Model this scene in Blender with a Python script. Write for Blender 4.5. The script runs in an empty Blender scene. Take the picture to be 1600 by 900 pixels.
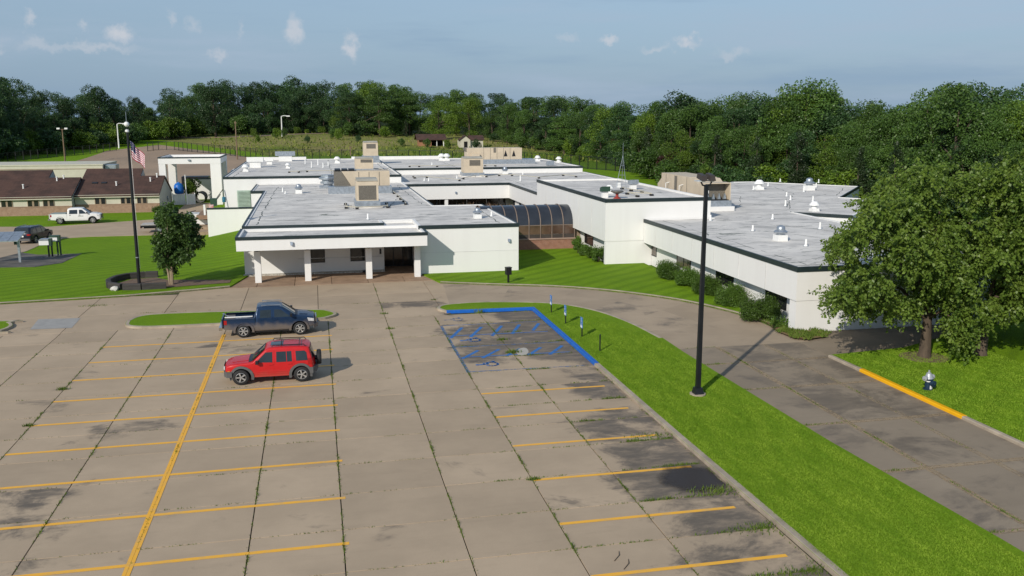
import bpy, bmesh, math, random
import numpy as np
from mathutils import Vector, Matrix
C = bpy.context.scene.collection
S = bpy.context.scene
random.seed(7); RNG = np.random.default_rng(7)
R = math.radians
# ------------------------------------------------------------------ camera
HCAM, FPX, YAW = 11.86, 1400.0, R(12.27)
PITCH = math.atan(270/FPX)
cam = bpy.data.cameras.new('camera'); co = bpy.data.objects.new('camera', cam); C.objects.link(co)
cam.sensor_width = 36; cam.lens = 36*FPX/1600; cam.clip_start = .5; cam.clip_end = 6000
co.location = (0, 0, HCAM); co.rotation_euler = (math.pi/2-PITCH, 0, -YAW)
S.camera = co
# ------------------------------------------------------------------ sky, sun, exposure
SUN_EL, SUN_AZ = R(29.2), math.atan2(-1.19, -1.36)     # azimuth clockwise from +Y
W = bpy.data.worlds.new('World'); S.world = W; W.use_nodes = True
def world():
    nt = W.node_tree; N = nt.nodes; L = nt.links
    bg = N['Background']; bg.inputs[1].default_value = .112
    sky = N.new('ShaderNodeTexSky'); sky.sky_type = 'NISHITA'; sky.sun_disc = False
    sky.sun_elevation = SUN_EL; sky.sun_rotation = SUN_AZ % (2*math.pi)
    sky.air_density = 1.0; sky.dust_density = .6; sky.ozone_density = 2.0; sky.altitude = 200
    tc = N.new('ShaderNodeTexCoord'); sep = N.new('ShaderNodeSeparateXYZ'); L.new(tc.outputs['Generated'], sep.inputs[0])
    # thin blue-grey haze layer all round the horizon
    mr = N.new('ShaderNodeMapRange'); mr.inputs[1].default_value = 0.0; mr.inputs[2].default_value = .35
    mr.inputs[3].default_value = .93; mr.inputs[4].default_value = .25; L.new(sep.outputs['Z'], mr.inputs[0])
    ra = N.new('ShaderNodeMapRange'); ra.inputs[1].default_value = 0.0; ra.inputs[2].default_value = .13; L.new(sep.outputs['Z'], ra.inputs[0])
    hz = N.new('ShaderNodeMix'); hz.data_type = 'RGBA'
    hz.inputs[6].default_value = (1.9, 2.95, 4.3, 1); hz.inputs[7].default_value = (2.6, 3.6, 4.85, 1)
    L.new(ra.outputs[0], hz.inputs[0])
    mx = N.new('ShaderNodeMix'); mx.data_type = 'RGBA'; L.new(mr.outputs[0], mx.inputs[0]); L.new(sky.outputs[0], mx.inputs[6]); L.new(hz.outputs[2], mx.inputs[7])
    # streaky thin veil + small cumulus: noise on the direction, stretched along the horizon
    def noise(sx, sz, sc, det, off):
        m = N.new('ShaderNodeMapping'); m.inputs['Scale'].default_value = (sx, sx, sz); m.inputs['Location'].default_value = off
        L.new(tc.outputs['Generated'], m.inputs[0]); n = N.new('ShaderNodeTexNoise'); n.inputs['Scale'].default_value = sc
        n.inputs['Detail'].default_value = det; n.inputs['Roughness'].default_value = .6; L.new(m.outputs[0], n.inputs[0]); return n.outputs[0]
    def ramp(v, a, b, to):
        q = N.new('ShaderNodeMapRange'); q.interpolation_type = 'SMOOTHSTEP'; q.inputs[1].default_value = a; q.inputs[2].default_value = b
        q.inputs[4].default_value = to; L.new(v, q.inputs[0]); return q.outputs[0]
    def mul(a, b):
        m = N.new('ShaderNodeMath'); m.operation = 'MULTIPLY'; L.new(a, m.inputs[0]); L.new(b, m.inputs[1]); return m.outputs[0]
    veil = ramp(noise(2.0, 15, 1.4, 6, (.3, .1, 0)), .44, .78, .75)
    m2 = N.new('ShaderNodeMix'); m2.data_type = 'RGBA'; L.new(veil, m2.inputs[0]); L.new(mx.outputs[2], m2.inputs[6]); m2.inputs[7].default_value = (3.5, 4.35, 5.5, 1)
    dark = ramp(noise(1.6, 13, 1.9, 5, (3.3, 2.1, .4)), .5, .75, .5)
    m3 = N.new('ShaderNodeMix'); m3.data_type = 'RGBA'; L.new(dark, m3.inputs[0]); L.new(m2.outputs[2], m3.inputs[6]); m3.inputs[7].default_value = (2.15, 3.2, 4.55, 1)
    last = m3.outputs[2]
    # the small separate clouds low over the wood: each a direction, half-width, half-height and weight
    jn = N.new('ShaderNodeTexNoise'); jn.inputs['Scale'].default_value = 38; jn.inputs['Detail'].default_value = 6; jn.inputs['Roughness'].default_value = .62; L.new(tc.outputs['Generated'], jn.inputs[0])
    js = N.new('ShaderNodeVectorMath'); js.operation = 'SUBTRACT'; L.new(jn.outputs['Color'], js.inputs[0]); js.inputs[1].default_value = (.5, .5, .5)
    jm = N.new('ShaderNodeVectorMath'); jm.operation = 'SCALE'; L.new(js.outputs[0], jm.inputs[0]); jm.inputs['Scale'].default_value = .045
    ja = N.new('ShaderNodeVectorMath'); ja.operation = 'ADD'; L.new(tc.outputs['Generated'], ja.inputs[0]); L.new(jm.outputs[0], ja.inputs[1])
    for az, el, hw, hh, wt in CLOUDS:
        d = Vector((math.sin(R(az))*math.cos(R(el)), math.cos(R(az))*math.cos(R(el)), math.sin(R(el))))
        sb = N.new('ShaderNodeVectorMath'); sb.operation = 'SUBTRACT'; L.new(ja.outputs[0], sb.inputs[0]); sb.inputs[1].default_value = d
        sc = N.new('ShaderNodeVectorMath'); sc.operation = 'MULTIPLY'; L.new(sb.outputs[0], sc.inputs[0]); sc.inputs[1].default_value = (1/R(hw), 1/R(hw), 1/R(hh))
        ln = N.new('ShaderNodeVectorMath'); ln.operation = 'LENGTH'; L.new(sc.outputs[0], ln.inputs[0])
        q = N.new('ShaderNodeMapRange'); q.interpolation_type = 'SMOOTHSTEP'; q.inputs[1].default_value = 1.15; q.inputs[2].default_value = .1; q.inputs[4].default_value = wt; L.new(ln.outputs['Value'], q.inputs[0])
        mm = N.new('ShaderNodeMix'); mm.data_type = 'RGBA'; L.new(q.outputs[0], mm.inputs[0]); L.new(last, mm.inputs[6]); mm.inputs[7].default_value = (5.6, 5.7, 6.1, 1)
        last = mm.outputs[2]
    L.new(last, bg.inputs[0])
CLOUDS = []
for px, py, hw, hh, wt in [(225, 52, .8, .55, .75), (85, 38, .35, .5, .5), (480, 50, .55, 1.0, .62), (562, 75, .55, .75, .72), (18, 65, 1.0, .4, .6),
        (298, 36, .3, .6, .35), (365, 88, .55, .3, .42), (945, 70, .7, .32, .62), (1060, 68, .8, .33, .62), (1010, 78, 1.1, .3, .35),
        (180, 75, 2.6, .3, .4), (95, 70, 1.2, .4, .3), (1120, 82, 1.0, .3, .3), (400, 50, .3, .7, .25), (880, 62, .8, .3, .25), (330, 45, .4, .5, .3), (165, 48, .4, .35, .35)]:
    a = math.atan((px-800)/FPX/math.cos(PITCH)); CLOUDS.append((math.degrees(a)+12.27, (180-py)/FPX*57.3*math.cos(a)*.97, hw*1.15, hh*1.15, wt))
world()
sl = bpy.data.lights.new('sun', 'SUN'); so = bpy.data.objects.new('sun', sl); C.objects.link(so)
sl.energy = 3.65; sl.angle = R(.55); sl.color = (1, .93, .82)
so.rotation_euler = Vector((1.19, 1.36, -1.0)).to_track_quat('-Z', 'Y').to_euler(); so.location = (-60, -60, 60)
S.view_settings.view_transform = 'Standard'; S.view_settings.look = 'None'; S.view_settings.exposure = 0; S.view_settings.gamma = 1
S.cycles.max_bounces = 5; S.cycles.diffuse_bounces = 2; S.cycles.transparent_max_bounces = 6
# ------------------------------------------------------------------ ground heights, pixel rays
def sm(a, b, x):
    t = min(1, max(0, (x-a)/(b-a))); return t*t*(3-2*t)
def hgt(u, v):
    d = -1.4*sm(66, 106, v)*sm(5, 14, -u)*(1-sm(200, 300, v))
    return d + 4.0*sm(270, 400, v)
def ray(px, py):
    x = (px-800)/FPX; d = (py-450)/FPX
    dn = d*math.cos(PITCH)+math.sin(PITCH); fw = math.cos(PITCH)-d*math.sin(PITCH)
    return (x*math.cos(YAW)+fw*math.sin(YAW), -x*math.sin(YAW)+fw*math.cos(YAW), -dn)
def G(px, py, z=0.0):
    r = ray(px, py); t = (HCAM-z)/-r[2]; return (r[0]*t, r[1]*t)
def GT(px, py):                       # meets the ground sheet
    z = 0.0
    for k in range(25):
        u, v = G(px, py, z); z = .5*z+.5*hgt(u, v)
    return (u, v, hgt(u, v))
# ------------------------------------------------------------------ object helpers
def props(o, label=None, cat=None, group=None, kind=None):
    if label: o['label'] = label
    if cat: o['category'] = cat
    if group: o['group'] = group
    if kind: o['kind'] = kind
    return o
def empty(name, loc=(0, 0, 0), rz=0, label=None, cat=None, group=None):
    o = bpy.data.objects.new(name, None); C.objects.link(o); o.location = loc; o.rotation_euler = (0, 0, rz); o.empty_display_size = .3
    return props(o, label, cat, group)
def link(name, me, parent=None):
    o = bpy.data.objects.new(name, me); C.objects.link(o)
    if parent: o.parent = parent
    return o
def copy_tree(o, parent=None, loc=None, rz=None, sc=None):
    c = o.copy(); C.objects.link(c); c.parent = parent
    if loc: c.location = loc
    if rz is not None: c.rotation_euler = (0, 0, rz)
    if sc: c.scale = sc if hasattr(sc, '__len__') else (sc, sc, sc)
    for ch in o.children: copy_tree(ch, c)
    return c
class MB:
    def __init__(s): s.v = []; s.f = []; s.m = []
    def face(s, pts, mi=0):
        n = len(s.v); s.v += [tuple(p) for p in pts]; s.f.append(tuple(range(n, n+len(pts)))); s.m.append(mi); return s
    def mesh(s, vs, fs, mi=0):
        n = len(s.v); s.v += [tuple(p) for p in vs]; s.f += [tuple(n+i for i in f) for f in fs]; s.m += [mi]*len(fs); return s
    def box(s, x0, x1, y0, y1, z0, z1, mi=0, rz=0, c=(0, 0)):
        vs = [(x, y, z) for z in (z0, z1) for x, y in ((x0, y0), (x1, y0), (x1, y1), (x0, y1))]
        if rz:
            k, q = math.cos(rz), math.sin(rz)
            vs = [(c[0]+(x-c[0])*k-(y-c[1])*q, c[1]+(x-c[0])*q+(y-c[1])*k, z) for x, y, z in vs]
        return s.mesh(vs, [(3, 2, 1, 0), (4, 5, 6, 7), (0, 1, 5, 4), (1, 2, 6, 5), (2, 3, 7, 6), (3, 0, 4, 7)], mi)
    def frus(s, cx, cy, z0, z1, a0, b0, a1, b1, mi=0):   # box with a different top size (half sizes)
        vs = [(cx+i*a0, cy+j*b0, z0) for i, j in ((-1, -1), (1, -1), (1, 1), (-1, 1))]+[(cx+i*a1, cy+j*b1, z1) for i, j in ((-1, -1), (1, -1), (1, 1), (-1, 1))]
        return s.mesh(vs, [(3, 2, 1, 0), (4, 5, 6, 7), (0, 1, 5, 4), (1, 2, 6, 5), (2, 3, 7, 6), (3, 0, 4, 7)], mi)
    def prism(s, poly, z0, z1, mi=0):        # vertical prism, poly CCW
        n = len(poly); vs = [(p[0], p[1], z0) for p in poly]+[(p[0], p[1], z1) for p in poly]
        return s.mesh(vs, [tuple(range(n-1, -1, -1)), tuple(range(n, 2*n))]+[(i, (i+1) % n, n+(i+1) % n, n+i) for i in range(n)], mi)
    def prof(s, poly, a, b, axis='y', mi=0):  # profile (p,z) extruded along y or x
        n = len(poly); f = (lambda p, t: (p[0], t, p[1])) if axis == 'y' else (lambda p, t: (t, p[0], p[1]))
        vs = [f(p, a) for p in poly]+[f(p, b) for p in poly]
        return s.mesh(vs, [tuple(range(n)), tuple(range(2*n-1, n-1, -1))]+[(i, n+i, n+(i+1) % n, (i+1) % n) for i in range(n)], mi)
    def tube(s, pts, r, n=8, mi=0, cap=True):
        pts = [Vector(p) for p in pts]; rs = r if hasattr(r, '__len__') else [r]*len(pts); base = len(s.v); up = None
        for i, p in enumerate(pts):
            d = (pts[min(i+1, len(pts)-1)]-pts[max(i-1, 0)]).normalized()
            a = d.orthogonal().normalized() if up is None else (up-d*up.dot(d)).normalized()
            up = a; b = d.cross(a)
            for k in range(n):
                t = 2*math.pi*k/n; s.v.append(tuple(p+(a*math.cos(t)+b*math.sin(t))*rs[i]))
        for i in range(len(pts)-1):
            for k in range(n):
                s.f.append((base+i*n+k, base+i*n+(k+1) % n, base+(i+1)*n+(k+1) % n, base+(i+1)*n+k)); s.m.append(mi)
        if cap:
            s.f.append(tuple(base+k for k in range(n-1, -1, -1))); s.m.append(mi)
            s.f.append(tuple(base+(len(pts)-1)*n+k for k in range(n))); s.m.append(mi)
        return s
    def lathe(s, prof, n=16, c=(0, 0, 0), axis='z', mi=0):   # prof: (radius, height)
        base = len(s.v)
        for r_, h in prof:
            for k in range(n):
                t = 2*math.pi*k/n; a, b = r_*math.cos(t), r_*math.sin(t)
                s.v.append((c[0]+a, c[1]+b, c[2]+h) if axis == 'z' else ((c[0]+a, c[1]+h, c[2]+b) if axis == 'y' else (c[0]+h, c[1]+a, c[2]+b)))
        for i in range(len(prof)-1):
            for k in range(n):
                q = (base+i*n+k, base+i*n+(k+1) % n, base+(i+1)*n+(k+1) % n, base+(i+1)*n+k)
                s.f.append(q[::-1] if axis == 'y' else q); s.m.append(mi)
        return s
    def build(s, name, mats, parent=None, smooth=None, kind=None):
        me = bpy.data.meshes.new(name); me.from_pydata(s.v, [], s.f); mats = mats if isinstance(mats, (list, tuple)) else [mats]
        for m in mats: me.materials.append(m)
        if len(mats) > 1: me.polygons.foreach_set('material_index', s.m)
        if smooth is not None:
            me.polygons.foreach_set('use_smooth', [True]*len(me.polygons)); me.set_sharp_from_angle(angle=R(smooth))
        me.update(); o = link(name, me, parent)
        if kind: o['kind'] = kind
        return o
def npmesh(name, V, nper, mat, parent=None, smooth=False):    # V: (n, nper, 3) separate polygons
    n = len(V); me = bpy.data.meshes.new(name); me.vertices.add(n*nper); me.vertices.foreach_set('co', V.reshape(-1).astype(np.float32))
    me.loops.add(n*nper); me.loops.foreach_set('vertex_index', np.arange(n*nper, dtype=np.int32)); me.polygons.add(n)
    me.polygons.foreach_set('loop_start', np.arange(0, n*nper, nper, dtype=np.int32)); me.polygons.foreach_set('loop_total', np.full(n, nper, dtype=np.int32))
    me.materials.append(mat); me.update(calc_edges=True); me.validate()
    return me
def offset_poly(poly, d):               # CCW polygon, +d outwards
    n = len(poly); out = []
    for i in range(n):
        p0, p1, p2 = Vector(poly[i-1][:2]), Vector(poly[i][:2]), Vector(poly[(i+1) % n][:2])
        a, b = (p1-p0).normalized(), (p2-p1).normalized(); na, nb = Vector((a.y, -a.x)), Vector((b.y, -b.x))
        k = 1+na.dot(nb); m = (na+nb)/max(k, .25); out.append((p1.x+m.x*d, p1.y+m.y*d))
    return out
def sheet(name, poly, z, mat, parent=None, cut=None, skirt=0, kind='structure', flat=False):
    bm = bmesh.new(); f = bm.faces.new([bm.verts.new((p[0], p[1], 0)) for p in poly])
    bm.normal_update()
    if f.normal.z < 0: f.normal_flip()
    bmesh.ops.triangulate(bm, faces=bm.faces[:])
    if cut:
        xs = [p[0] for p in poly]; ys = [p[1] for p in poly]
        for ax, lo, hi in ((0, min(xs), max(xs)), (1, min(ys), max(ys))):
            t = lo+cut
            while t < hi:
                c0 = Vector((t, 0, 0)) if ax == 0 else Vector((0, t, 0)); nn = Vector((1, 0, 0)) if ax == 0 else Vector((0, 1, 0))
                bmesh.ops.bisect_plane(bm, geom=bm.verts[:]+bm.edges[:]+bm.faces[:], plane_co=c0, plane_no=nn, dist=1e-4); t += cut
    if skirt:
        ed = [e for e in bm.edges if len(e.link_faces) == 1]; r_ = bmesh.ops.extrude_edge_only(bm, edges=ed)
        low = {v for v in r_['geom'] if isinstance(v, bmesh.types.BMVert)}
    else: low = set()
    for v in bm.verts: v.co.z = z+(0 if flat else hgt(v.co.x, v.co.y))-(skirt if v in low else 0)
    me = bpy.data.meshes.new(name); bm.to_mesh(me); bm.free(); me.materials.append(mat); o = link(name, me, parent)
    if kind and not parent: o['kind'] = kind
    return o
def sweep(name, pts, wd, z0, z1, mat, parent=None, close=False, terrain=False, bev=.03, kind='structure'):   # kerb or strip along a polyline, wd to the left side of travel
    P = [Vector(p[:2]) for p in pts]; n = len(P); L_, R_ = [], []
    for i in range(n):
        a = P[i]-P[i-1] if (i > 0 or close) else P[1]-P[0]; b = P[(i+1) % n]-P[i] if (i < n-1 or close) else P[i]-P[i-1]
        a.normalize(); b.normalize(); na, nb = Vector((-a.y, a.x)), Vector((-b.y, b.x)); m = (na+nb)/max(.3, 1+na.dot(nb)); L_.append(P[i]+m*wd); R_.append(P[i]); 
    mb = MB(); ring = []
    for i in range(n):
        h = hgt(*P[i]) if terrain else 0; d = (L_[i]-R_[i])
        q = [(R_[i], z0), (R_[i], z1-bev), (R_[i]+d*(bev/wd), z1), (L_[i]-d*(bev/wd), z1), (L_[i], z1-bev), (L_[i], z0)]
        ring.append(len(mb.v)); mb.v += [(p.x, p.y, z+h) for p, z in q]
    for i in range(n if close else n-1):
        a, b = ring[i], ring[(i+1) % n]
        for k in range(5): mb.f.append((a+k, b+k, b+k+1, a+k+1)); mb.m.append(0)
    if not close:
        mb.f.append(tuple(ring[0]+k for k in range(6))); mb.f.append(tuple(ring[-1]+k for k in range(5, -1, -1))); mb.m += [0, 0]
    o = mb.build(name, mat, parent)
    if kind and not parent: o['kind'] = kind
    return o
def spline(pts, k=6):
    out = []; n = len(pts)
    for i in range(n-1):
        p0, p1, p2, p3 = [Vector(pts[max(0, min(n-1, j))][:2]) for j in (i-1, i, i+1, i+2)]
        for t in range(k):
            t /= k; q = .5*((2*p1)+(p2-p0)*t+(2*p0-5*p1+4*p2-p3)*t*t+(3*p1-p0-3*p2+p3)*t**3); out.append((q.x, q.y))
    out.append(tuple(pts[-1][:2])); return out
# ------------------------------------------------------------------ materials
MATS = {}
def mat(name, col, rough=.7, metal=0, var=.15, scale=1.0, bump=0, bscale=30, spec=.4, col2=None, stretch=None, rnd=0, coat=0, obj=False, lo=.35, hi=.7):
    m = bpy.data.materials.new(name); m.use_nodes = True; nt = m.node_tree; N = nt.nodes; L = nt.links; b = N['Principled BSDF']
    b.inputs['Roughness'].default_value = rough; b.inputs['Metallic'].default_value = metal; b.inputs['Specular IOR Level'].default_value = spec
    if coat: b.inputs['Coat Weight'].default_value = coat; b.inputs['Coat Roughness'].default_value = .05
    if obj:
        tc = N.new('ShaderNodeTexCoord'); src = tc.outputs['Object']
    else:
        ge = N.new('ShaderNodeNewGeometry'); src = ge.outputs['Position']
    if stretch:
        mp = N.new('ShaderNodeMapping'); mp.inputs['Scale'].default_value = stretch; L.new(src, mp.inputs[0]); src2 = mp.outputs[0]
    else: src2 = src
    n = N.new('ShaderNodeTexNoise'); n.inputs['Scale'].default_value = scale; n.inputs['Detail'].default_value = 6; n.inputs['Roughness'].default_value = .6; L.new(src2, n.inputs[0])
    r = N.new('ShaderNodeMapRange'); r.inputs[1].default_value = lo; r.inputs[2].default_value = hi; L.new(n.outputs[0], r.inputs[0])
    mx = N.new('ShaderNodeMix'); mx.data_type = 'RGBA'; L.new(r.outputs[0], mx.inputs[0])
    c2 = col2 or tuple(c*(1-var) for c in col); c1 = col if col2 else tuple(min(1, c*(1+var)) for c in col)
    mx.inputs[6].default_value = (*c1, 1); mx.inputs[7].default_value = (*c2, 1); last = mx.outputs[2]
    if rnd:
        oi = N.new('ShaderNodeObjectInfo'); q = N.new('ShaderNodeMapRange'); q.inputs[3].default_value = 1-rnd; q.inputs[4].default_value = 1+rnd; L.new(oi.outputs['Random'], q.inputs[0])
        mm = N.new('ShaderNodeVectorMath'); mm.operation = 'SCALE'; L.new(last, mm.inputs[0]); L.new(q.outputs[0], mm.inputs['Scale']); last = mm.outputs[0]
    L.new(last, b.inputs['Base Color'])
    if bump:
        n2 = N.new('ShaderNodeTexNoise'); n2.inputs['Scale'].default_value = bscale; n2.inputs['Detail'].default_value = 4; L.new(src, n2.inputs[0])
        bp = N.new('ShaderNodeBump'); bp.inputs['Strength'].default_value = bump; bp.inputs['Distance'].default_value = .02; L.new(n2.outputs[0], bp.inputs['Height']); L.new(bp.outputs[0], b.inputs['Normal'])
    MATS[name] = m; return m
class NT:                                # tiny node helper for the larger materials
    def __init__(s, m):
        s.m = m; m.use_nodes = True; s.N = m.node_tree.nodes; s.L = m.node_tree.links; s.b = s.N['Principled BSDF']
        g = s.N.new('ShaderNodeNewGeometry'); s.pos = g.outputs['Position']; sp = s.N.new('ShaderNodeSeparateXYZ'); s.L.new(s.pos, sp.inputs[0]); s.X, s.Y, s.Z = sp.outputs
    def noise(s, scale, det=5, rough=.6, stretch=None, off=(0, 0, 0), dist=0):
        mp = s.N.new('ShaderNodeMapping'); mp.inputs['Scale'].default_value = stretch or (1, 1, 1); mp.inputs['Location'].default_value = off; s.L.new(s.pos, mp.inputs[0])
        n = s.N.new('ShaderNodeTexNoise'); n.inputs['Scale'].default_value = scale; n.inputs['Detail'].default_value = det; n.inputs['Roughness'].default_value = rough; n.inputs['Distortion'].default_value = dist
        s.L.new(mp.outputs[0], n.inputs[0]); return n.outputs[0]
    def ramp(s, v, a, b, lo=0, hi=1, smooth=True):
        q = s.N.new('ShaderNodeMapRange'); q.interpolation_type = 'SMOOTHSTEP' if smooth else 'LINEAR'
        for i, x in ((1, a), (2, b), (3, lo), (4, hi)): q.inputs[i].default_value = x
        s.L.new(v, q.inputs[0]); return q.outputs[0]
    def op(s, o, a, b=None):
        m = s.N.new('ShaderNodeMath'); m.operation = o
        for i, x in ((0, a), (1, b)):
            if x is None: continue
            if isinstance(x, (int, float)): m.inputs[i].default_value = x
            else: s.L.new(x, m.inputs[i])
        return m.outputs[0]
    def mix(s, f, a, b):
        m = s.N.new('ShaderNodeMix'); m.data_type = 'RGBA'
        for i, x in ((0, f), (6, a), (7, b)):
            if isinstance(x, (int, float)): m.inputs[i].default_value = x
            elif isinstance(x, tuple): m.inputs[i].default_value = (*x, 1)
            else: s.L.new(x, m.inputs[i])
        return m.outputs[2]
    def scale(s, c, f):
        m = s.N.new('ShaderNodeVectorMath'); m.operation = 'SCALE'; s.L.new(c, m.inputs[0]); s.L.new(f, m.inputs['Scale']); return m.outputs[0]
    def rnd(s): return s.N.new('ShaderNodeObjectInfo').outputs['Random']
    def out(s, c, rough=.8, spec=.3): 
        s.L.new(c, s.b.inputs['Base Color']); s.b.inputs['Specular IOR Level'].default_value = spec
        if isinstance(rough, (int, float)): s.b.inputs['Roughness'].default_value = rough
        else: s.L.new(rough, s.b.inputs['Roughness'])
        return s.m
    def bump(s, h, st, dist=.02):
        bp = s.N.new('ShaderNodeBump'); bp.inputs['Strength'].default_value = st; bp.inputs['Distance'].default_value = dist; s.L.new(h, bp.inputs['Height']); s.L.new(bp.outputs[0], s.b.inputs['Normal'])
def concrete_mat(name, light, dark, stain_lo, edge):
    t = NT(bpy.data.materials.new(name)); r = t.rnd()
    base = t.mix(t.ramp(t.noise(.35, 6), .3, .7), tuple(c*1.07 for c in light), tuple(c*.90 for c in light))
    base = t.mix(t.ramp(t.noise(38, 4), .35, .7, 0, .3), base, tuple(c*.74 for c in light))
    base = t.mix(t.ramp(t.noise(1.6, 7, .7, (.25, 1.6, 1), (4, 1, 0)), .5, .75, 0, .35), base, tuple(c*.74 for c in light))
    base = t.scale(base, t.ramp(r, 0, 1, .92, 1.08, False))
    ga = t.noise(.21, 8, .68, (1, 1.9, 1), (3.1, 7.7, 0), .6)
    va = t.N.new('ShaderNodeVectorMath'); va.operation = 'SCALE'; va.inputs[0].default_value = (311, 173, 59); t.L.new(r, va.inputs['Scale']); vb = t.N.new('ShaderNodeVectorMath'); vb.operation = 'ADD'; t.L.new(t.pos, vb.inputs[0]); t.L.new(va.outputs[0], vb.inputs[1])
    sn = t.N.new('ShaderNodeTexNoise'); sn.inputs['Scale'].default_value = .42; sn.inputs['Detail'].default_value = 9; sn.inputs['Roughness'].default_value = .7; sn.inputs['Distortion'].default_value = .5; t.L.new(vb.outputs[0], sn.inputs[0])
    st = t.op('ADD', t.op('MULTIPLY', ga, .42), t.op('MULTIPLY', sn.outputs[0], .58))
    def zone(u0, u1, v0, v1, amt, s=1.2):
        m = t.op('MULTIPLY', t.op('MULTIPLY', t.ramp(t.X, u0-s, u0+s), t.ramp(t.X, u1+s, u1-s)), t.op('MULTIPLY', t.ramp(t.Y, v0-s, v0+s), t.ramp(t.Y, v1+s, v1-s)))
        return t.op('MULTIPLY', m, amt)
    if edge:                               # damp, dirty slabs along the low kerb, stained bays on the left
        for q in ((9.2, 15, 8, 33, .215, 1.4), (10.6, 15, 32, 53, .19, 1.3), (6.5, 13, 41.5, 53.5, .185, 1.2), (-9.2, -5.6, 33.6, 36.2, .14, .8), (-12, -8.2, 20, 31.5, .11, 1.2), (-8, -4, 22, 28, .05, 1.5), (-13.5, -10.5, 37, 45, .11, 1.2), (-8, 0, 46.6, 48.2, .10, .8), (3, 8.2, 55, 58.5, .13, 1.0), (-40, 30, 60.6, 62.2, .07, .9), (16, 24, 55, 59, .08, 1.0)): st = t.op('ADD', st, zone(*q))
        st = t.op('SUBTRACT', st, .055)
    st = t.op('ADD', st, t.ramp(r, 0, 1, -.06, .06, False))
    sm_ = t.ramp(st, stain_lo-.01, stain_lo+.11, 0, .92)
    sm_ = t.op('MULTIPLY', sm_, t.ramp(t.noise(1.3, 8, .72, (.6, 1.6, 1)), .3, .6, .5, 1))
    c = t.mix(sm_, base, dark)
    t.bump(t.noise(60, 3), .25, .01)
    return t.out(c, t.ramp(sm_, 0, 1, .9, .65, False), .25)
M_CONC = concrete_mat('lot_concrete', (.455, .352, .245), (.12, .102, .082), .56, True)
M_ROAD = concrete_mat('road_concrete', (.30, .243, .178), (.155, .128, .10), .49, False)
M_CURVE = concrete_mat('curve_concrete', (.40, .315, .225), (.165, .138, .106), .54, False)
M_SAND = None
M_KERB = mat('kerb_concrete', (.36, .30, .23), .85, var=.25, scale=1.5, bump=.2)
M_SOIL = mat('joint_soil', (.04, .045, .022), .95, var=.3, scale=3)
M_YEL = mat('yellow_paint', (.90, .46, .045), .6, col2=(.66, .40, .13), scale=2.5, lo=.48, hi=.78)
M_YKERB = mat('yellow_kerb_paint', (.85, .43, .005), .55, var=.06, scale=3)
M_BKERB = mat('blue_kerb_paint', (.006, .12, .50), .6, var=.12, scale=3)
M_WHITE = mat('white_wall_paint', (.79, .785, .765), .75, col2=(.745, .735, .715), lo=.45, hi=.9, scale=1.1, bump=.05, bscale=6, stretch=(1.4, 1.4, .12))
M_TRIM = mat('dark_trim_metal', (.018, .030, .032), .45, var=.2, scale=2)
M_STEEL = mat('galvanised_steel', (.42, .46, .50), .38, metal=.7, var=.2, scale=4)
M_BLACK = mat('black_metal', (.012, .013, .016), .4, var=.2, scale=3)
M_TAN = mat('tan_unit_metal', (.56, .47, .35), .6, var=.08, scale=1.2)
M_TANDK = mat('unit_grille', (.16, .145, .12), .6, var=.25, scale=12, bump=.3, bscale=40)
M_PVC = mat('white_vent_plastic', (.8, .8, .78), .5, var=.05)
M_RUBBER = mat('black_rubber', (.018, .018, .019), .75, var=.2, scale=6, obj=True)
M_GLASS = mat('dark_window_glass', (.02, .022, .022), .06, var=.4, scale=1.2, spec=.6)
M_CGLASS = mat('car_glass', (.018, .026, .03), .05, var=.3, scale=1.5, spec=.7, obj=True)
M_CHROME = mat('chrome', (.6, .61, .62), .2, metal=1, var=.05)
M_RIM = mat('alloy_rim', (.48, .48, .47), .35, metal=.6, var=.12, scale=8, obj=True)
M_BRICK = None
def brick_mat(name, a, b, mortar, sc=1.0):
    t = NT(bpy.data.materials.new(name)); cb = t.N.new('ShaderNodeCombineXYZ'); ad = t.op('ADD', t.X, t.Y); t.L.new(ad, cb.inputs[0]); t.L.new(t.Z, cb.inputs[1])
    n = t.N.new('ShaderNodeTexBrick'); n.inputs['Scale'].default_value = sc; n.inputs['Color1'].default_value = (*a, 1); n.inputs['Color2'].default_value = (*b, 1); n.inputs['Mortar'].default_value = (*mortar, 1)
    n.inputs['Mortar Size'].default_value = .008; n.inputs['Brick Width'].default_value = .22; n.inputs['Row Height'].default_value = .075; t.L.new(cb.outputs[0], n.inputs[0])
    c = t.mix(t.ramp(t.noise(3, 6), .3, .75, 0, .5), n.outputs[0], tuple(x*.55 for x in a)); return t.out(c, .85)
M_BRICK = brick_mat('red_brick', (.34, .15, .095), (.27, .12, .085), (.36, .28, .22))
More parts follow.
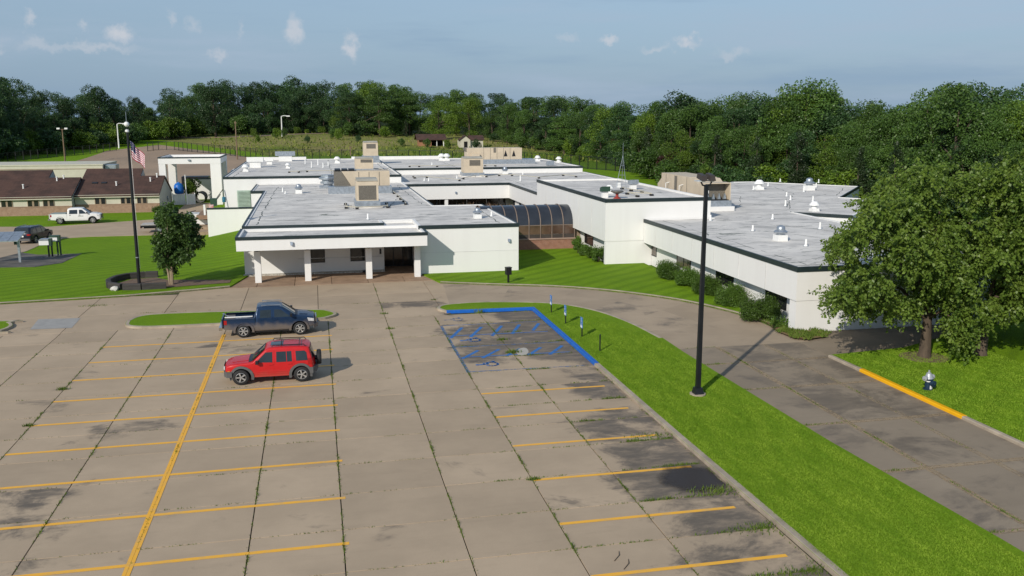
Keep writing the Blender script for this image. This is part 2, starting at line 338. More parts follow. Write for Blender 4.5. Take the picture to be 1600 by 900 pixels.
def grass_mat(name, a, b, dry, dr, mow=True):
    t = NT(bpy.data.materials.new(name))
    c = t.mix(t.ramp(t.noise(.35, 6, .65), .3, .7), a, b)
    c = t.mix(t.ramp(t.noise(16, 5, .7), .3, .72, 0, .65), c, tuple(x*.5 for x in b))
    c = t.mix(t.ramp(t.noise(60, 3, .7), .45, .75, 0, .6), c, tuple(x*1.7 for x in a))
    if mow:
        wv = t.N.new('ShaderNodeTexWave'); wv.inputs['Scale'].default_value = .24; wv.inputs['Distortion'].default_value = 2.6; wv.inputs['Detail'].default_value = 3
        mp = t.N.new('ShaderNodeMapping'); mp.inputs['Rotation'].default_value = (0, 0, R(52)); t.L.new(t.pos, mp.inputs[0]); t.L.new(mp.outputs[0], wv.inputs[0])
        c = t.mix(t.ramp(wv.outputs[1], .3, 1, 0, .38), c, tuple(x*.55 for x in b))
    c = t.mix(t.ramp(t.noise(.5, 7, .7, off=(9, 4, 0)), .62, .8, 0, dr), c, dry)
    t.bump(t.noise(22, 5, .7), .9, .05)
    return t.out(c, .9, .1)
M_GRASS = grass_mat('mown_grass', (.195, .33, .012), (.14, .265, .010), (.24, .24, .045), .45)
M_ISLE = grass_mat('island_grass', (.195, .32, .014), (.14, .26, .010), (.24, .235, .045), .45, False)
M_BLADE = mat('grass_blades', (.205, .31, .028), .8, col2=(.12, .22, .015), scale=1.3, stretch=(1.6, .45, 1), spec=.12, lo=.38, hi=.62)
M_WEED = mat('weed_blades', (.13, .18, .03), .8, col2=(.07, .12, .02), scale=3, spec=.15)
def meadow_mat():
    t = NT(bpy.data.materials.new('meadow'))
    c = t.mix(t.ramp(t.noise(.05, 7, .7, (1, .5, 1)), .38, .62), (.14, .20, .03), (.27, .235, .095))
    c = t.mix(t.ramp(t.noise(.5, 6, .75), .45, .7, 0, .8), c, (.05, .085, .018))
    c = t.mix(t.op('MULTIPLY', t.ramp(t.Y, 300, 345), t.ramp(t.noise(.06, 6, .7, (1, .6, 1), (4, 4, 0)), .35, .6, .25, .9)), c, (.33, .275, .12)); near = t.ramp(t.Y, 268, 300); c = t.mix(t.op('MULTIPLY', near, t.ramp(t.Y, 430, 300, .35, 1)), (.11, .19, .022), c)
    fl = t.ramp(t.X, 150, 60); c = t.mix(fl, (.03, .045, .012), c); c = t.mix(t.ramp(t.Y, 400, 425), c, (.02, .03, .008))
    t.bump(t.noise(3, 6, .7), 1, .3); return t.out(c, .95, .05)
M_MEADOW = meadow_mat()
def roof_mat():
    t = NT(bpy.data.materials.new('roof_membrane'))
    c = t.mix(t.ramp(t.noise(.25, 6, .65), .35, .65), (.78, .745, .69), (.62, .595, .56))
    c = t.mix(t.ramp(t.noise(.8, 7, .75, (.5, .8, 1), (2, 9, 0)), .48, .66, 0, .55), c, (.40, .39, .37))
    s1 = t.ramp(t.noise(1.1, 8, .76, (.36, 1.0, 1), (1.7, 0, 0), .5), .525, .64, 0, .88)
    s1 = t.op('MULTIPLY', s1, t.ramp(t.noise(.12, 4, .5, off=(5, 2, 0)), .38, .58, .3, 1))
    c = t.mix(s1, c, (.20, .205, .20))
    s2 = t.ramp(t.noise(.5, 8, .75, (.35, 1.0, 1), (7.3, 4, 0), 1.2), .60, .66, 0, .92)
    c = t.mix(s2, c, (.10, .125, .105))
    return t.out(c, .85, .15)
M_ROOF = roof_mat()
M_SEAM = mat('roof_seam_dirt', (.10, .12, .11), .9, var=.3, scale=4)
def shingle_mat():
    t = NT(bpy.data.materials.new('brown_shingles'))
    c = t.mix(t.ramp(t.noise(.5, 6, .65), .35, .7), (.115, .066, .052), (.07, .045, .038))
    w = t.N.new('ShaderNodeTexBrick'); w.inputs['Scale'].default_value = 1; w.inputs['Brick Width'].default_value = .9; w.inputs['Row Height'].default_value = .16
    w.inputs['Color1'].default_value = (1, 1, 1, 1); w.inputs['Color2'].default_value = (.75, .75, .75, 1); w.inputs['Mortar'].default_value = (.45, .45, .45, 1); w.inputs['Mortar Size'].default_value = .02; t.L.new(t.pos, w.inputs[0])
    mm = t.N.new('ShaderNodeMix'); mm.data_type = 'RGBA'; mm.blend_type = 'MULTIPLY'; mm.inputs[0].default_value = .7; t.L.new(c, mm.inputs[6]); t.L.new(w.outputs[0], mm.inputs[7])
    return t.out(mm.outputs[2], .9, .2)
M_SHING = shingle_mat()
M_BRICKP = brick_mat('pale_brick', (.38, .23, .15), (.31, .185, .125), (.40, .33, .26))
M_CREAM = mat('cream_siding', (.55, .52, .42), .7, var=.06, scale=1)
M_MULCH = mat('mulch', (.14, .085, .055), .95, col2=(.20, .15, .11), scale=6, bump=.6, bscale=18)
M_WOODDK = mat('dark_timber', (.05, .045, .042), .8, var=.3, scale=3, stretch=(.3, .3, 2))
M_STONE = mat('pale_stone', (.55, .53, .48), .8, var=.2, scale=4, bump=.5, bscale=8)
M_BARK = mat('bark', (.115, .085, .06), .95, col2=(.05, .038, .028), scale=5, stretch=(1, 1, .2), bump=.8, bscale=14)
M_BARKP = mat('pale_bark', (.34, .27, .18), .9, col2=(.2, .15, .1), scale=4, stretch=(1, 1, .3))
M_GREEN = mat('green_metal', (.03, .07, .045), .5, var=.15)
M_RED = mat('red_lamp', (.35, .012, .01), .25, var=.1, obj=True)
M_ORANGE = mat('terracotta', (.33, .16, .085), .8, var=.15, scale=3)
M_PAVER = mat('walk_concrete', (.33, .225, .15), .85, var=.2, scale=1.2, rnd=.12)
M_BLUEW = mat('blue_plastic', (.01, .13, .50), .4, var=.2, scale=2)
M_SIGN = mat('sign_blue', (.01, .17, .56), .45, var=.03)
M_WOODPOLE = mat('pole_wood', (.20, .14, .09), .9, var=.2, scale=2)
# ================================================================== SETTING
def to_px(u, v, z=0):
    r = u*math.cos(YAW)-v*math.sin(YAW); f = u*math.sin(YAW)+v*math.cos(YAW); dn = HCAM-z
    Z = f*math.cos(PITCH)+dn*math.sin(PITCH); Y = dn*math.cos(PITCH)-f*math.sin(PITCH)
    return (800+FPX*r/Z, 450+FPX*Y/Z) if Z > .5 else (-9999, 9999)
def seen(u, v, m=90):
    x, y = to_px(u, v); return -m < x < 1600+m and y < 900+m
def ground():
    xs = np.unique(np.concatenate([np.linspace(-1800, -220, 30), np.linspace(-220, 220, 111), np.linspace(220, 1800, 30)]))
    ys = np.unique(np.concatenate([np.linspace(-80, 460, 136), np.linspace(460, 3200, 40)]))
    mb = MB(); nx = len(xs)
    mb.v = [(x, y, hgt(x, y)-.1) for y in ys for x in xs]
    mb.f = [(j*nx+i, j*nx+i+1, (j+1)*nx+i+1, (j+1)*nx+i) for j in range(len(ys)-1) for i in range(nx-1)]; mb.m = [0]*len(mb.f)
    mb.build('ground', M_MEADOW, smooth=80, kind='structure')
ground()
KL = [(-62, 61), (-20, 61.6), (-16.4, 62.0), (-12.5, 62.5), (-8.6, 63.6), (-6.2, 64.4)]
KM = spline([(8.4, 62.9), (11.5, 61.5), (15.8, 59.8), (18.7, 57.9), (20.9, 55.8), (22.8, 53.3), (24.2, 50.2), (25.0, 47.3), (25.35, 44.2)], 4)
def lawn(name, poly, cut=4): return sheet(name, poly, .1, M_GRASS, cut=cut, skirt=.16)
lawn('lawn', KL+[(-5.2, 68.9), (-5.2, 103), (-6.5, 104), (-6.5, 111.5), (-9, 112), (-9, 262), (-20, 296), (-45, 338), (-63, 366), (-76, 374), (-84, 330), (-100, 270), (-112, 200), (-92, 61)])
lawn('lawn', KM+[(25.7, 68), (22.5, 68.5), (22.5, 78), (14.9, 78), (14.9, 66.7), (7.5, 66.7)])
lawn('lawn', [(24.7, 39.0), (24.72, 30), (24.8, -5), (120, -5), (120, 60), (41, 60), (40, 43.2), (34.6, 42.6), (32.4, 40.9), (29.3, 39.5)])
lawn('lawn', [(-9, 150), (36, 150), (38.4, 126), (38.4, 92), (51, 104), (54, 104), (62, 95), (100, 120), (100, 152), (69, 174), (62.6, 184), (48, 222), (24, 238), (-9, 266)])
# --- paved lot: soil below, one slab per joint cell
LOT = sheet('parking_lot', [(-62, -12), (25.2, -12), (25.2, 44.5), (24, 58), (9, 65.5), (-7, 69.5), (-7.2, 66), (-62, 63)], -.05, M_SOIL, flat=True)
JU = [-41.0, -38.0, -35.1, -32.1, -29.1, -26.1, -23.1, -20.1, -17.1, -14.15, -11.22, -8.22, -5.3, -2.25, .35, 3.7, 6.6, 9.38, 12.78]
JV = [4.6+2.522*k for k in range(20)]
JV[-1] = 52.55
def slab(poly, m, z=0.0):
    g_ = .017; p = offset_poly(poly, -g_); b = offset_poly(poly, -g_-.004); dz = random.uniform(-.0018, .0018)+z
    mb = MB(); n = len(p)
    vs = [(x, y, -.049) for x, y in p]+[(x, y, dz-.004) for x, y in p]+[(x, y, dz) for x, y in b]
    mb.mesh(vs, [(i+k*n, (i+1) % n+k*n, (i+1) % n+n+k*n, i+n+k*n) for k in (0, 1) for i in range(n)]+[tuple(range(2*n, 3*n))])
    return mb.build('slab', m, LOT)
for i in range(len(JU)-1):
    for j in range(len(JV)-1):
        q = [(JU[i], JV[j]), (JU[i+1], JV[j]), (JU[i+1], JV[j+1]), (JU[i], JV[j+1])]
        if any(seen(*p, 60) for p in q): slab(q, M_CONC)
UC = [-40, -33, -26.5, -20.2, -14.2, -9.4, -4.9, -.2, 3.7, 7.3]; UR = [52.55, 57.0, 59.9, 64.2]
for i in range(len(UC)-1):
    for j in range(3):
        t = 64.2 if UC[i] > -12 else 62.6
        q = [(UC[i], UR[j]), (UC[i+1], UR[j]), (UC[i+1], min(t, UR[j+1])), (UC[i], min(t, UR[j+1]))]
        if any(seen(*p) for p in q): slab(q, M_CONC)
RI = [(8.0, 55.2), (11.2, 55.15), (14.3, 54.1), (16.2, 51.8), (17.3, 48.6), (17.65, 45), (17.75, 42)]
RO = [(8.6, 63.2), (13.2, 61.1), (17.4, 59), (20.9, 56), (23.3, 53), (24.8, 48.6), (25.35, 42)]
slab([(7.3, 52.6), (7.9, 53.2), RI[0], (8.35, 59.3), (7.3, 59.6)], M_CONC); slab([(7.3, 59.6), (8.35, 59.3), RO[0], (8.3, 64.2), (7.3, 64.2)], M_CONC)
for i in range(6):
    md = [tuple(a*.45+b*.55 for a, b in zip(RI[k], RO[k])) for k in (i, i+1)]
    slab([RI[i], RI[i+1], md[1], md[0]][::-1], M_CURVE); slab([md[0], md[1], RO[i+1], RO[i]][::-1], M_CURVE)
RU = [17.7, 20.05, 22.72, 24.8]; RV = [11.1, 15.85, 20.6, 25.3, 30.05, 34.8, 38.9, 42]
for i in range(3):
    for j in range(7): slab([(RU[i], RV[j]), (RU[i+1], RV[j]), (RU[i+1], RV[j+1]), (RU[i], RV[j+1])], M_ROAD)
slab([(24.8, 38.9), (29.3, 39.4), (29.3, 43.95), (24.8, 43.95)], M_ROAD); slab([(29.3, 39.4), (32.4, 40.9), (34.6, 42.6), (40, 43.2), (39.5, 43.95), (29.3, 43.95)], M_ROAD)
for a in (-7.0, -4.4, -1.8, .8, 3.4, 6.0):
    b = a+2.6 if a < 5 else 8.3
    slab([(a, 64.25), (b, 64.25), (b, 66.5 if a > 5 else 68.95), (max(a, -6.2), 68.95 if a < 5 else 66.5)], M_PAVER, .012)
slab([(4.9, 66.5), (8.3, 66.5), (7.3, 66.9), (7.3, 71.1), (4.95, 71.1)], M_PAVER, .014)
# --- kerbs
def kerb(pts, m=M_KERB, h=.13, w=.22, name='kerb', terrain=False): return sweep(name, pts, w, -.04, h, m, terrain=terrain)
kerb(KL, h=.125); kerb(KM, h=.125)
NOSE = spline([(17.85, 44), (17.45, 48), (16.4, 51.6), (14.4, 54.1), (10.6, 55.35), (8.3, 55.3), (7.35, 54.9), (7.0, 54.0), (7.45, 53.05)], 5)
ISR = [(18.95, 5), (18.5, 20), (18.05, 28), (17.9, 35), (17.8, 41)]
kerb(ISR+[NOSE[0]], h=.06, w=.25); kerb(NOSE)
kerb([(7.45, 53.05), (12.72, 52.85), (12.74, 39.9)], M_BKERB, name='blue_kerb', h=.134, w=.26); kerb([(12.74, 39.9), (12.75, 30), (13.0, 5)], w=.26)
sheet('island_lawn', ISR+NOSE+[(12.72, 52.85), (12.74, 39.9), (12.75, 30), (13.0, 5)], .115, M_ISLE, cut=3)
def closed(name, pts): kerb(pts+[pts[0]]); sheet(name, pts, .118, M_ISLE)
closed('island_lawn', spline([(-11.1, 54.5), (-10.9, 53.2), (-10.0, 52.65), (-8.6, 52.5), (-5, 52.5), (-.6, 52.6), (.5, 53.1), (.9, 53.9), (.5, 54.8), (-.6, 55.4), (-6, 56.0), (-9.6, 56.1), (-10.7, 55.6), (-11.1, 54.5)], 4)[:-1])
closed('island_lawn', spline([(-36, 52.7), (-18.4, 52.9), (-17.5, 53.4), (-17.2, 54.4), (-17.6, 55.5), (-18.6, 56.1), (-36, 56.2), (-36.5, 54.5), (-36, 52.7)], 4)[:-1])
kerb([(24.6, 38.9), (24.64, 36.3)], h=.125); kerb([(24.64, 36.3), (24.68, 29.4)], M_YKERB, name='yellow_kerb', h=.14, w=.24); kerb([(24.68, 29.4), (24.85, 3)], h=.125)
# --- painted markings
def stripe(a, b, w, m, z=.006, name='stripe'):
    A, B = Vector(a), Vector(b); d = (B-A).normalized(); n = Vector((-d.y, d.x))*w/2; mb = MB(); k = max(2, int((B-A).length/1.2))
    for i in range(k):
        p, q = A.lerp(B, i/k), A.lerp(B, (i+1)/k); mb.face([(*(p-n), z), (*(q-n), z), (*(q+n), z), (*(p+n), z)])
    return mb.build(name, m, LOT)
for v in (48.72, 45.66, 42.6, 39.45, 36.42, 33.33, 30.15, 26.98, 23.85, 20.75): stripe((-11.2, v-.03), (.5, v+.05), .17, M_YEL)
for v in (36.68, 33.55, 30.3, 27.12, 23.8, 20.65): stripe((6.62, v), (12.2, v-.02), .16, M_YEL)
stripe((-5.353, 16), (-5.353, 50.2), .10, M_YEL, .010); stripe((-5.247, 16), (-5.247, 50.2), .10, M_YEL, .010)
def faded(name, col, lo, hi):
    m = bpy.data.materials.new(name); t = NT(m); t.b.inputs['Base Color'].default_value = (*col, 1); t.b.inputs['Roughness'].default_value = .7
    f = t.ramp(t.op('ADD', t.noise(6, 6, .75), t.op('MULTIPLY', t.noise(.6, 3), .35)), lo, hi)
    tr = t.N.new('ShaderNodeBsdfTransparent'); mx = t.N.new('ShaderNodeMixShader'); t.L.new(f, mx.inputs[0]); t.L.new(tr.outputs[0], mx.inputs[1]); t.L.new(t.b.outputs[0], mx.inputs[2])
    t.L.new(mx.outputs[0], t.N['Material Output'].inputs[0]); return m
M_FB1 = faded('worn_blue_paint', (.03, .16, .45), .44, .66); M_FB2 = faded('very_worn_blue_paint', (.05, .17, .38), .53, .82)
M_SAND = faded('joint_sand', (.34, .25, .15), .5, .75)
for u in (20.05, 22.72):
    for s_ in (-.09, .09): stripe((u+s_, 11), (u+s_, 42), .11 if u < 21 else .06, M_SAND, .0035, 'joint_sand')
for v in RV[1:-1]:
    for s_ in (-.08, .08): stripe((17.9, v+s_), (24.6, v+s_), .09, M_SAND, .0042, 'joint_sand')
pass
def zz(x, y): return G(660+x/5.333, 480+y/5.333)
for x0, y0, x1, y1 in [(235, 260, 330, 170), (400, 250, 492, 165), (580, 240, 660, 155), (748, 222, 808, 145), (920, 195, 970, 135),
                       (335, 430, 465, 360), (500, 424, 640, 350), (700, 405, 815, 345), (885, 400, 985, 335), (1060, 395, 1165, 320)]:
    stripe(zz(x0, y0), zz(x1, y1), .19, M_FB1)
for v, m, x0 in ((49.75, M_FB2, 6.7), (47.25, M_FB1, 6.7), (44.8, M_FB2, 6.7), (42.75, M_FB1, 6.7), (40.15, M_FB2, 6.7)): stripe((x0, v), (12.3, v-.1), .11, m, .0075)
stripe((6.62, 40), (6.65, 49.6), .16, M_FB2, .009)
def wheelchair(cx, cy, s, m, name, parent=None, T=None):      # access symbol drawn flat: head, back, seat, leg, wheel arc
    mb = MB(); 
    def seg(a, b, w):
        w *= 1.35
        A, B = Vector(a), Vector(b); d = (B-A).normalized()*w/2; n = Vector((-d.y, d.x)); A, B = A-d*.6, B+d*.6
        mb.face([T(A-n), T(B-n), T(B+n), T(A+n)])
    T = T or (lambda p: (cx+p.y*-s, cy+p.x*s, .0095))
    mb.face([T(Vector((-.06+.1*math.cos(i*.628), .44+.1*math.sin(i*.628)))) for i in range(10)])
    seg((-.06, .3), (-.03, -.02), .1); seg((-.03, -.02), (.2, -.02), .09); seg((.2, -.02), (.3, -.36), .09); seg((-.05, .15), (.16, .13), .07); seg((.3, -.36), (.4, -.33), .08)
    w = [(-.06+.29*math.cos(R(a)), -.18+.29*math.sin(R(a))) for a in range(130, 361, 23)]
    for a, b in zip(w, w[1:]): seg(a, b, .075)
    return mb.build(name, m, parent)
wheelchair(7.75, 46.15, 1.1, M_FB1, 'access_symbol', LOT); wheelchair(7.75, 41.3, 1.1, M_FB1, 'access_symbol', LOT); wheelchair(7.6, 51.2, 1.1, M_FB2, 'access_symbol', LOT)
# --- puddle, pale repair patches
def blob(name, pts, z, m, k=5): return sheet(name, spline(list(pts)+[pts[0]], k)[:-1], z, m, flat=True)
M_WATER = faded('puddle_water', (.042, .029, .019), .5, .62)
def wet():
    t = NT(M_WATER); sx = [n for n in t.N if n.type == 'MIX_SHADER'][0]; b = [n for n in t.N if n.type == 'BSDF_PRINCIPLED'][0]; b.inputs['Roughness'].default_value = .3; b.inputs['Specular IOR Level'].default_value = .2
    cu, cv = G(1085, 748); dx = t.op('DIVIDE', t.op('SUBTRACT', t.X, cu), 1.35); dy = t.op('DIVIDE', t.op('SUBTRACT', t.Y, cv), 1.25); r2 = t.op('ADD', t.op('MULTIPLY', dx, dx), t.op('MULTIPLY', dy, dy))
    r2 = t.op('ADD', r2, t.op('MULTIPLY', t.op('SUBTRACT', t.noise(1.6, 5), .5), .9)); t.L.new(t.ramp(r2, 1.0, .25, 0, .85), sx.inputs[0])
wet()
blob('puddle', [G(*p) for p in [(1010, 738), (1040, 724), (1085, 720), (1108, 734), (1122, 748), (1136, 760), (1128, 772), (1096, 780), (1056, 776), (1026, 758)]], .011, M_WATER)
M_PATCH = faded('pale_concrete_patch', (.46, .43, .37), .42, .62)
o = blob('concrete_patch', [zz(*p) for p in [(780, 370), (815, 345), (860, 340), (885, 370), (860, 400), (800, 400)]], .012, M_PATCH, 3)
sheet('concrete_patch', [G(*p) for p in [(47, 515), (112, 512.5), (126, 497), (60, 499)]], .0075, mat('grey_concrete_patch', (.33, .32, .30), .85, var=.12, scale=1.5), flat=True)
# --- left access road, far parking and far road on the sloping ground
def tpoly(pts): return [GT(*p)[:2] for p in pts]
sheet('access_road', tpoly([(-60, 357), (0, 356), (75, 356), (160, 350), (240, 344.5), (272, 336), (292, 318), (330, 318), (322, 345), (315, 364), (240, 369), (140, 371.5), (100, 374), (70, 381), (40, 395), (0, 405), (-60, 415)]), .135, M_CONC, cut=4, skirt=.1)
M_ASPH = mat('dark_worn_asphalt', (.085, .08, .072), .9, col2=(.22, .19, .16), scale=.5, lo=.45, hi=.75, bump=.2)
sheet('asphalt_pad', tpoly([(-60, 420), (0, 420), (55, 419), (97, 413), (120, 402), (128, 398), (100, 399), (60, 400), (30, 396), (0, 405), (-60, 415)]), .125, M_ASPH, cut=4, skirt=.06)
M_FARP = mat('far_parking_concrete', (.38, .27, .18), .9, col2=(.27, .20, .14), scale=.08, stretch=(1, .3, 1))
sheet('far_parking_area', [(-62, 195), (-14, 152), (-13.5, 262), (-27, 291), (-52, 330), (-64, 306)], .13, M_FARP, cut=6, skirt=.1)
FR = [(-140, 262), (-105, 268), (-92, 285), (-84, 315), (-79, 345), (-73, 368), (-62, 376), (-44, 366), (-20, 378), (10, 410)]
sweep('far_road', spline(FR, 8), 7.5, -.1, .06, M_FARP, terrain=True, bev=.05)
# --- weeds in the joints and grass on the island (uncountable)
def blades(name, P, H, Wd, m, lean=.5):
    n = len(P); a = RNG.uniform(0, 2*np.pi, n); b = RNG.uniform(0, 2*np.pi, n); P = np.asarray(P, float); V = np.zeros((n, 3, 3))
    dx = np.stack([np.cos(a), np.sin(a), np.zeros(n)], 1)*(Wd[:, None]/2)
    V[:, 0] = P-dx; V[:, 1] = P+dx; V[:, 2] = P+np.stack([np.cos(b)*H*lean, np.sin(b)*H*lean, H], 1)
    o = link(name, npmesh(name, V, 3, m)); o['kind'] = 'stuff'; return o
def weeds():
    P = []; H = []
    def line(a, b, dens, h):
        L_ = math.hypot(b[0]-a[0], b[1]-a[1]); n = int(L_*dens*60); ph = random.uniform(0, 99)
        for _ in range(n):
            t = random.random(); x = a[0]+(b[0]-a[0])*t; y = a[1]+(b[1]-a[1])*t
            g_ = math.sin(x*1.3+y*1.1+ph)+math.sin(x*3.7-y*2.9+ph*2)*.8+math.sin((x+y)*9+ph)*.5
            if g_ < random.uniform(-.9, 1.3): continue
            P.append((x+random.gauss(0, .022), y+random.gauss(0, .022), -.012)); H.append(h*random.uniform(.3, 1.1)*(1+.5*max(0, g_-.6)))
    dn = {-11.22: 1.0, -8.22: .9, -5.3: .35, -2.25: 1.0, .35: 1.1, 3.7: 1.3, 6.6: 1.5, 9.38: 1.5, -14.15: .6, -17.1: .3}
    for u, d in dn.items(): line((u, 14), (u, 52), d, .07)
    line((3.7, 52), (3.7, 63), .8, .06)
    for v in JV:
        line((-14, v), (-5.3, v), .25, .05); line((-5.3, v), (3.7, v), .55, .05); line((3.7, v), (6.6, v), .6, .05); line((6.6, v), (9.4, v), 1.0, .06); line((9.4, v), (12.6, v), 1.8, .1)
        if v < 31: line((10.8, v), (12.6, v), 2.6, .10)
    for v in RV: line((17.9, v), (20, v), 1.2, .07)
    line((20.05, 14), (20.05, 42), 1.5, .06); line((22.72, 14), (22.72, 42), .6, .05); line((12.66, 16), (12.66, 52), .4, .08)
    for a, b in ((-.5, 57), (-12, 57)): line((a, b), (a+6, b), .8, .06)
    for (x, y, r_, h, n) in [(-11.3, 41.2, .12, .16, 90), (-11.3, 36.4, .1, .14, 80), (6.62, 27.15, .1, .13, 90), (3.72, 49.6, .1, .15, 60), (3.7, 53.6, .12, .15, 60), (9.4, 43.1, .22, .2, 160), (9.4, 45.8, .16, .16, 90), (12.2, 25, .5, .15, 260), (12.2, 22.3, .5, .13, 200), (12.1, 30.2, .5, .12, 150), (12.2, 19.6, .5, .14, 160), (-14.1, 59.9, .5, .1, 120), (9.4, 52.6, .12, .3, 40), (7.2, 57.1, .12, .12, 40)]:
        for _ in range(n): P.append((x+random.gauss(0, r_), y+random.gauss(0, r_*.35), -.01)); H.append(h*random.uniform(.4, 1.2))
    H_ = np.array(H); blades('joint_weeds', P, H_, .022+.12*H_, M_WEED)
weeds()
def wing_bed():
    pts = [G(*p) for p in ((1192, 503), (1222, 511), (1243, 519), (1275, 519), (1296, 523), (1288, 529), (1262, 533), (1240, 531), (1216, 521))]
    sheet('soil_bed', pts, .112, mat('soil_bed_earth', (.24, .135, .07), .95, col2=(.15, .13, .05), scale=3, bump=.5, bscale=12), flat=True)
    P = []; 
    for _ in range(2600):
        k = random.randrange(len(pts)); a, b = pts[k], pts[(k+3) % len(pts)]; f = random.random(); P.append((a[0]+(b[0]-a[0])*f+random.gauss(0, .1), a[1]+(b[1]-a[1])*f+random.gauss(0, .1), .1))
    H_ = RNG.uniform(.06, .22, len(P)); blades('bed_weeds', P, H_, .04+H_*.1, M_WEED)
wing_bed()
def island_grass():
    n = 150000; u = RNG.uniform(12.8, 18.6, n*2); v = 15+RNG.beta(1.0, 2.0, n*2)*40
    edge = 17.85+np.clip((35-v)*.035, -.15, 2); ok = (u > 12.98) & (u < edge-.22) & ((v < 44) | (u < 17.4-(v-44)*.25)) & (v < 54); u, v = u[ok][:n], v[ok][:n]
    H_ = RNG.uniform(.02, .055, len(u)); blades('island_grass', np.stack([u, v, np.full(len(u), .11)], 1), H_, .015+v*.0005, M_BLADE, .9)
    # ragged grass edge spilling over the kerbs and the right-hand lawn near the camera
    n = 70000; u = RNG.uniform(24.9, 33, n); v = RNG.uniform(22, 39, n); H_ = RNG.uniform(.02, .055, n)
    blades('lawn_grass', np.stack([u, v, np.full(n, .095)], 1), H_, .02+v*.0006, M_BLADE, .8)
island_grass()
# ================================================================== MAIN BUILDING
def AV(px, py, v):
    r = ray(px, py); t = v/r[1]; return r[0]*t, HCAM+r[2]*t
def AU(px, py, u):
    r = ray(px, py); t = u/r[0]; return r[1]*t, HCAM+r[2]*t
BLD = empty('office_building', (4, 69, 0), 0, 'sprawling white single storey building with flat grey roofs and dark roof edges', 'building')
def local(o, p):                         # parent without moving
    o.parent = p; o.matrix_parent_inverse = Matrix.Translation(-Vector(p.location)) if p.type == 'EMPTY' else p.matrix_parent_inverse
    return o
def part(mb, name, m, parent=BLD, smooth=None):
    o = mb.build(name, m, None, smooth); local(o, BLD if parent is BLD else parent); return o
def block(poly, z1, trim=None, z0=-.3, deck=.1, parent=BLD, tm=M_TRIM, th=.24, base=None):
    n = len(poly); inn = offset_poly(poly, -.22); mb = MB(); zt = z1
    base = base or [z0]*n
    vs = [(*p, b) for p, b in zip(poly, base)]+[(*p, zt) for p in poly]+[(*p, zt) for p in inn]+[(*p, zt-deck-.02) for p in inn]
    mb.mesh(vs, [(i+k*n, (i+1) % n+k*n, (i+1) % n+n+k*n, i+n+k*n) for k in (0, 1, 2) for i in range(n)])
    w = part(mb, 'wall', M_WHITE, parent)
    bm = bmesh.new(); bm.faces.new([bm.verts.new((*p, zt-deck)) for p in offset_poly(poly, -.2)]); bm.normal_update(); bmesh.ops.triangulate(bm, faces=bm.faces[:])
    me = bpy.data.meshes.new('roof'); bm.to_mesh(me); bm.free(); me.materials.append(M_ROOF); ro = link('roof', me, w)
    oo = offset_poly(poly, .05); ii = offset_poly(poly, -.10)
    for i in (range(n) if trim is None else trim):
        j = (i+1) % n; MB().prism([oo[i], oo[j], ii[j], ii[i]], zt-th, zt+.035).build('trim', tm, w)
    return w, ro
def seam(ro, pts, z, w=.085):
    P = [Vector(p) for p in pts]; mb = MB(); Q = [P[0]]
    for a, b in zip(P, P[1:]):
        k = max(2, int((b-a).length/.9))
        for i in range(1, k+1):
            q = a.lerp(b, i/k); Q.append(q+Vector((random.gauss(0, .07), random.gauss(0, .07))))
    for a, b in zip(Q, Q[1:]):
        d = (b-a); 
        if d.length < .01 or random.random() < .12: continue
        d.normalize(); nn = Vector((-d.y, d.x))*w*random.uniform(.3, 1.1)/2; mb.face([(*(a-nn), z), (*(b-nn), z), (*(b+nn), z), (*(a+nn), z)])
    o = mb.build('seam', M_SEAM, None); o.parent = ro.parent; o['kind'] = 'stuff'
# front block with the porch recess
ZA = 3.72
A_POLY = [(-5.5, 69), (4.9, 69), (4.9, 71.2), (7.35, 71.2), (7.35, 66.6), (15, 66.6), (15, 82), (10.45, 82), (10.45, 111.95), (-7.0, 111.95), (-7.0, 101.6), (-5.6, 101.6)]
wA, rA = block(A_POLY, ZA, [0, 4, 9, 10, 11], deck=.06)
mb = MB(); mb.box(14.9, 15.03, 66.75, 82, ZA-.05, ZA+.025); mb.build('trim', M_TRIM, wA); mb = MB(); mb.box(10.35, 10.48, 82.1, 107.9, ZA-.05, ZA+.025); mb.build('trim', M_TRIM, wA)
for pts in ([(-4.6, 70.5), (-4.6, 101), (-4.3, 108)], [(-5.3, 102.5), (9.5, 101.8)], [(-4.5, 73), (3, 72.6), (9, 73.2), (14.3, 72.6)], [(9.6, 84), (9.4, 107)], [(13.8, 68), (14.1, 81)], [(2.4, 72.0), (5.1, 71.9)], [(-4.5, 86), (2.5, 86.4)], [(-4.5, 93), (2, 93.2)], [(-4, 79), (2.5, 79.2)], [(6.2, 81), (8, 91)]):
    seam(rA, pts, ZA-.05)
# upper rear block, middle rear block, courtyard block, tall block, right wing
wB, rB = block([(-10.8, 112), (10.3, 112), (10.3, 156), (-10.8, 156)], 4.62, [0, 1, 3], z0=-1.8)
wC, rC = block([(10.4, 127), (38.2, 127), (38.2, 150), (33, 156), (10.4, 156)], 4.52, [0, 1])
wD, rD = block([(10.45, 108), (23.1, 108), (23.1, 90.6), (38.55, 90.6), (38.55, 126.95), (10.45, 126.95)], 3.7, [0, 1, 3], z0=1.85, deck=.05)
wT, rT = block([(22.35, 67.8), (31.3, 67.8), (31.3, 90.55), (22.35, 90.55)], 5.3, [0, 3], z0=1.95, deck=.16)
W_POLY = [(25.6, 44), (39.6, 44), (40.2, 69.9), (43.5, 66.6), (49, 72.5), (55.3, 78.3), (52.2, 82.3), (62.5, 94.8), (53.5, 104.5), (51, 104.5), (38.6, 90.5), (31.35, 90.5), (31.35, 67.75), (25.6, 67.75)]
wW, rW = block(W_POLY, 3.65, [0, 2, 6, 13], z0=1.78, deck=.05)
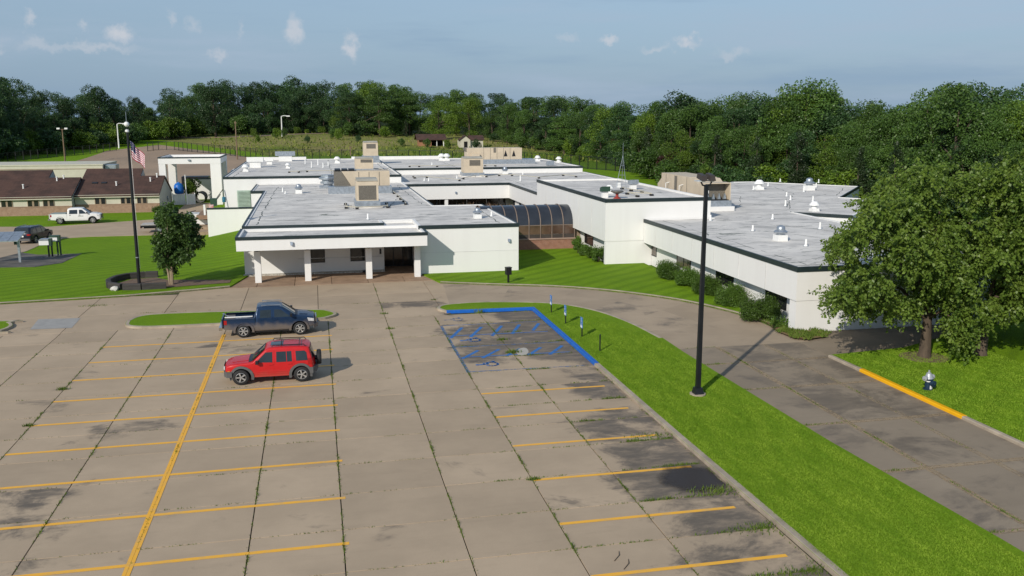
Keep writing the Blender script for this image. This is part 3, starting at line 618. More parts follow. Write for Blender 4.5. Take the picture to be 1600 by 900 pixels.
for pts in ([(26.8, 45.2), (26.9, 66.8)], [(26.5, 45), (39, 45.1)], [(31.9, 59), (36, 50), (38.8, 47)], [(33.2, 64.5), (37, 57), (38.5, 52)], [(42, 74.7), (50, 88), (52.4, 97)], [(53.3, 84.8), (60, 94)], [(40.2, 70.6), (46, 82)], [(33, 70), (39.5, 69)], [(28.2, 47), (38, 47.4)]): seam(rW, pts, 3.605)
for pts in ([(27.5, 62), (31, 61.5), (36, 61)], [(28.8, 57.5), (33, 52.2), (34.5, 48.5)], [(31, 66), (38, 66.5)], [(43, 78), (47, 79.5)], [(45, 84), (49, 83.5), (53, 86)], [(40, 80), (43, 86)], [(47, 92), (52, 93)], [(36, 74), (39, 78), (44, 76.5)], [(29, 49.5), (34, 50.4), (38.8, 49.8)], [(26.9, 56), (30, 55.6)]): seam(rW, pts, 3.605)
for pts in ([(-4, 76), (1, 75.4), (6, 76.1)], [(4, 70.6), (9, 70.9), (14, 70.2)], [(10.5, 76), (14.6, 75.5)], [(-3, 90), (1, 89.2)], [(6.5, 95), (9.8, 96)], [(7, 86.5), (10, 86)], [(-4.5, 98), (0, 97.4)]): seam(rA, pts, ZA-.05, .07)
for pts in ([(23.5, 78), (30.5, 77.5)], [(23.2, 84), (29, 86)]): seam(rT, pts, 5.145)
for pts in ([(11, 121.5), (22.5, 121), (38, 119)], [(24.2, 92), (24.4, 118)], [(37.3, 91.5), (37.4, 126)]): seam(rD, pts, 3.655)
for pts in ([(-9.8, 113), (-9.6, 155)], [(-10, 125), (9, 124.4)], [(-10, 140), (9, 139)], [(2, 113), (2, 155)], [(9.3, 113), (9.3, 155)]): seam(rB, pts, 4.53, .09)
for pts in ([(11, 140), (37, 139)], [(20, 128), (20, 155)], [(37, 128), (37, 149)]): seam(rC, pts, 4.43, .09)
# low parapet upstands at the back
mb = MB(); mb.box(-9.8, -1.5, 155.7, 156.1, 4.5, 5.0); part(mb, 'parapet', M_WHITE); mb = MB(); mb.box(6, 21, 155.7, 156.1, 4.4, 4.95); part(mb, 'parapet', M_WHITE)
# deep overhang: recessed lower walls under the right wing, tall block and courtyard walls
mb = MB(); mb.box(26.35, 39.5, 44.75, 67.7, -.3, 1.80); part(mb, 'lower_wall', M_WHITE)
mb = MB(); mb.box(25.66, 39.58, 44.03, 44.74, -.3, 1.778); part(mb, 'lower_wall', M_WHITE); mb = MB(); mb.box(23.12, 31.28, 68.16, 90.5, -.3, 1.955); part(mb, 'lower_wall', M_WHITE); mb = MB(); mb.box(22.4, 31.25, 67.83, 68.15, -.3, 1.949); part(mb, 'lower_wall', M_WHITE)
mb = MB(); mb.box(23.65, 23.9, 90.6, 108, -.3, 1.86); part(mb, 'lower_wall', M_WHITE); mb = MB(); mb.box(10.5, 23.6, 110.5, 110.7, -.3, 1.86); part(mb, 'lower_wall', M_WHITE)
mb = MB(); mb.prism(offset_poly(W_POLY[2:11], -.05), -.3, 1.775); part(mb, 'lower_wall', M_WHITE)
mb = MB(); mb.box(10.6, 38.4, 110.8, 126.9, -.3, 1.84); part(mb, 'lower_wall', M_WHITE)
# window builders (frame proud of the wall, pane set behind it)
def window_u(u, v0, v1, z0, z1, panes=2, m=M_GLASS):        # in a wall facing -u
    f = MB(); t = .06
    f.box(u-.04, u, v0, v1, z0, z0+t); f.box(u-.04, u, v0, v1, z1-t, z1); f.box(u-.04, u, v0, v0+t, z0+t, z1-t); f.box(u-.04, u, v1-t, v1, z0+t, z1-t)
    for k in range(1, panes):
        c = v0+(v1-v0)*k/panes; f.box(u-.04, u, c-.03, c+.03, z0+t, z1-t)
    w = part(f, 'window', M_BLACK)
    for k in range(panes):
        a, b = v0+(v1-v0)*k/panes+.05, v0+(v1-v0)*(k+1)/panes-.05; p = MB(); p.box(u-.015, u+.01, a, b, z0+t*.8, z1-t*.8); p.build('pane', m, w)
    return w
def window_v(v, u0, u1, z0, z1, panes=1, m=M_GLASS, frame=M_BLACK, parent=BLD, name='window'):   # in a wall facing -v
    f = MB(); t = .06
    f.box(u0, u1, v-.04, v, z0, z0+t); f.box(u0, u1, v-.04, v, z1-t, z1); f.box(u0, u0+t, v-.04, v, z0+t, z1-t); f.box(u1-t, u1, v-.04, v, z0+t, z1-t)
    for k in range(1, panes):
        c = u0+(u1-u0)*k/panes; f.box(c-.03, c+.03, v-.04, v, z0+t, z1-t)
    w = part(f, name, frame, parent)
    for k in range(panes):
        a, b = u0+(u1-u0)*k/panes+.05, u0+(u1-u0)*(k+1)/panes-.05; p = MB(); p.box(a, b, v-.015, v+.01, z0+t*.8, z1-t*.8); p.build('pane', m, w)
    return w
M_GLBL = mat('glass_with_blinds', (.16, .12, .09), .15, col2=(.03, .03, .03), scale=1.6, stretch=(3, 3, .6), spec=.6)
for px0, px1, pn, m in ((1016, 1025, 1, M_GLBL), (1057, 1079, 2, M_GLBL), (1119, 1147, 2, M_GLASS), (1198, 1232, 2, M_GLASS)):
    va, vb = AU(px1, 430, 26.35)[0], AU(px0, 430, 26.35)[0]; window_u(26.35, va, vb, .72, 1.76, pn, m)
va, vb = AU(927, 380, 23.12)[0], AU(914, 370, 23.12)[0]; window_u(23.12, va, vb, .75, 1.93, 1)
for px in (803.5, 813, 825, 836.5):
    vv = AU(px, 320, 23.65)[0]; window_u(23.65, vv-.45, vv+.45, .75, 1.7, 1)
for px0, px1, py0, py1 in ((485, 508, 389, 410), (547, 570.5, 388, 407.5)):
    u0, z1 = AV(px0, py0, 69); u1, z0 = AV(px1, py1, 69); window_v(69, u0, u1, z0, 2.5, 1)
# tall dark window behind the right tree, dark courtyard glazing
u0, _ = AV(1409, 500, 44); window_v(44.02, u0, u0+1.1, .35, 1.75, 1)
for k in range(5): window_v(110.5, 10.8+k*2.5, 13.2+k*2.5, -.1, 1.8, 2)
mb = MB(); u0, _ = AV(695, 315, 108.2); u1, _ = AV(700, 315, 108.2); mb.box(u0, u1, 108.1, 108.5, -.2, 1.86); part(mb, 'column', M_WHITE)
# louvre on the upper rear block
f = MB(); u0, _ = AV(371, 310, 111.98); u1, _ = AV(392, 310, 111.98); f.box(u0, u1, 111.9, 111.985, .2, 3.02); lv = part(f, 'louvre', mat('pale_green_metal', (.36, .46, .38), .5))
for k in range(17):
    z = .3+k*.16; s_ = MB(); s_.prof([(111.78, z), (111.9, z+.09), (111.9, z+.11), (111.78, z+.03)], u0+.06, u1-.06, 'x'); s_.build('slat', MATS['pale_green_metal'], lv)
mb = MB(); mb.box(-7.35, -7.15, 111.7, 111.98, .3, 2.3); part(mb, 'downpipe', mat('rust_brown', (.16, .06, .05), .6))
# entrance canopy on columns
cp = MB(); CW = [(-5.6, 64), (7.66, 64), (7.66, 68.94), (-5.6, 68.94)]; inn = offset_poly(CW, -.25)
n = 4; vs = [(*p, 2.6) for p in CW]+[(*p, 3.55) for p in CW]+[(*p, 3.55) for p in inn]+[(*p, 3.33) for p in inn]
cp.mesh(vs, [(3, 2, 1, 0)]+[(i+k*n, (i+1) % n+k*n, (i+1) % n+n+k*n, i+n+k*n) for k in (0, 1, 2) for i in range(n)])
canopy = part(cp, 'canopy', M_WHITE); mb = MB(); mb.box(4.93, 7.33, 68.95, 71.19, 2.9, 3.45); part(mb, 'recess_roof', M_ROOF)
mb = MB(); mb.face([(*p, 3.35) for p in inn]); mb.build('roof', M_ROOF, canopy)
oo, ii = offset_poly(CW, .05), offset_poly(CW, -.1); mb = MB()
for i in (0, 1, 3): mb.prism([oo[i], oo[(i+1) % 4], ii[(i+1) % 4], ii[i]], 3.37, 3.585)
mb.build('trim', M_TRIM, canopy)
for u in (-4.35, -.85, 3.55, 7.12):
    mb = MB(); mb.box(u-.22, u+.22, 65.8, 66.24, 0, 2.27 if u < 7 else 2.45); c = part(mb, 'column', M_WHITE)
    mb = MB(); mb.box(u-.1, u+.1, 65.9, 66.14, 2.27 if u < 7 else 2.45, 2.599); mb.build('bracket', M_BLACK, c)
mb = MB(); mb.box(-5.6, 4.9, 68.6, 68.99, -.1, .12); part(mb, 'gravel_strip', mat('pale_gravel', (.42, .40, .35), .95, var=.5, scale=9, bump=.6))
mb = MB(); mb.box(-1.6, 4.8, 68.95, 68.998, 1.16, 1.19); part(mb, 'wall_joint', mat('wall_joint_grey', (.62, .62, .60), .8))  # joint lines are thin strips in one flat pale grey
part(MB().box(7.4, 14.9, 66.58, 66.602, 1.68, 1.70), 'wall_joint', MATS['wall_joint_grey'])
# glazed entrance doors in the recess, wall lights
M_DOORG = mat('entrance_glass', (.03, .027, .024), .08, var=.3, scale=1, spec=.6)
mb = MB(); mb.box(4.95, 7.3, 71.12, 71.19, -.05, 2.9); en = part(mb, 'entrance', M_BLACK)
for k in range(3):
    mb = MB(); a = 5.05+k*.76; mb.box(a, a+.68, 71.07, 71.12, .1, 2.5); dr = mb.build('glass_panel', M_DOORG, en)
mb = MB(); mb.box(6.15, 6.45, 71.05, 71.07, 1.75, 2.1); part(mb, 'notice', mat('paper', (.7, .68, .72), .8))
mb = MB(); mb.box(4.55, 4.68, 68.94, 68.998, 1.35, 1.75); part(mb, 'intercom', M_BLACK)
mb = MB(); mb.box(3.2, 3.8, 68.5, 68.9, .03, .16); part(mb, 'door_mat', M_BLACK)
for px, py, v in ((795, 375, 66.6), (455.5, 380, 64), (712, 300.5, 108)):
    u, z = AV(px, py, v); mb = MB(); mb.frus(u, v-.1, z-.14, z+.1, .07, .1, .1, .04); part(mb, 'wall_light', M_STEEL)
mb = MB()
for v in (47.5, 51, 54.6, 58.2, 61.8, 65.2): part(MB().box(25.585, 25.602, v, v+.05, 1.8, 3.4), 'panel_joint', MATS['wall_joint_grey'])
for v in (71.5, 75.3, 79.1, 83, 86.8): part(MB().box(22.335, 22.352, v, v+.05, 2.0, 5.05), 'panel_joint', MATS['wall_joint_grey'])
# ------------------------------------------------------------------ glazed barrel-vault walkway between the two blocks
GW = empty('glazed_walkway', (18, 79, 0), 0, 'dark glass barrel vaulted walkway on a low red brick wall', 'walkway')
def gpart(mb, name, m, parent=None, smooth=None):
    o = mb.build(name, m, parent, smooth)
    if parent is None: local(o, GW)
    return o
def bricks(name, u0, u1, v0, v1, z0, z1):
    mb = MB(); mb.box(u0, u1, v0, v1, z0, z1); return gpart(mb, name, M_BRICK)
bricks('brick_wall', 14.95, 22.5, 76.9, 77.2, -.2, .98)
mb = MB(); mb.box(14.95, 22.55, 76.82, 77.28, .98, 1.08); gpart(mb, 'coping', mat('coping_stone', (.36, .25, .2), .8))
ZB, RV_, VF, VB = 1.08, 1.5, 77.0, 81.2
def arc(k, n=10, off=0):              # front upright, then a quarter curve back to the crown and down behind
    pts = [(VF-off, ZB), (VF-off, 2.25)]
    for i in range(1, n+1):
        a = math.pi*i/n; c = (VF+VB)/2; r_ = (VB-VF)/2; pts.append((c-(r_+off)*math.cos(a), 2.25+(1.62+off)*math.sin(a)))
    pts.append((VB+off, ZB)); return pts
us = [14.1+k*1.05 for k in range(9)]
M_VGL = mat('tinted_vault_glass', (.030, .035, .045), .18, var=.25, scale=.6, spec=.35)
for k, u in enumerate(us):
    mb = MB(); mb.tube([(u, p[0], p[1]) for p in arc(0, 12, .02)], .045, 6); gpart(mb, 'rib', mat('bronze_rib', (.20, .15, .12), .5) if k == 0 else MATS['bronze_rib'], smooth=50)
for a, b in zip(us, us[1:]):
    A = arc(0, 12); mb = MB(); n = len(A); vs = [(x, p[0], p[1]) for x in (a, b) for p in A]
    mb.mesh(vs, [(i, i+1, n+i+1, n+i) for i in range(1, n-2)]); gpart(mb, 'vault_pane', M_VGL, smooth=60)
    mb = MB(); mb.box(a+.04, b-.04, VF+.02, VF+.05, ZB+.35, 2.2); gpart(mb, 'side_pane', mat('brown_tinted_glass', (.10, .062, .045), .1, var=.4, scale=.8, spec=.7) if a == us[0] else MATS['brown_tinted_glass'])
    mb = MB(); mb.box(a+.04, b-.04, VF, VF+.06, ZB, ZB+.34); gpart(mb, 'kick_panel', mat('dark_bronze_panel', (.06, .05, .045), .4) if a == us[0] else MATS['dark_bronze_panel'])
    mb = MB(); mb.box(a, b, VF-.02, VF+.08, 2.2, 2.27); gpart(mb, 'transom', MATS['bronze_rib'])
mb = MB(); A = arc(0, 12); mb.face([(us[-1], p[0], p[1]) for p in A]); gpart(mb, 'end_wall', MATS['bronze_rib'])
mb = MB(); mb.box(us[-1], 23.1, 77.25, 77.4, -.2, 1.9); gpart(mb, 'infill_wall', mat('tan_wall', (.27, .2, .14), .8))
sheet('courtyard_floor', [(10.5, 82), (23.6, 82), (23.6, 110.5), (10.5, 110.5)], .09, mat('courtyard_soil', (.16, .13, .08), .95, var=.4, scale=1.5), flat=True)
# ------------------------------------------------------------------ lower white wall, steps and yard clutter on the left
def thing1(mb, name, m, label, cat, group=None, smooth=None):
    o = mb.build(name, m, None, smooth); return props(o, label, cat, group)
LW = empty('retaining_wall', (-9, 100, -1), 0, 'plain white wall with dark coping left of the front block', 'wall')
mb = MB(); mb.box(-11.5, -5.62, 100, 100.35, -2, 2.0); local(mb.build('wall', M_WHITE), LW)
mb = MB(); mb.box(-11.55, -5.62, 99.95, 100.4, 2.0, 2.14); local(mb.build('coping', M_TRIM), LW)
mb = MB(); mb.box(-11.5, -11.2, 100.35, 112, -2, 1.0); local(mb.build('side_wall', M_WHITE), LW)
ST = empty('terrace_steps', (-13, 106, -1.2), 0, 'flight of tan stepped terraces beside the white retaining wall', 'steps')
for k in range(5):
    mb = MB(); mb.box(-14.6, -11.6, 103+k*2.2, 105.2+k*2.2, -1.6, -.75+k*.32); local(mb.build('step', mat('tan_step', (.30, .22, .15), .9, var=.25, scale=1.5) if k == 0 else MATS['tan_step']), ST)
mb = MB(); mb.tube([(-14.9, 104, -1), (-14.9, 104, .1), (-14.6, 108, .9), (-13.8, 109, 1.0)], .05, 6); mb.tube([(-14.6, 108, -.5), (-14.6, 108, .9)], .04, 6)
thing1(mb, 'hand_rail', M_BLACK, 'black curved metal hand rail beside the terrace steps', 'rail')
def at3(px, py, v): u, z = AV(px, py, v); return u, v, z
def yard(px0, px1, py0, py1, v, name, m, label, cat, shape='box'):
    u0, z1 = AV(px0, py0, v); u1, z0 = AV(px1, py1, v); c = (u0+u1)/2; r_ = (u1-u0)/2; mb = MB()
    if shape == 'box': mb.frus(c, v+r_, z0, z1, r_*.9, r_*.9, r_, r_); mb.box(c-r_*1.05, c+r_*1.05, v-r_*.05, v+r_*2.05, z1, z1+.08)
    else: mb.lathe([(0, z0), (r_*.92, z0), (r_, z0+.1*(z1-z0)), (r_*1.0, z0+.45*(z1-z0)), (r_*1.04, z0+.5*(z1-z0)), (r_, z0+.55*(z1-z0)), (r_, z1-.05), (r_*.8, z1), (0, z1)], 16, (c, v+r_, 0))
    return thing1(mb, name, m, label, cat, smooth=40 if shape != 'box' else None)
yard(328, 339, 311.5, 322, 107, 'planter_box', M_GREEN, 'green square planter bin above the terrace steps', 'planter')
yard(346.5, 353, 308, 316, 109, 'drum', mat('teal_plastic', (.03, .16, .24), .5), 'teal plastic drum against the white louvred wall', 'drum', 'drum')
yard(317.5, 321.5, 321, 336, 105, 'marker_post', M_PVC, 'white and red marker board beside the steps', 'marker')
yard(326, 333.5, 321.5, 327, 104, 'marker_board', mat('red_white_board', (.6, .16, .14), .6, col2=(.75, .7, .68), scale=3), 'red and white board at the top of the retaining wall', 'board')
mb = MB(); mb.box(-13.5, -11.6, 106, 111.9, .3, .5); mb.box(-13.4, -11.8, 106.2, 111.8, .5, .72); thing1(mb, 'timber_stack', mat('timber_brown', (.25, .16, .1), .9), 'low stack of brown timber behind the terrace steps', 'timber')
thing1(MB().tube([(-13, 108.5, .2), (-10.9, 111.8, 3.2)], .05, 6).tube([(-13, 109.6, .2), (-11.2, 111.8, 2.6)], .05, 6).tube([(-13, 108.5, .2), (-13, 109.6, .2)], .05, 6), 'stair_rail', M_TRIM, 'dark slanting stair rails left of the louvred wall', 'rail')
# ================================================================== ROOFTOP UNITS AND VENTS
def rooftop(name, u, v, z, label, cat, group=None, rz=0): return empty(name, (u, v, z), rz, label, cat, group)
def ch(mb, name, m, root, smooth=None, parent=None):
    return mb.build(name, m, parent or root, smooth)
def air_unit(u, v, z, w, d, h, label, grille=(.1, .9, .12, .85), curb=.5, hood=True, name='rooftop_unit', flare=.0):
    t = rooftop(name, u, v, z, label, 'air unit')
    ch(MB().box(-w/2-.35, w/2+.35, -.3, d+.3, 0, .14), 'sleeper', M_ROOF, t)
    ch(MB().box(-w/2-.15, w/2+.15, -.12, d+.1, .14, curb), 'curb', M_STEEL, t)
    ch(MB().box(-w/2, w/2, 0, d, curb, curb+h), 'casing', M_TAN, t)
    g0, g1, h0, h1 = grille; a, b = -w/2+w*g0, -w/2+w*g1; z0, z1 = curb+h*h0, curb+h*h1
    gr = ch(MB().box(a, b, -.02, 0, z0, z1), 'grille', M_TANDK, t)
    n = max(4, int((z1-z0)/.11))
    for k in range(n): ch(MB().box(a+.03, b-.03, -.05, -.02, z0+(z1-z0)*(k+.2)/n, z0+(z1-z0)*(k+.55)/n), 'louvre_slat', M_TANDK, t, parent=gr)
    if hood: ch(MB().prof([(-.06, curb+h+.01), (-.06, curb+h+.05), (.3, curb+h+.2), (d-.2, curb+h+.2), (d, curb+h+.02)], -w/2+.05, w/2-.05, 'x'), 'lid', mat('lid_metal', (.38, .36, .30), .5) if 'lid_metal' not in MATS else MATS['lid_metal'], t)
    ch(MB().box(w/2, w/2+.05, d*.3, d*.7, curb+.2, curb+h*.7), 'access_panel', M_TAN, t)
    return t
zA, zB, zC, zD, zT, zW = ZA-.06, 4.52, 4.42, 3.65, 5.14, 3.6
air_unit(4.45, 81.5, zA, 1.95, 2.6, 1.75, 'tall tan air unit with a big square grille, nearest on the front roof', grille=(.1, .9, .05, .78), curb=.65)
def long_unit(u0, u1, v, z, d, h, label, curb=.5, slope=True):
    t = rooftop('long_rooftop_unit', (u0+u1)/2, v, z, label, 'air unit'); w = u1-u0
    ch(MB().box(-w/2-.3, w/2+.3, -.3, d+.3, 0, .14), 'sleeper', M_ROOF, t)
    ch(MB().box(-w/2, w/2, -.1, d, .14, curb), 'curb', M_STEEL, t)
    ch(MB().prof([(-w/2+.2, curb+h), (-w/2+1.3, curb), (w/2, curb), (w/2, curb+h)], 0, d, 'y'), 'casing', M_TAN, t)
    for k in range(3): ch(MB().box(-w/2+2+k*1.1, -w/2+2.06+k*1.1, -.015, .0, curb+.1, curb+h-.1), 'panel_seam', M_TANDK, t)
    ch(MB().prof([(-w/2+.18, curb+h-.02), (-w/2+1.25, curb+.05), (-w/2-.6, curb+.05), (-w/2-.6, curb+h-.02)], .15, d-.1, 'y'), 'intake_hood', M_TANDK, t)
    for k in range(3): ch(MB().box(-w/2-.5+k*.75, -w/2+.1+k*.75, .2, d-.2, curb+h, curb+h+.2), 'fan_guard', M_BLACK, t)
    return t
long_unit(2.5, 7.85, 99, zA, 2.6, 1.75, 'long tan air unit with a sloping dark intake, behind the square grille unit')
MB0 = MB(); MB0.box(1.2, 7.9, 96.8, 98.2, zA, zA+.75); thing1(MB0, 'duct', M_STEEL, 'low galvanised duct box running in front of the long tan air unit', 'duct')
MB0 = MB(); MB0.box(4.2, 6.2, 110.2, 111.6, zA, zA+.9); thing1(MB0, 'hatch_box', mat('teal_box', (.35, .46, .44), .5), 'pale roof box hidden behind the long tan unit', 'box') if False else None
air_unit(6.4, 123, zB, 2.4, 2.2, 1.35, 'tan air unit with a narrow dark slot, middle of the rear roof', grille=(.3, .93, .62, .92), curb=.25)
air_unit(8.4, 141, zB, 2.2, 2.4, 2.0, 'tall tan air unit at the very back, standing clear of the meadow', grille=(.2, .85, .55, .9), curb=1.2)
air_unit(20.9, 120.5, zD, 2.6, 2.6, 1.9, 'tan air unit with a dark slot beside the courtyard roof step', grille=(.28, .85, .5, .9), curb=.55)
def big_unit(u0, u1, v, z, h, label):
    t = rooftop('large_rooftop_unit', (u0+u1)/2, v, z, label, 'air unit'); w = u1-u0
    ch(MB().box(-w/2+.5, w/2+2, -.6, 2.6, 0, .7), 'curb', M_STEEL, t); ch(MB().box(-w/2, w/2, 0, 2.6, .7, .7+h), 'casing', M_TAN, t)
    ch(MB().prof([(-w/2-.35, .7+h), (-w/2, .7+h-.6), (-w/2, .7+h)], .2, 2.4, 'y'), 'hood', M_TANDK, t)
    for k in (.70, .85): ch(MB().face([(-w/2+w*k-.3, -.015, h*.25+.7), (-w/2+w*k+.3, -.015, h*.25+.7), (-w/2+w*k, -.015, h*.8+.7)]), 'triangular_vent', M_BLACK, t)
    ch(MB().box(-w*.02, w*.02, -.05, 0, .7+h*.6, .75+h), 'bracket', M_TANDK, t); ch(MB().box(-w*.42, -w*.28, -.5, 0, .7, .7+h*.5), 'control_box', M_TAN, t)
    for k in range(5): ch(MB().box(-w*.2+k*w*.12, -w*.2+k*w*.12+.04, -.02, 0, .7, .7+h), 'panel_seam', M_TANDK, t)
    return t
big_unit(22.9, 31.6, 138, zC, 1.75, 'longest tan air unit, on the far roof before the meadow sheds')
def dutch_unit():
    t = rooftop('sloping_rooftop_unit', 34.2, 73, 3.6, 'big tan air unit with open hooded end, beside the tall lamp head', 'air unit')
    ch(MB().box(-1.7, 1.7, -.6, 12.6, 0, .45), 'sleeper', M_WHITE, t); ch(MB().box(-1.5, 1.5, -.3, 12.2, .45, 1.05), 'curb', M_STEEL, t)
    ch(MB().box(-1.4, 1.4, 3.4, 12.0, 1.05, 3.2), 'casing', M_TAN, t); ch(MB().prof([(12.0, 1.05), (13.2, 1.05), (13.2, 1.9), (12.0, 2.6)], -1.4, 1.4, 'x'), 'end_box', M_TAN, t)
    ch(MB().prof([(1.2, 1.05), (3.4, 1.05), (3.4, 3.15), (2.6, 3.15), (1.2, 2.5)], -1.4, 1.4, 'x'), 'sloped_casing', M_TAN, t)
    ch(MB().box(-1.4, -1.3, -.2, 1.2, 1.05, 2.75), 'hood_side', M_TAN, t); ch(MB().box(1.3, 1.4, -.2, 1.2, 1.05, 2.75), 'hood_side', M_TAN, t)
    ch(MB().box(-1.4, 1.4, -.2, 1.2, 2.75, 2.85), 'hood_top', M_TAN, t); ch(MB().box(-1.3, 1.3, .95, 1.15, 1.05, 2.7), 'dark_grille', M_TANDK, t); ch(MB().box(-1.3, 1.3, -.1, .9, 1.05, 1.12), 'hood_floor', M_BLACK, t)
    for k in range(4): ch(MB().prof([(-.95+k*.6, 1.15), (-.65+k*.6, 1.15), (-.8+k*.6, 1.75)], .2, .5, 'y'), 'filter', M_STEEL, t)
    for v in (4.4, 7.2, 7.9, 10.5): ch(MB().box(-1.43, -1.4, v, v+.05, 1.1, 3.15), 'panel_seam', M_TANDK, t)
    ch(MB().box(-1.46, -1.4, 7.3, 7.85, 1.1, 3.1), 'recess', M_TANDK, t)
    t.scale = (.9, .82, .86); t.location = (34.3, 73.2, 3.6)
    for v in (5.5, 9.5): ch(MB().tube([(-1.8, v, 0), (-1.8, v, 2.2)], .04, 6).tube([(-1.8, v, 2.2), (-1.4, v, 2.3)], .04, 6), 'gas_pipe', M_PVC, t)
dutch_unit()
# steel mushroom fans on white curbs
def mushroom(p, z, s, label, group='steel roof fans'):
    u, v = p; t = rooftop('roof_fan', u, v, z, label, 'roof fan', group)
    ch(MB().frus(0, 0, 0, .42*s, .38*s, .38*s, .36*s, .36*s), 'curb', M_PVC, t)
    ch(MB().lathe([(.28*s, .42*s), (.28*s, .5*s), (.46*s, .56*s), (.48*s, .64*s), (.36*s, .74*s), (.3*s, .76*s), (.3*s, .92*s), (.24*s, 1.02*s), (.08*s, 1.08*s), (0, 1.08*s)], 18), 'fan_head', M_STEEL, t, 40)
for px, py, z, s, lb in [(746, 341, zA, 1.0, 'steel mushroom fan on the front roof, near the glazed walkway end'), (467, 302, zA, 1.15, 'steel mushroom fan left of the low galvanised duct'),
        (1219, 376, zW, 1.2, 'steel mushroom fan nearest the camera on the right wing'), (1264, 297, zW, 1.6, 'steel mushroom fan at the far end of the right wing'),
        (789, 272, zD, 1.2, 'steel mushroom fan on the courtyard roof, right of the slotted unit'), (733, 270, zD, .9, 'small steel fan just right of the slotted courtyard unit')]:
    mushroom(G(px, py, z), z, s*.8, lb)
def tower_fan(p, z, s, label):
    t = rooftop('exhaust_fan', p[0], p[1], z, label, 'exhaust fan'); 
    ch(MB().box(-.9*s, .9*s, -.6*s, .6*s, 0, .25*s), 'curb', M_STEEL, t)
    ch(MB().lathe([(.5*s, .25*s), (.5*s, .45*s), (.8*s, .5*s), (.8*s, .68*s), (.62*s, .7*s), (.62*s, .88*s), (.95*s, .95*s), (.95*s, 1.1*s), (.7*s, 1.2*s), (.7*s, 1.38*s), (0, 1.4*s)], 12), 'fan_head', M_STEEL, t, 30)
tower_fan(G(513, 294, zA), zA, 1.1, 'layered galvanised exhaust fan left of the long tan unit')
# white cone and cap vents
def cone(p, z, s, label, group=None):
    t = rooftop('cap_vent', p[0], p[1], z, label, 'vent', group); ch(MB().frus(0, 0, 0, .3*s, .4*s, .4*s, .34*s, .34*s), 'curb', M_PVC, t)
    ch(MB().lathe([(.3*s, .3*s), (.3*s, .6*s), (.55*s, .6*s), (.5*s, .72*s), (.25*s, 1.0*s), (0, 1.02*s)], 12), 'cap', M_PVC, t, 40)
for px, py, z, s, lb in [(384, 268, zB, 1.3, 'white cap vent at the left front of the rear roof'), (450, 263, zB, 1.0, 'low white cap vent in the middle left of the rear roof'), (527, 255, zB, 1.4, 'white cap vent in front of the meadow on the rear roof'),
        (690, 251, zC, 1.6, 'left one of the paired white cap vents on the far roof'), (698, 251, zC, 1.6, 'right one of the paired white cap vents on the far roof'), (731, 252, zC, 1.4, 'white cap vent at the left foot of the longest tan unit'),
        (840, 252, zC, 1.3, 'white cap vent right of the longest tan unit'), (873, 254, zC, 1.3, 'white cap vent near the far roof right corner'), (1186, 296, zW, 1.5, 'square based white vent near the right wing back edge'),
        (1272, 330, zW, 1.2, 'low white vent box by the right wing roof notch'), (952, 302, zT, 1.0, 'white dome vent on the tall block roof')]:
    cone(G(px, py, z), z, s*.72, lb)
def boxvent(p, z, w, h, label, m=M_TAN):
    t = rooftop('box_vent', p[0], p[1], z, label, 'vent'); ch(MB().box(-w*.4, w*.4, 0, w*.6, 0, h*.55), 'base', M_PVC, t); ch(MB().prof([(-.15, h*.55), (w*.7, h*.5), (w*.7, h*.85), (-.15, h)], -w*.6, w*.6, 'x'), 'hood', m, t)
boxvent(G(399, 262, zB), zB, 1.9, 1.5, 'hooded white box vent at the left of the rear roof', M_PVC); boxvent(G(421, 257, zB), zB, 1.0, .9, 'small box vent beside the grey rear plenum', M_PVC)
boxvent(G(446, 252, zB), zB, 2.6, 1.6, 'grey plenum box at the back of the rear roof', M_STEEL); boxvent(G(860, 267, zD), zD, .9, 1.5, 'tall blue grey box on the roof left of the tall block', M_STEEL)
boxvent(G(990, 296, zT), zT, .7, .9, 'small steel box by the weather mast', M_STEEL); boxvent(G(946, 309, zT), zT, .6, .95, 'green grey box at the tall block front corner', M_GREEN)
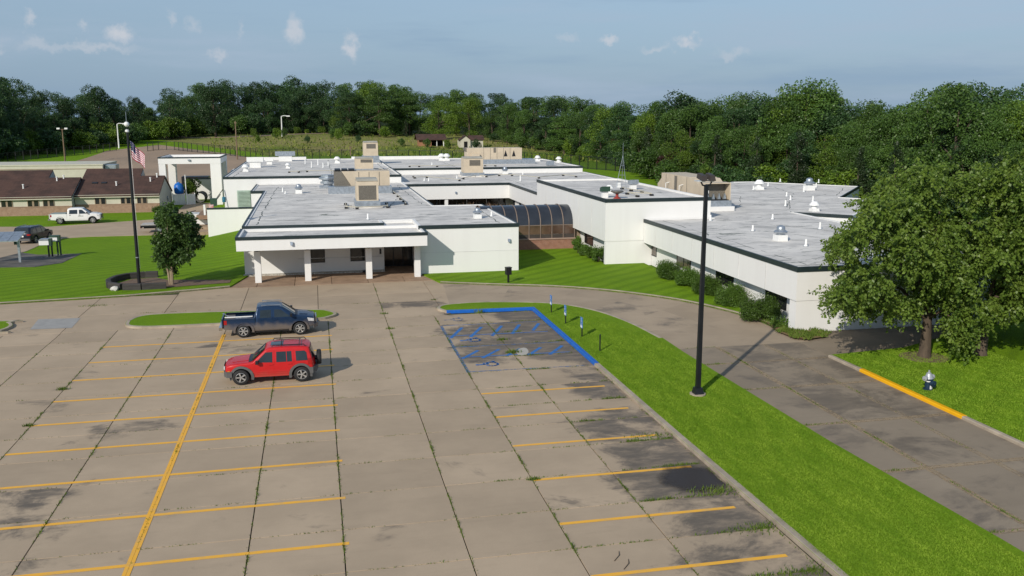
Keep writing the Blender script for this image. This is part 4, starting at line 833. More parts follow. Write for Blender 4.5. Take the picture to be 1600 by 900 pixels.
# plain white vent pipes: labelled by the roof they stand on
def pipe(px, py, z, h, label, r=.07):
    h *= .8
    u, v = G(px, py, z); t = rooftop('vent_pipe', u, v, z, label, 'vent pipe', 'white roof vent pipes'); ch(MB().lathe([(r*2.2, 0), (r*1.6, .08), (r, .14), (r, h), (0, h)], 8), 'pipe', M_PVC, t, 40); ch(MB().lathe([(r*2.6, -.01), (r*2.6, .03), (0, .03)], 8), 'flashing', M_STEEL, t)
for px, py, z, h, lb in [(768, 338, zA, .5, 'white vent pipe right of the front roof mushroom fan'), (575, 343, zA, .6, 'white vent pipe in the dark puddle stain, front roof centre'), (570, 320, zA, .8, 'thin white pipe left of the square grille unit'),
        (442, 300, zA, .6, 'white vent pipe at the front roof rear left'), (446, 303, zA, .4, 'short pipe next to the rear left vent pipe of the front roof'), (588, 283, zA, .5, 'stub pipe on the front roof behind the grille unit'),
        (1176, 361, zW, .55, 'white vent pipe left of the nearest right wing fan'), (1259, 385, zW, .6, 'white vent pipe nearest the right wing front edge'), (1207, 343, zW, .55, 'white vent pipe in the middle of the right wing'), (1281, 358, zW, .65, 'white vent pipe nearest the big right tree'),
        (1110, 345, zW, .6, 'white vent pipe beside the tall block base'), (1227, 322, zW, .7, 'white vent pipe at the front of the right wing pipe row'), (1235, 313, zW, .6, 'second white vent pipe in the right wing pipe row'), (1256, 300, zW, .8, 'white vent pipe just left of the far right wing fan'),
        (1270, 315, zW, .7, 'white vent pipe behind the right wing roof notch'), (1229, 307, zW, .6, 'third white vent pipe in the right wing pipe row'), (1177, 297, zW, .6, 'white vent pipe left of the square based right wing vent'), (1200, 291, zW, .6, 'white vent pipe right of the square based right wing vent'),
        (1219, 284, zW, .5, 'white vent pipe on the right wing back edge'), (1275, 293, zW, .7, 'white vent pipe right of the far right wing fan'), (1279, 286, zW, .6, 'rearmost right vent pipe of the right wing'),
        (487, 262, zB, 1.1, 'tall white pipe in the rear roof middle'), (505, 262, zB, .9, 'white pipe before the rear roof tan unit'), (497, 258, zB, 1.0, 'slim white pipe left of the rear cap vent'), (513, 259, zB, .8, 'white pipe in the rear roof right half'), (477, 256, zB, .9, 'white pipe behind the low rear cap vent'),
        (663, 283, zD, .5, 'white pipe left of the slotted courtyard unit'), (670, 283, zD, .5, 'white pipe closest to the slotted courtyard unit'), (813, 283, zD, .9, 'tall white pipe by the courtyard corner'), (817, 273, zD, .5, 'white pipe before the far block wall'),
        (585, 249, zC, .5, 'white pipe on the far roof left end'), (675, 258, zC, .5, 'white pipe on the far roof above the wall step'), (714, 279, zD, .5, 'short pipe right below the slotted unit')]:
    pipe(px, py, z, h, lb)
# black rubber pipe blocks carrying the thin gas lines
ORD = 'first second third fourth fifth sixth seventh eighth ninth tenth eleventh twelfth'.split()
def blocks(pts, z, label, w=.28):
    us = []; short = label.replace('black pipe blocks ', '')
    for k, (px, py) in enumerate(pts):
        u, v = G(px, py, z); us.append((u, v, z+.2)); t = rooftop('pipe_block', u, v, z, ORD[k]+' black pipe block from the left '+short if len(short) < 60 else label, 'pipe block', label); ch(MB().box(-w/2, w/2, -w/2, w/2, 0, .16), 'block', M_RUBBER, t); ch(MB().box(-.05, .05, -w/2, w/2, .16, .17), 'clip', M_STEEL, t)
    o = MB().tube(us, .04, 6).build('gas_line', mat('gas_line_paint', (.45, .42, .33), .6) if 'gas_line_paint' not in MATS else MATS['gas_line_paint']); props(o, 'thin tan gas line '+short, 'pipe')
blocks([(606, 293), (612, 299), (616, 303), (622, 308), (626, 312), (631, 316), (634, 320)], zA, 'black pipe blocks in a row right of the square grille unit')
blocks([(540, 320), (541, 326), (558, 327), (606, 325), (604, 319)], zA, 'black pipe blocks round the square grille unit foot')
blocks([(452, 270), (467, 270), (480, 269), (530, 269), (555, 268)], zB, 'black pipe blocks along the rear roof front')
blocks([(582, 265), (595, 266), (602, 268), (610, 263)], zB, 'black pipe blocks right of the rear slotted unit')
blocks([(640, 261), (655, 261), (683, 261), (725, 260), (733, 260), (740, 260), (758, 260), (774, 260)], zC, 'black pipe blocks along the far roof front edge')
blocks([(646, 277), (648, 279), (667, 278), (718, 283), (724, 280), (745, 276), (760, 277), (780, 275), (800, 275), (842, 279), (880, 275), (900, 277)], zD, 'black pipe blocks across the courtyard roof')
blocks([(972, 296), (986, 299), (1003, 302), (1018, 306), (980, 304), (996, 308)], zT, 'black pipe blocks on the tall block roof')
# weather mast and the hooded vent on the tall block
def mast():
    u, v = G(966, 304, zT); t = rooftop('lattice_mast', u, v, zT, 'slender grey lattice mast standing on the tall block', 'mast'); top = (0.45, .3, 3.3)
    for a, b in ((-.35, 0), (.75, -.1), (.6, .9)): ch(MB().tube([(a, b, 0), tuple(Vector((a, b, 0)).lerp(Vector(top), .72)), top], [.02, .017, .014], 5), 'mast_leg', M_STEEL, t)
    for k in (.25, .5, .75):
        q = [tuple(Vector((a, b, 0)).lerp(Vector(top), k)) for a, b in ((-.35, 0), (.75, -.1), (.6, .9))]; ch(MB().tube(q+[q[0]], .012, 4), 'brace', M_STEEL, t)
    ch(MB().tube([top, (.45, .3, 4.4)], .013, 5), 'spike', M_STEEL, t); ch(MB().frus(.1, .2, .6, 1.0, .15, .15, .12, .12), 'junction_box', M_PVC, t)
    u, v = G(964, 310, zT); t = rooftop('hooded_vent', u, v, zT, 'red vent base with a wide dark hood, tall block corner', 'vent')
    ch(MB().lathe([(.34, 0), (.13, .15), (.13, .38), (0, .38)], 10), 'base', mat('rust_red', (.32, .05, .04), .6), t, 40); ch(MB().lathe([(.16, .38), (.55, .55), (.52, .62), (0, .66)], 12), 'hood', mat('dark_hood', (.12, .11, .09), .5), t, 40)
mast()
# ================================================================== VEHICLES (local axes: +x forward, y left, z up; origin on the ground mid-wheelbase)
def paint(name, col, rough=.3, metal=0, dirt=(.25, .2, .15), dz=.75, damt=.5):
    m = bpy.data.materials.new(name); t = NT(m); tc = t.N.new('ShaderNodeTexCoord'); sp = t.N.new('ShaderNodeSeparateXYZ'); t.L.new(tc.outputs['Object'], sp.inputs[0])
    n = t.N.new('ShaderNodeTexNoise'); n.inputs['Scale'].default_value = 3; n.inputs['Detail'].default_value = 6; t.L.new(tc.outputs['Object'], n.inputs[0])
    h = t.op('ADD', sp.outputs[2], t.op('MULTIPLY', t.op('SUBTRACT', n.outputs[0], .5), .5)); f = t.ramp(h, dz, dz-.45, 0, damt)
    c = t.mix(t.ramp(n.outputs[0], .3, .7, 0, .12), col, tuple(min(1, x*1.5+.02) for x in col)); c = t.mix(f, c, dirt); t.out(c, t.ramp(f, 0, .5, rough, .6, False), .3)
    t.b.inputs['Metallic'].default_value = metal; t.b.inputs['Coat Weight'].default_value = .3; t.b.inputs['Coat Roughness'].default_value = .06; return m
M_CARRED = paint('red_car_paint', (.50, .012, .014), .35, damt=.22)
M_CARBLUE = paint('dark_blue_car_paint', (.012, .035, .085), .3, .3, damt=.62, dz=.95)
M_CARWHITE = paint('white_car_paint', (.78, .78, .76), .3, damt=.15)
M_CARBLACK = paint('black_blue_car_paint', (.012, .015, .028), .22, .2, damt=.2)
M_CLAD = mat('grey_plastic_cladding', (.10, .10, .10), .65, var=.15, scale=5, obj=True)
M_LAMP = mat('clear_lamp', (.55, .55, .55), .12, var=.2, scale=9, obj=True, spec=.7)
M_DARK = mat('dark_cavity', (.008, .008, .008), .9)
def in_ring(pts, d):
    P = offset_poly(pts, -d); return P
class Car:
    def __init__(s, root, W_, belt, tumble, L_, nose=.10, tail=.06, crown=.035, cx=0):
        s.t = root; s.W = W_; s.belt = belt; s.tum = tumble; s.L = L_; s.nose = nose; s.tail = tail; s.crown = crown; s.cx = cx
    def w(s, x, z):
        h = s.W-max(0, z-s.belt)*s.tum-max(0, .55-z)*.12-.015*max(0, (z-s.belt+.18))/.18*(z < s.belt)
        e = (x-s.cx)/(s.L/2); return h-(s.nose*max(0, e-.35)**2/.42 if e > 0 else s.tail*max(0, -e-.35)**2/.42)
    def bend(s, x, y, z):                 # plan rounding of nose and tail
        e = (x-s.cx)/(s.L/2); k = max(0, abs(e)-.55)/.45; yy = (y/s.W)**2
        return (x-math.copysign(1, e)*.13*k*yy, y, z-s.crown*yy*max(0, min(1, (z-.7)/.4)))
    def shell(s, prof, m, name='body', zc=(.4, .55, .7, .85, 1.0, 1.15, 1.3, 1.45, 1.6), xstep=.16):
        ys = [(-1, .045), (-.985, .018), (-.94, .004), (-.75, 0), (-.4, 0), (0, 0), (.4, 0), (.75, 0), (.94, .004), (.985, .018), (1, .045)]
        a = sum(p[0]*q[1]-q[0]*p[1] for p, q in zip(prof, prof[1:]+prof[:1]))
        if a < 0: prof = prof[::-1]
        bm = bmesh.new(); rings = []
        for y, d in ys:
            rp = offset_poly(prof, -d); rings.append([bm.verts.new((p[0], y, p[1])) for p in rp])
        n = len(prof)
        for A, B in zip(rings, rings[1:]):
            for i in range(n): bm.faces.new((A[i], A[(i+1) % n], B[(i+1) % n], B[i]))
        caps = [bm.faces.new(rings[0][::-1]), bm.faces.new(rings[-1])]; bm.normal_update(); r_ = bmesh.ops.triangulate(bm, faces=caps)
        for z in zc:
            fs = [f for f in bm.faces if all(abs(abs(v.co.y)-1) < 1e-4 for v in f.verts)]
            ge = set(fs); [ge.update(f.edges) for f in fs]; [ge.update(f.verts) for f in fs]
            bmesh.ops.bisect_plane(bm, geom=list(ge), plane_co=(0, 0, z), plane_no=(0, 0, 1), dist=1e-4)
        for v in bm.verts:
            x, y, z = v.co; v.co = s.bend(x, y*s.w(x, z), z)
        bmesh.ops.recalc_face_normals(bm, faces=bm.faces[:])
        me = bpy.data.meshes.new(name); bm.to_mesh(me); bm.free(); me.materials.append(m); me.polygons.foreach_set('use_smooth', [True]*len(me.polygons)); me.set_sharp_from_angle(angle=R(38))
        return link(name, me, s.t)
    def panel(s, poly, side, off, m, name, parent=None, th=.012):
        bm = bmesh.new(); f = bm.faces.new([bm.verts.new((p[0], 0, p[1])) for p in poly]); bm.normal_update(); bmesh.ops.triangulate(bm, faces=[f])
        zs = [p[1] for p in poly]; z = min(zs)+.12
        while z < max(zs)-.02:
            bmesh.ops.bisect_plane(bm, geom=bm.verts[:]+bm.edges[:]+bm.faces[:], plane_co=(0, 0, z), plane_no=(0, 0, 1), dist=1e-4); z += .12
        ed = [e for e in bm.edges if len(e.link_faces) == 1]; r_ = bmesh.ops.extrude_edge_only(bm, edges=ed); low = {v for v in r_['geom'] if isinstance(v, bmesh.types.BMVert)}
        for v in bm.verts:
            x, _, z = v.co; d = off-(th if v in low else 0); v.co = s.bend(x, side*(s.w(x, z)+d), z)
        bmesh.ops.recalc_face_normals(bm, faces=bm.faces[:])
        me = bpy.data.meshes.new(name); bm.to_mesh(me); bm.free(); me.materials.append(m); me.polygons.foreach_set('use_smooth', [True]*len(me.polygons)); me.set_sharp_from_angle(angle=R(38))
        return link(name, me, parent or s.t)
    def cross(s, a, b, f0, f1, off, m, name, parent=None, n=6, th=.01):   # panel across the car between two profile points
        A, B = Vector((a[0], 0, a[1])), Vector((b[0], 0, b[1])); d = (B-A).normalized(); nn = Vector((-d.z, 0, d.x)); nn = nn if nn.z*1+abs(nn.x)*0 >= 0 else -nn
        if abs(nn.z) < .25: nn = Vector((math.copysign(1, a[0]-s.cx)*abs(nn.x), 0, nn.z))
        mb = MB(); V = []
        for t in (0, .5, 1):
            p = A.lerp(B, t)+nn*off; fr = f0+(f1-f0)*t
            for k in range(n+1):
                y = (2*k/n-1)*fr*s.w(p.x, p.z); V.append(s.bend(p.x, y, p.z))
        mb.mesh(V, [(i*(n+1)+k, i*(n+1)+k+1, (i+1)*(n+1)+k+1, (i+1)*(n+1)+k) for i in (0, 1) for k in range(n)])
        rim = [0*(n+1)+k for k in range(n+1)]+[(n+1)+n, 2*(n+1)+n]+[2*(n+1)+k for k in range(n-1, -1, -1)]+[(n+1)]
        base = len(mb.v); mb.v += [tuple(Vector(V[i])-nn*th) for i in rim]; q = len(rim)
        for i in range(q): mb.f.append((rim[i], base+i, base+(i+1) % q, rim[(i+1) % q])); mb.m.append(0)
        return mb.build(name, m, parent or s.t, 30)
    def block(s, x0, x1, y0, y1, z0, z1, m, name, parent=None):
        return MB().box(x0, x1, y0, y1, z0, z1).build(name, m, parent or s.t)
    def wheel(s, x, side, r, wd, y, spokes, rimr=.62, rm=None):
        t = MB().lathe([(r*.60, -wd/2), (r*.9, -wd/2), (r*.97, -wd*.42), (r, -wd*.25), (r, wd*.25), (r*.97, wd*.42), (r*.9, wd/2), (r*rimr, wd/2), (r*rimr, wd*.2)], 28, axis='y').build('wheel', M_RUBBER, s.t, 40)
        t.location = (x, side*y, r); 
        if side < 0: t.scale = (1, -1, 1)
        mb = MB(); mb.lathe([(r*rimr, wd/2-.005), (r*rimr*.93, wd/2), (r*rimr*.88, wd*.3), (r*rimr*.88, wd*.22)], 28, axis='y'); mb.lathe([(0, wd*.46), (r*.11, wd*.46), (r*.13, wd*.34)], 14, axis='y')
        for k in range(spokes):
            a = 2*math.pi*k/spokes; c, q = math.cos(a), math.sin(a); w0, w1 = r*.075, r*.10; r0, r1 = r*.08, r*rimr*.92
            vs = [(c*rr-q*ww, yy, q*rr+c*ww) for yy in (wd*.24, wd*.40) for rr, ww in ((r0, -w0), (r1, -w1), (r1, w1), (r0, w0))]
            mb.mesh(vs, [(3, 2, 1, 0), (4, 5, 6, 7), (0, 1, 5, 4), (1, 2, 6, 5), (2, 3, 7, 6), (3, 0, 4, 7)])
        mb.build('rim', rm or M_RIM, t, 30); MB().lathe([(0, wd*.16), (r*rimr*.9, wd*.16)], 20, axis='y').build('gap_shade_disc', M_DARK, t)  # near-black disc paints in the shade of the gap behind the spokes
        return t
    def arch(s, x, r0, r1, side, m, zc, off=.035, a0=-14, a1=194, name='arch_flare'):
        pts = [(x+r1*math.cos(R(a0+(a1-a0)*i/14)), zc+r1*math.sin(R(a0+(a1-a0)*i/14))) for i in range(15)]+[(x+r0*math.cos(R(a1+(a0-a1)*i/14)), zc+r0*math.sin(R(a1+(a0-a1)*i/14))) for i in range(15)]
        return s.panel(pts, side, off, m, name, th=off+.02)
    def well(s, x, r, zc, wd):
        for sd in (-1, 1):
            mb = MB(); n = 14; pts = [(x+r*math.cos(math.pi*i/n), zc+r*math.sin(math.pi*i/n)) for i in range(n+1)]
            pts = [(x+r, .28)]+pts+[(x-r, .28)]; a, b = sd*(wd-.02), sd*(wd-.34)
            vs = [(p[0], a, p[1]) for p in pts]+[(p[0], b, p[1]) for p in pts]; q = len(pts)
            mb.mesh(vs, [(i, i+1, q+i+1, q+i) for i in range(q-1)]+[tuple(range(q, 2*q))]); mb.build('wheel_well', M_DARK, s.t)
def arch_pts(x, r, zc, z0, n=12):         # walking from +x to -x along the sill
    a = math.asin(max(-1, min(1, (z0-zc)/r))); return [(x+r*math.cos(a+(math.pi-2*a)*i/n), zc+r*math.sin(a+(math.pi-2*a)*i/n)) for i in range(n+1)]
def finish_lights(c, m_body): pass
# ---------------- red boxy SUV, nose towards -u
def red_suv():
    t = empty('suv', (-2.3, 41.05, .0), math.pi+R(-.5), 'red boxy SUV with grey wheel arches and spare wheel behind', 'car')
    c = Car(t, .88, 1.05, .22, 4.1, nose=.12, tail=.03, cx=0.05)
    xf, xr, zw, ra = 1.33, -1.33, .37, .46
    prof = [(2.02, .45), (2.07, .62), (2.06, .82), (2.0, .93), (1.75, 1.0), (1.3, 1.05), (.88, 1.09), (.80, 1.11), (.24, 1.63), (.12, 1.695), (-.1, 1.73), (-.9, 1.735), (-1.6, 1.70), (-1.72, 1.66), (-1.86, 1.25), (-1.93, 1.0), (-1.95, .55), (-1.93, .45)]
    prof = prof+[(xr-ra-.01, .42)]+arch_pts(xr, ra, zw, .40)[::-1]+[(-.6, .36), (.6, .36)]+arch_pts(xf, ra, zw, .40)[::-1]+[(xf+ra+.01, .42)]
    c.shell(prof, M_CARRED)
    for x in (xf, xr):
        c.well(x, ra-.005, zw, .86)
        for sd in (-1, 1): c.wheel(x, sd, .37, .24, .77, 5)
    for sd in (-1, 1):
        d1 = c.panel([(.80, .50), (.84, 1.05), (.62, 1.12), (.16, 1.58), (-.14, 1.60), (-.13, .50)], sd, .006, M_CARRED, 'door')
        c.panel([(.66, 1.10), (.22, 1.53), (-.07, 1.54), (-.06, 1.07)], sd, .012, M_CGLASS, 'window', d1)
        d2 = c.panel([(-.16, .50), (-.17, 1.60), (-.98, 1.60), (-1.0, .92), (-.86, .60), (-.84, .50)], sd, .006, M_CARRED, 'door')
        c.panel([(-.23, 1.07), (-.24, 1.54), (-.66, 1.54), (-.67, 1.07)], sd, .012, M_CGLASS, 'window', d2); c.panel([(-.70, 1.07), (-.69, 1.54), (-.90, 1.54), (-.92, 1.07)], sd, .012, M_CGLASS, 'quarter_window', d2)
        c.panel([(-1.10, 1.09), (-1.08, 1.53), (-1.52, 1.53), (-1.62, 1.45), (-1.68, 1.09)], sd, .012, M_CGLASS, 'rear_side_window')
        for dd, x in ((d1, .0), (d2, -.82)): c.panel([(x+.1, .93), (x+.1, .98), (x-.08, .98), (x-.08, .93)], sd, .035, M_CARRED, 'handle', dd, .04)
        c.panel([(.80, .58), (.80, .68), (-.80, .68), (-.80, .58)], sd, .022, M_CARRED, 'side_moulding', th=.03)
        c.arch(xf, .455, .575, sd, M_CLAD, zw); c.arch(xr, .455, .575, sd, M_CLAD, zw)
        c.panel([(.78, .36), (.78, .44), (-.78, .44), (-.78, .36)], sd, .01, M_CARRED, 'sill', th=.03)
        MB().frus(.60, sd*1.0, 1.02, 1.17, .07, .10, .06, .09).build('mirror', M_BLACK, t); c.block(.55, .63, min(sd*.84, sd*.95), max(sd*.84, sd*.95), 1.06, 1.10, M_BLACK, 'mirror_arm')
        MB().tube([(-.05, sd*.66, 1.72), (-.1, sd*.66, 1.80), (-1.45, sd*.66, 1.79), (-1.52, sd*.66, 1.70)], .022, 6).build('roof_rail', M_BLACK, t)
        MB().lathe([(0, .0), (.10, .0), (.10, -.05)], 16, axis='x').build('headlight', M_LAMP, t).location = (2.06, sd*.60, .79)
        c.panel([(-1.70, .86), (-1.68, 1.18), (-1.83, 1.18), (-1.9, .86)], sd, .012, M_RED, 'tail_light', th=.04)
        c.panel([(1.99, .62), (1.99, .70), (1.88, .70), (1.86, .62)], sd, .02, mat('amber_lamp', (.55, .2, .02), .3) if 'amber_lamp' not in MATS else MATS['amber_lamp'], 'indicator', th=.03)
    # bumpers wrap round
    def bump(x0, x1, z0, z1, nm, sx):
        mb = MB(); ys = [-.9, -.86, -.6, 0, .6, .86, .9]; V = []
        for y in ys:
            k = .22*(abs(y)/.9)**3; V += [(sx*(x1-k), y, z0), (sx*(x1-k), y, z1), (sx*(x0-k*.2), y, z1), (sx*(x0-k*.2), y, z0)]
        n = len(ys); F = [(i*4+k, i*4+(k+1) % 4, (i+1)*4+(k+1) % 4, (i+1)*4+k) for i in range(n-1) for k in range(4)]+[(3, 2, 1, 0), tuple((n-1)*4+k for k in range(4))]
        mb.mesh(V, F if sx > 0 else [f[::-1] for f in F]); return mb.build(nm, M_CLAD, t, 40)
    bump(1.75, 2.14, .40, .66, 'front_bumper', 1); bump(1.72, 2.05, .42, .70, 'rear_bumper', -1)
    c.cross((.83, 1.12), (.27, 1.62), .84, .82, .012, M_CGLASS, 'windshield'); c.cross((.98, 1.085), (.84, 1.10), .8, .8, .014, M_BLACK, 'cowl')
    c.cross((-1.75, 1.60), (-1.89, 1.12), .8, .84, .012, M_CGLASS, 'rear_window'); c.cross((.02, 1.715), (-.52, 1.737), .48, .48, .010, M_CGLASS, 'sunroof')
    for k in range(7): c.block(2.055, 2.075, -.36+k*.105, -.30+k*.105, .68, .90, M_BLACK, 'grille_slot')
    c.cross((1.72, 1.01), (1.0, 1.08), .5, .5, .012, M_CARRED, 'hood_bulge')
    for y in (-.52, .52): MB().tube([(-.2, y, 1.76), (-1.3, y, 1.765)], .014, 4).build('roof_strip', M_BLACK, t)
    for x in (-.45, -1.25): MB().tube([(x, -.65, 1.79), (x, .65, 1.79)], .018, 5).build('roof_bar', M_BLACK, t)
    sp = MB().lathe([(0, -.11), (.2, -.11), (.33, -.1), (.36, -.05), (.36, .05), (.33, .1), (.2, .11), (0, .11)], 28, axis='x').build('spare_wheel', M_RUBBER, t, 40); sp.location = (-2.1, .08, .98)
    MB().tube([(-1.9, .08, .95), (-2.1, .08, .95)], .12, 8).build('wheel_carrier', M_BLACK, t); c.block(-1.97, -1.955, -.68, -.38, .8, .93, M_PVC, 'licence_plate')
red_suv(); bpy.data.objects['suv'].scale = (1, 1, .955)
# ---------------- pickup builder (blue crew cab, white work truck)
def pickup(name, loc, rz, label, pm, L_, W_, wb, H_, belt, tyre, spokes, fl=None, grille_dark=False):
    t = empty(name, loc, rz, label, 'pickup truck'); c = Car(t, W_, belt, .24, L_, nose=.10, tail=.02, crown=.04, cx=.02)
    xf, xr, zw, ra = wb/2+.12, -wb/2+.12, tyre, tyre+.10; F_ = L_/2; B_ = -L_/2; hz = belt-.02; cf = wb*.30; cb = -wb*.24
    sill = zw+.03
    prof = [(F_-.06, sill+.08), (F_, .62), (F_-.01, hz-.16), (F_-.08, hz-.05), (F_-.5, hz+.04), (cf+.62, hz+.10), (cf+.50, hz+.12), (cf-.22, H_-.07), (cf-.42, H_), (cf-1.0, H_+.015), (cb+.18, H_-.02), (cb+.08, H_-.07), (cb, belt+.02), (cb-.03, .74), (B_, .74), (B_, sill+.1)]
    prof += [(xr-ra-.02, sill+.04)]+arch_pts(xr, ra, zw, sill)[::-1]+[(xr+ra+.1, sill-.06), (xf-ra-.1, sill-.06)]+arch_pts(xf, ra, zw, sill)[::-1]+[(xf+ra+.02, sill+.04)]
    c.shell(prof, pm, zc=(.5, .62, .8, .95, 1.1, 1.25, 1.4, 1.55, 1.7))
    for x in (xf, xr):
        c.well(x, ra-.005, zw, W_-.02)
        for sd in (-1, 1): c.wheel(x, sd, tyre, .26, W_-.13, spokes, .66)
    xb = cb-.03
    for sd in (-1, 1):
        # bed side with arch
        pts = [(xb, sill-.02), (xb, belt+.02), (B_+.02, belt+.02), (B_, belt-.05), (B_, sill+.12), (xr-ra-.02, sill+.06)]+arch_pts(xr, ra+.005, zw, sill)[::-1]
        bs = c.panel(pts, sd, .004, pm, 'bed_side', th=.09); 
        c.panel([(xb-.02, belt-.01), (xb-.02, belt+.045), (B_+.04, belt+.045), (B_+.04, belt-.01)], sd, .012, pm if not fl else pm, 'bed_rail', th=.12)
        d1x, d2x = cf+.30, cf-.72; dz0 = sill+.02; rz_ = H_-.12
        d1 = c.panel([(d1x, dz0), (d1x+.02, belt), (cf+.32, belt+.07), (cf-.28, rz_), (d2x, rz_), (d2x, dz0)], sd, .006, pm, 'door')
        c.panel([(cf+.24, belt+.05), (cf-.29, rz_-.06), (d2x+.08, rz_-.05), (d2x+.08, belt+.04)], sd, .012, M_CGLASS, 'window', d1)
        d2b = cb+.10; ex = min(d2b+.1, d2x-.6)
        d2 = c.panel([(d2x-.03, dz0), (d2x-.03, rz_), (d2b+.1, rz_), (d2b+.03, belt), (d2b+.05, dz0+.2), (d2b+.16, dz0)], sd, .006, pm, 'door')
        c.panel([(d2x-.10, belt+.04), (d2x-.10, rz_-.05), (d2b+.18, rz_-.06), (d2b+.13, belt+.04)], sd, .012, M_CGLASS, 'window', d2)
        for dd, x in ((d1, d2x+.12), (d2, d2b+.22)): c.panel([(x+.1, belt-.12), (x+.1, belt-.07), (x-.08, belt-.07), (x-.08, belt-.12)], sd, .035, M_BLACK if pm is M_CARWHITE else pm, 'handle', dd, .04)
        if fl:
            c.arch(xf, ra-.005, ra+.12, sd, fl, zw, .04, -8, 188); c.arch(xr, ra-.005, ra+.12, sd, fl, zw, .04, -8, 188)
        else: c.arch(xf, ra-.01, ra+.03, sd, M_BLACK, zw, .012, -5, 185); c.arch(xr, ra-.01, ra+.03, sd, M_BLACK, zw, .012, -5, 185)
        MB().frus(cf+.28, sd*(W_+.12), belt+.04, belt+.24, .07, .11, .06, .10).build('mirror', M_BLACK, t); c.block(cf+.24, cf+.32, min(sd*(W_-.05), sd*(W_+.1)), max(sd*(W_-.05), sd*(W_+.1)), belt+.08, belt+.12, M_BLACK, 'mirror_arm')
        c.panel([(F_-.02, hz-.32), (F_-.02, hz-.14), (F_-.42, hz-.06), (F_-.34, hz-.28)], sd, .012, M_LAMP, 'headlight', th=.05)
        c.panel([(B_+.0, belt-.30), (B_+.0, belt-.03), (B_+.17, belt-.03), (B_+.17, belt-.30)], sd, .014, M_RED, 'tail_light', th=.06)
        c.panel([(xf-ra-.12, sill-.14), (xf-ra-.12, sill-.06), (xr+ra+.12, sill-.06), (xr+ra+.12, sill-.14)], sd, -.02, M_BLACK, 'step_bar', th=.06)
    wi = W_-.11
    c.block(B_, B_+.07, -W_+.05, W_-.05, .68, belt+.02, pm, 'tailgate'); c.block(B_+.07, xb, -wi, wi, .742, .78, M_DARK, 'bed_liner'); c.block(xb-.05, xb-.001, -wi, wi, .742, belt, pm, 'bed_front')
    c.block(B_-.16, B_+.02, -W_+.06, W_-.06, .47, .66, M_CHROME if pm is not M_CARWHITE else M_CHROME, 'rear_bumper')
    c.cross((cf+.48, hz+.14), (cf-.20, H_-.075), .86, .80, .012, M_CGLASS, 'windshield'); c.cross((cf+.64, hz+.10), (cf+.50, hz+.125), .82, .84, .012, M_BLACK, 'cowl')
    c.cross((cb+.085, H_-.10), (cb+.012, belt+.12), .72, .78, .012, M_CGLASS, 'rear_window')
    c.cross((F_-.45, hz+.045), (cf+.75, hz+.095), .55, .62, .014, pm, 'hood_panel')
    c.block(F_-.02, F_+.03, -.52, .52, .66, hz-.12, M_BLACK if grille_dark else M_CHROME, 'grille')
    for k in range(3): c.block(F_+.03, F_+.04, -.5, .5, .70+k*.1, .74+k*.1, M_DARK if not grille_dark else M_CHROME, 'grille_bar')
    mb = MB(); ys = [-W_, -W_+.06, -.5, 0, .5, W_-.06, W_]; V = []
    for y in ys:
        k = .25*(abs(y)/W_)**4; V += [(F_+.12-k, y, sill-.02), (F_+.12-k, y, .64), (F_-.15, y, .64), (F_-.15, y, sill-.02)]
    mb.mesh(V, [(i*4+k, i*4+(k+1) % 4, (i+1)*4+(k+1) % 4, (i+1)*4+k) for i in range(len(ys)-1) for k in range(4)]+[(3, 2, 1, 0), tuple((len(ys)-1)*4+k for k in range(4))]); mb.build('front_bumper', pm if pm is M_CARBLUE else M_CHROME, t, 40)
    return t, c
tb, cb_ = pickup('pickup_truck', (-2.82, 50.12, 0), R(1.0), 'dark blue crew cab pickup with flared arches and dusty sides', M_CARBLUE, 5.15, .90, 3.1, 1.76, 1.12, .385, 6, fl=M_CARBLUE)
tb.scale = (.965, 1, .945)
for sd in (-1, 1): MB().tube([(-.35, sd*.66, 1.755), (-.4, sd*.66, 1.81), (.62, sd*.66, 1.80), (.68, sd*.66, 1.745)], .022, 6).build('roof_rail', M_STEEL, tb)
MB().tube([(-2.4, -.7, 1.2), (-.9, -.7, 1.2)], .035, 6).build('bed_pipe', M_PVC, tb); MB().box(-2.35, -1.9, -.3, .5, .79, 1.08).build('bed_load', mat('grey_tarp', (.14, .13, .13), .9), tb); MB().tube([(-2.6, .62, 1.14), (-2.0, -.2, 1.0), (-1.0, -.55, 1.1)], .03, 6).build('bed_pole', M_STEEL, tb)
uw, vw, zw_ = GT(118, 351.5); vw += .95
tw, cw_ = pickup('pickup_truck', (uw, vw, hgt(uw, vw)+.14), R(2.5), 'white work pickup parked by the brown roofed houses', M_CARWHITE, 5.85, .98, 3.7, 1.92, 1.22, .40, 7, grille_dark=True)
cw_.panel([(.95, .92), (.95, 1.02), (.35, 1.02), (.35, .92)], -1, .012, mat('grey_decal', (.30, .33, .30), .6), 'door_decal'); MB().lathe([(.09, 0), (.09, .12), (0, .16)], 10, (-.9, .2, 1.24)).build('bed_bottle', M_PVC, tw)
MB().box(-2.7, -1.1, -.85, .85, 1.235, 1.28).build('bed_cover', mat('grey_cover', (.25, .3, .28), .7), tw)
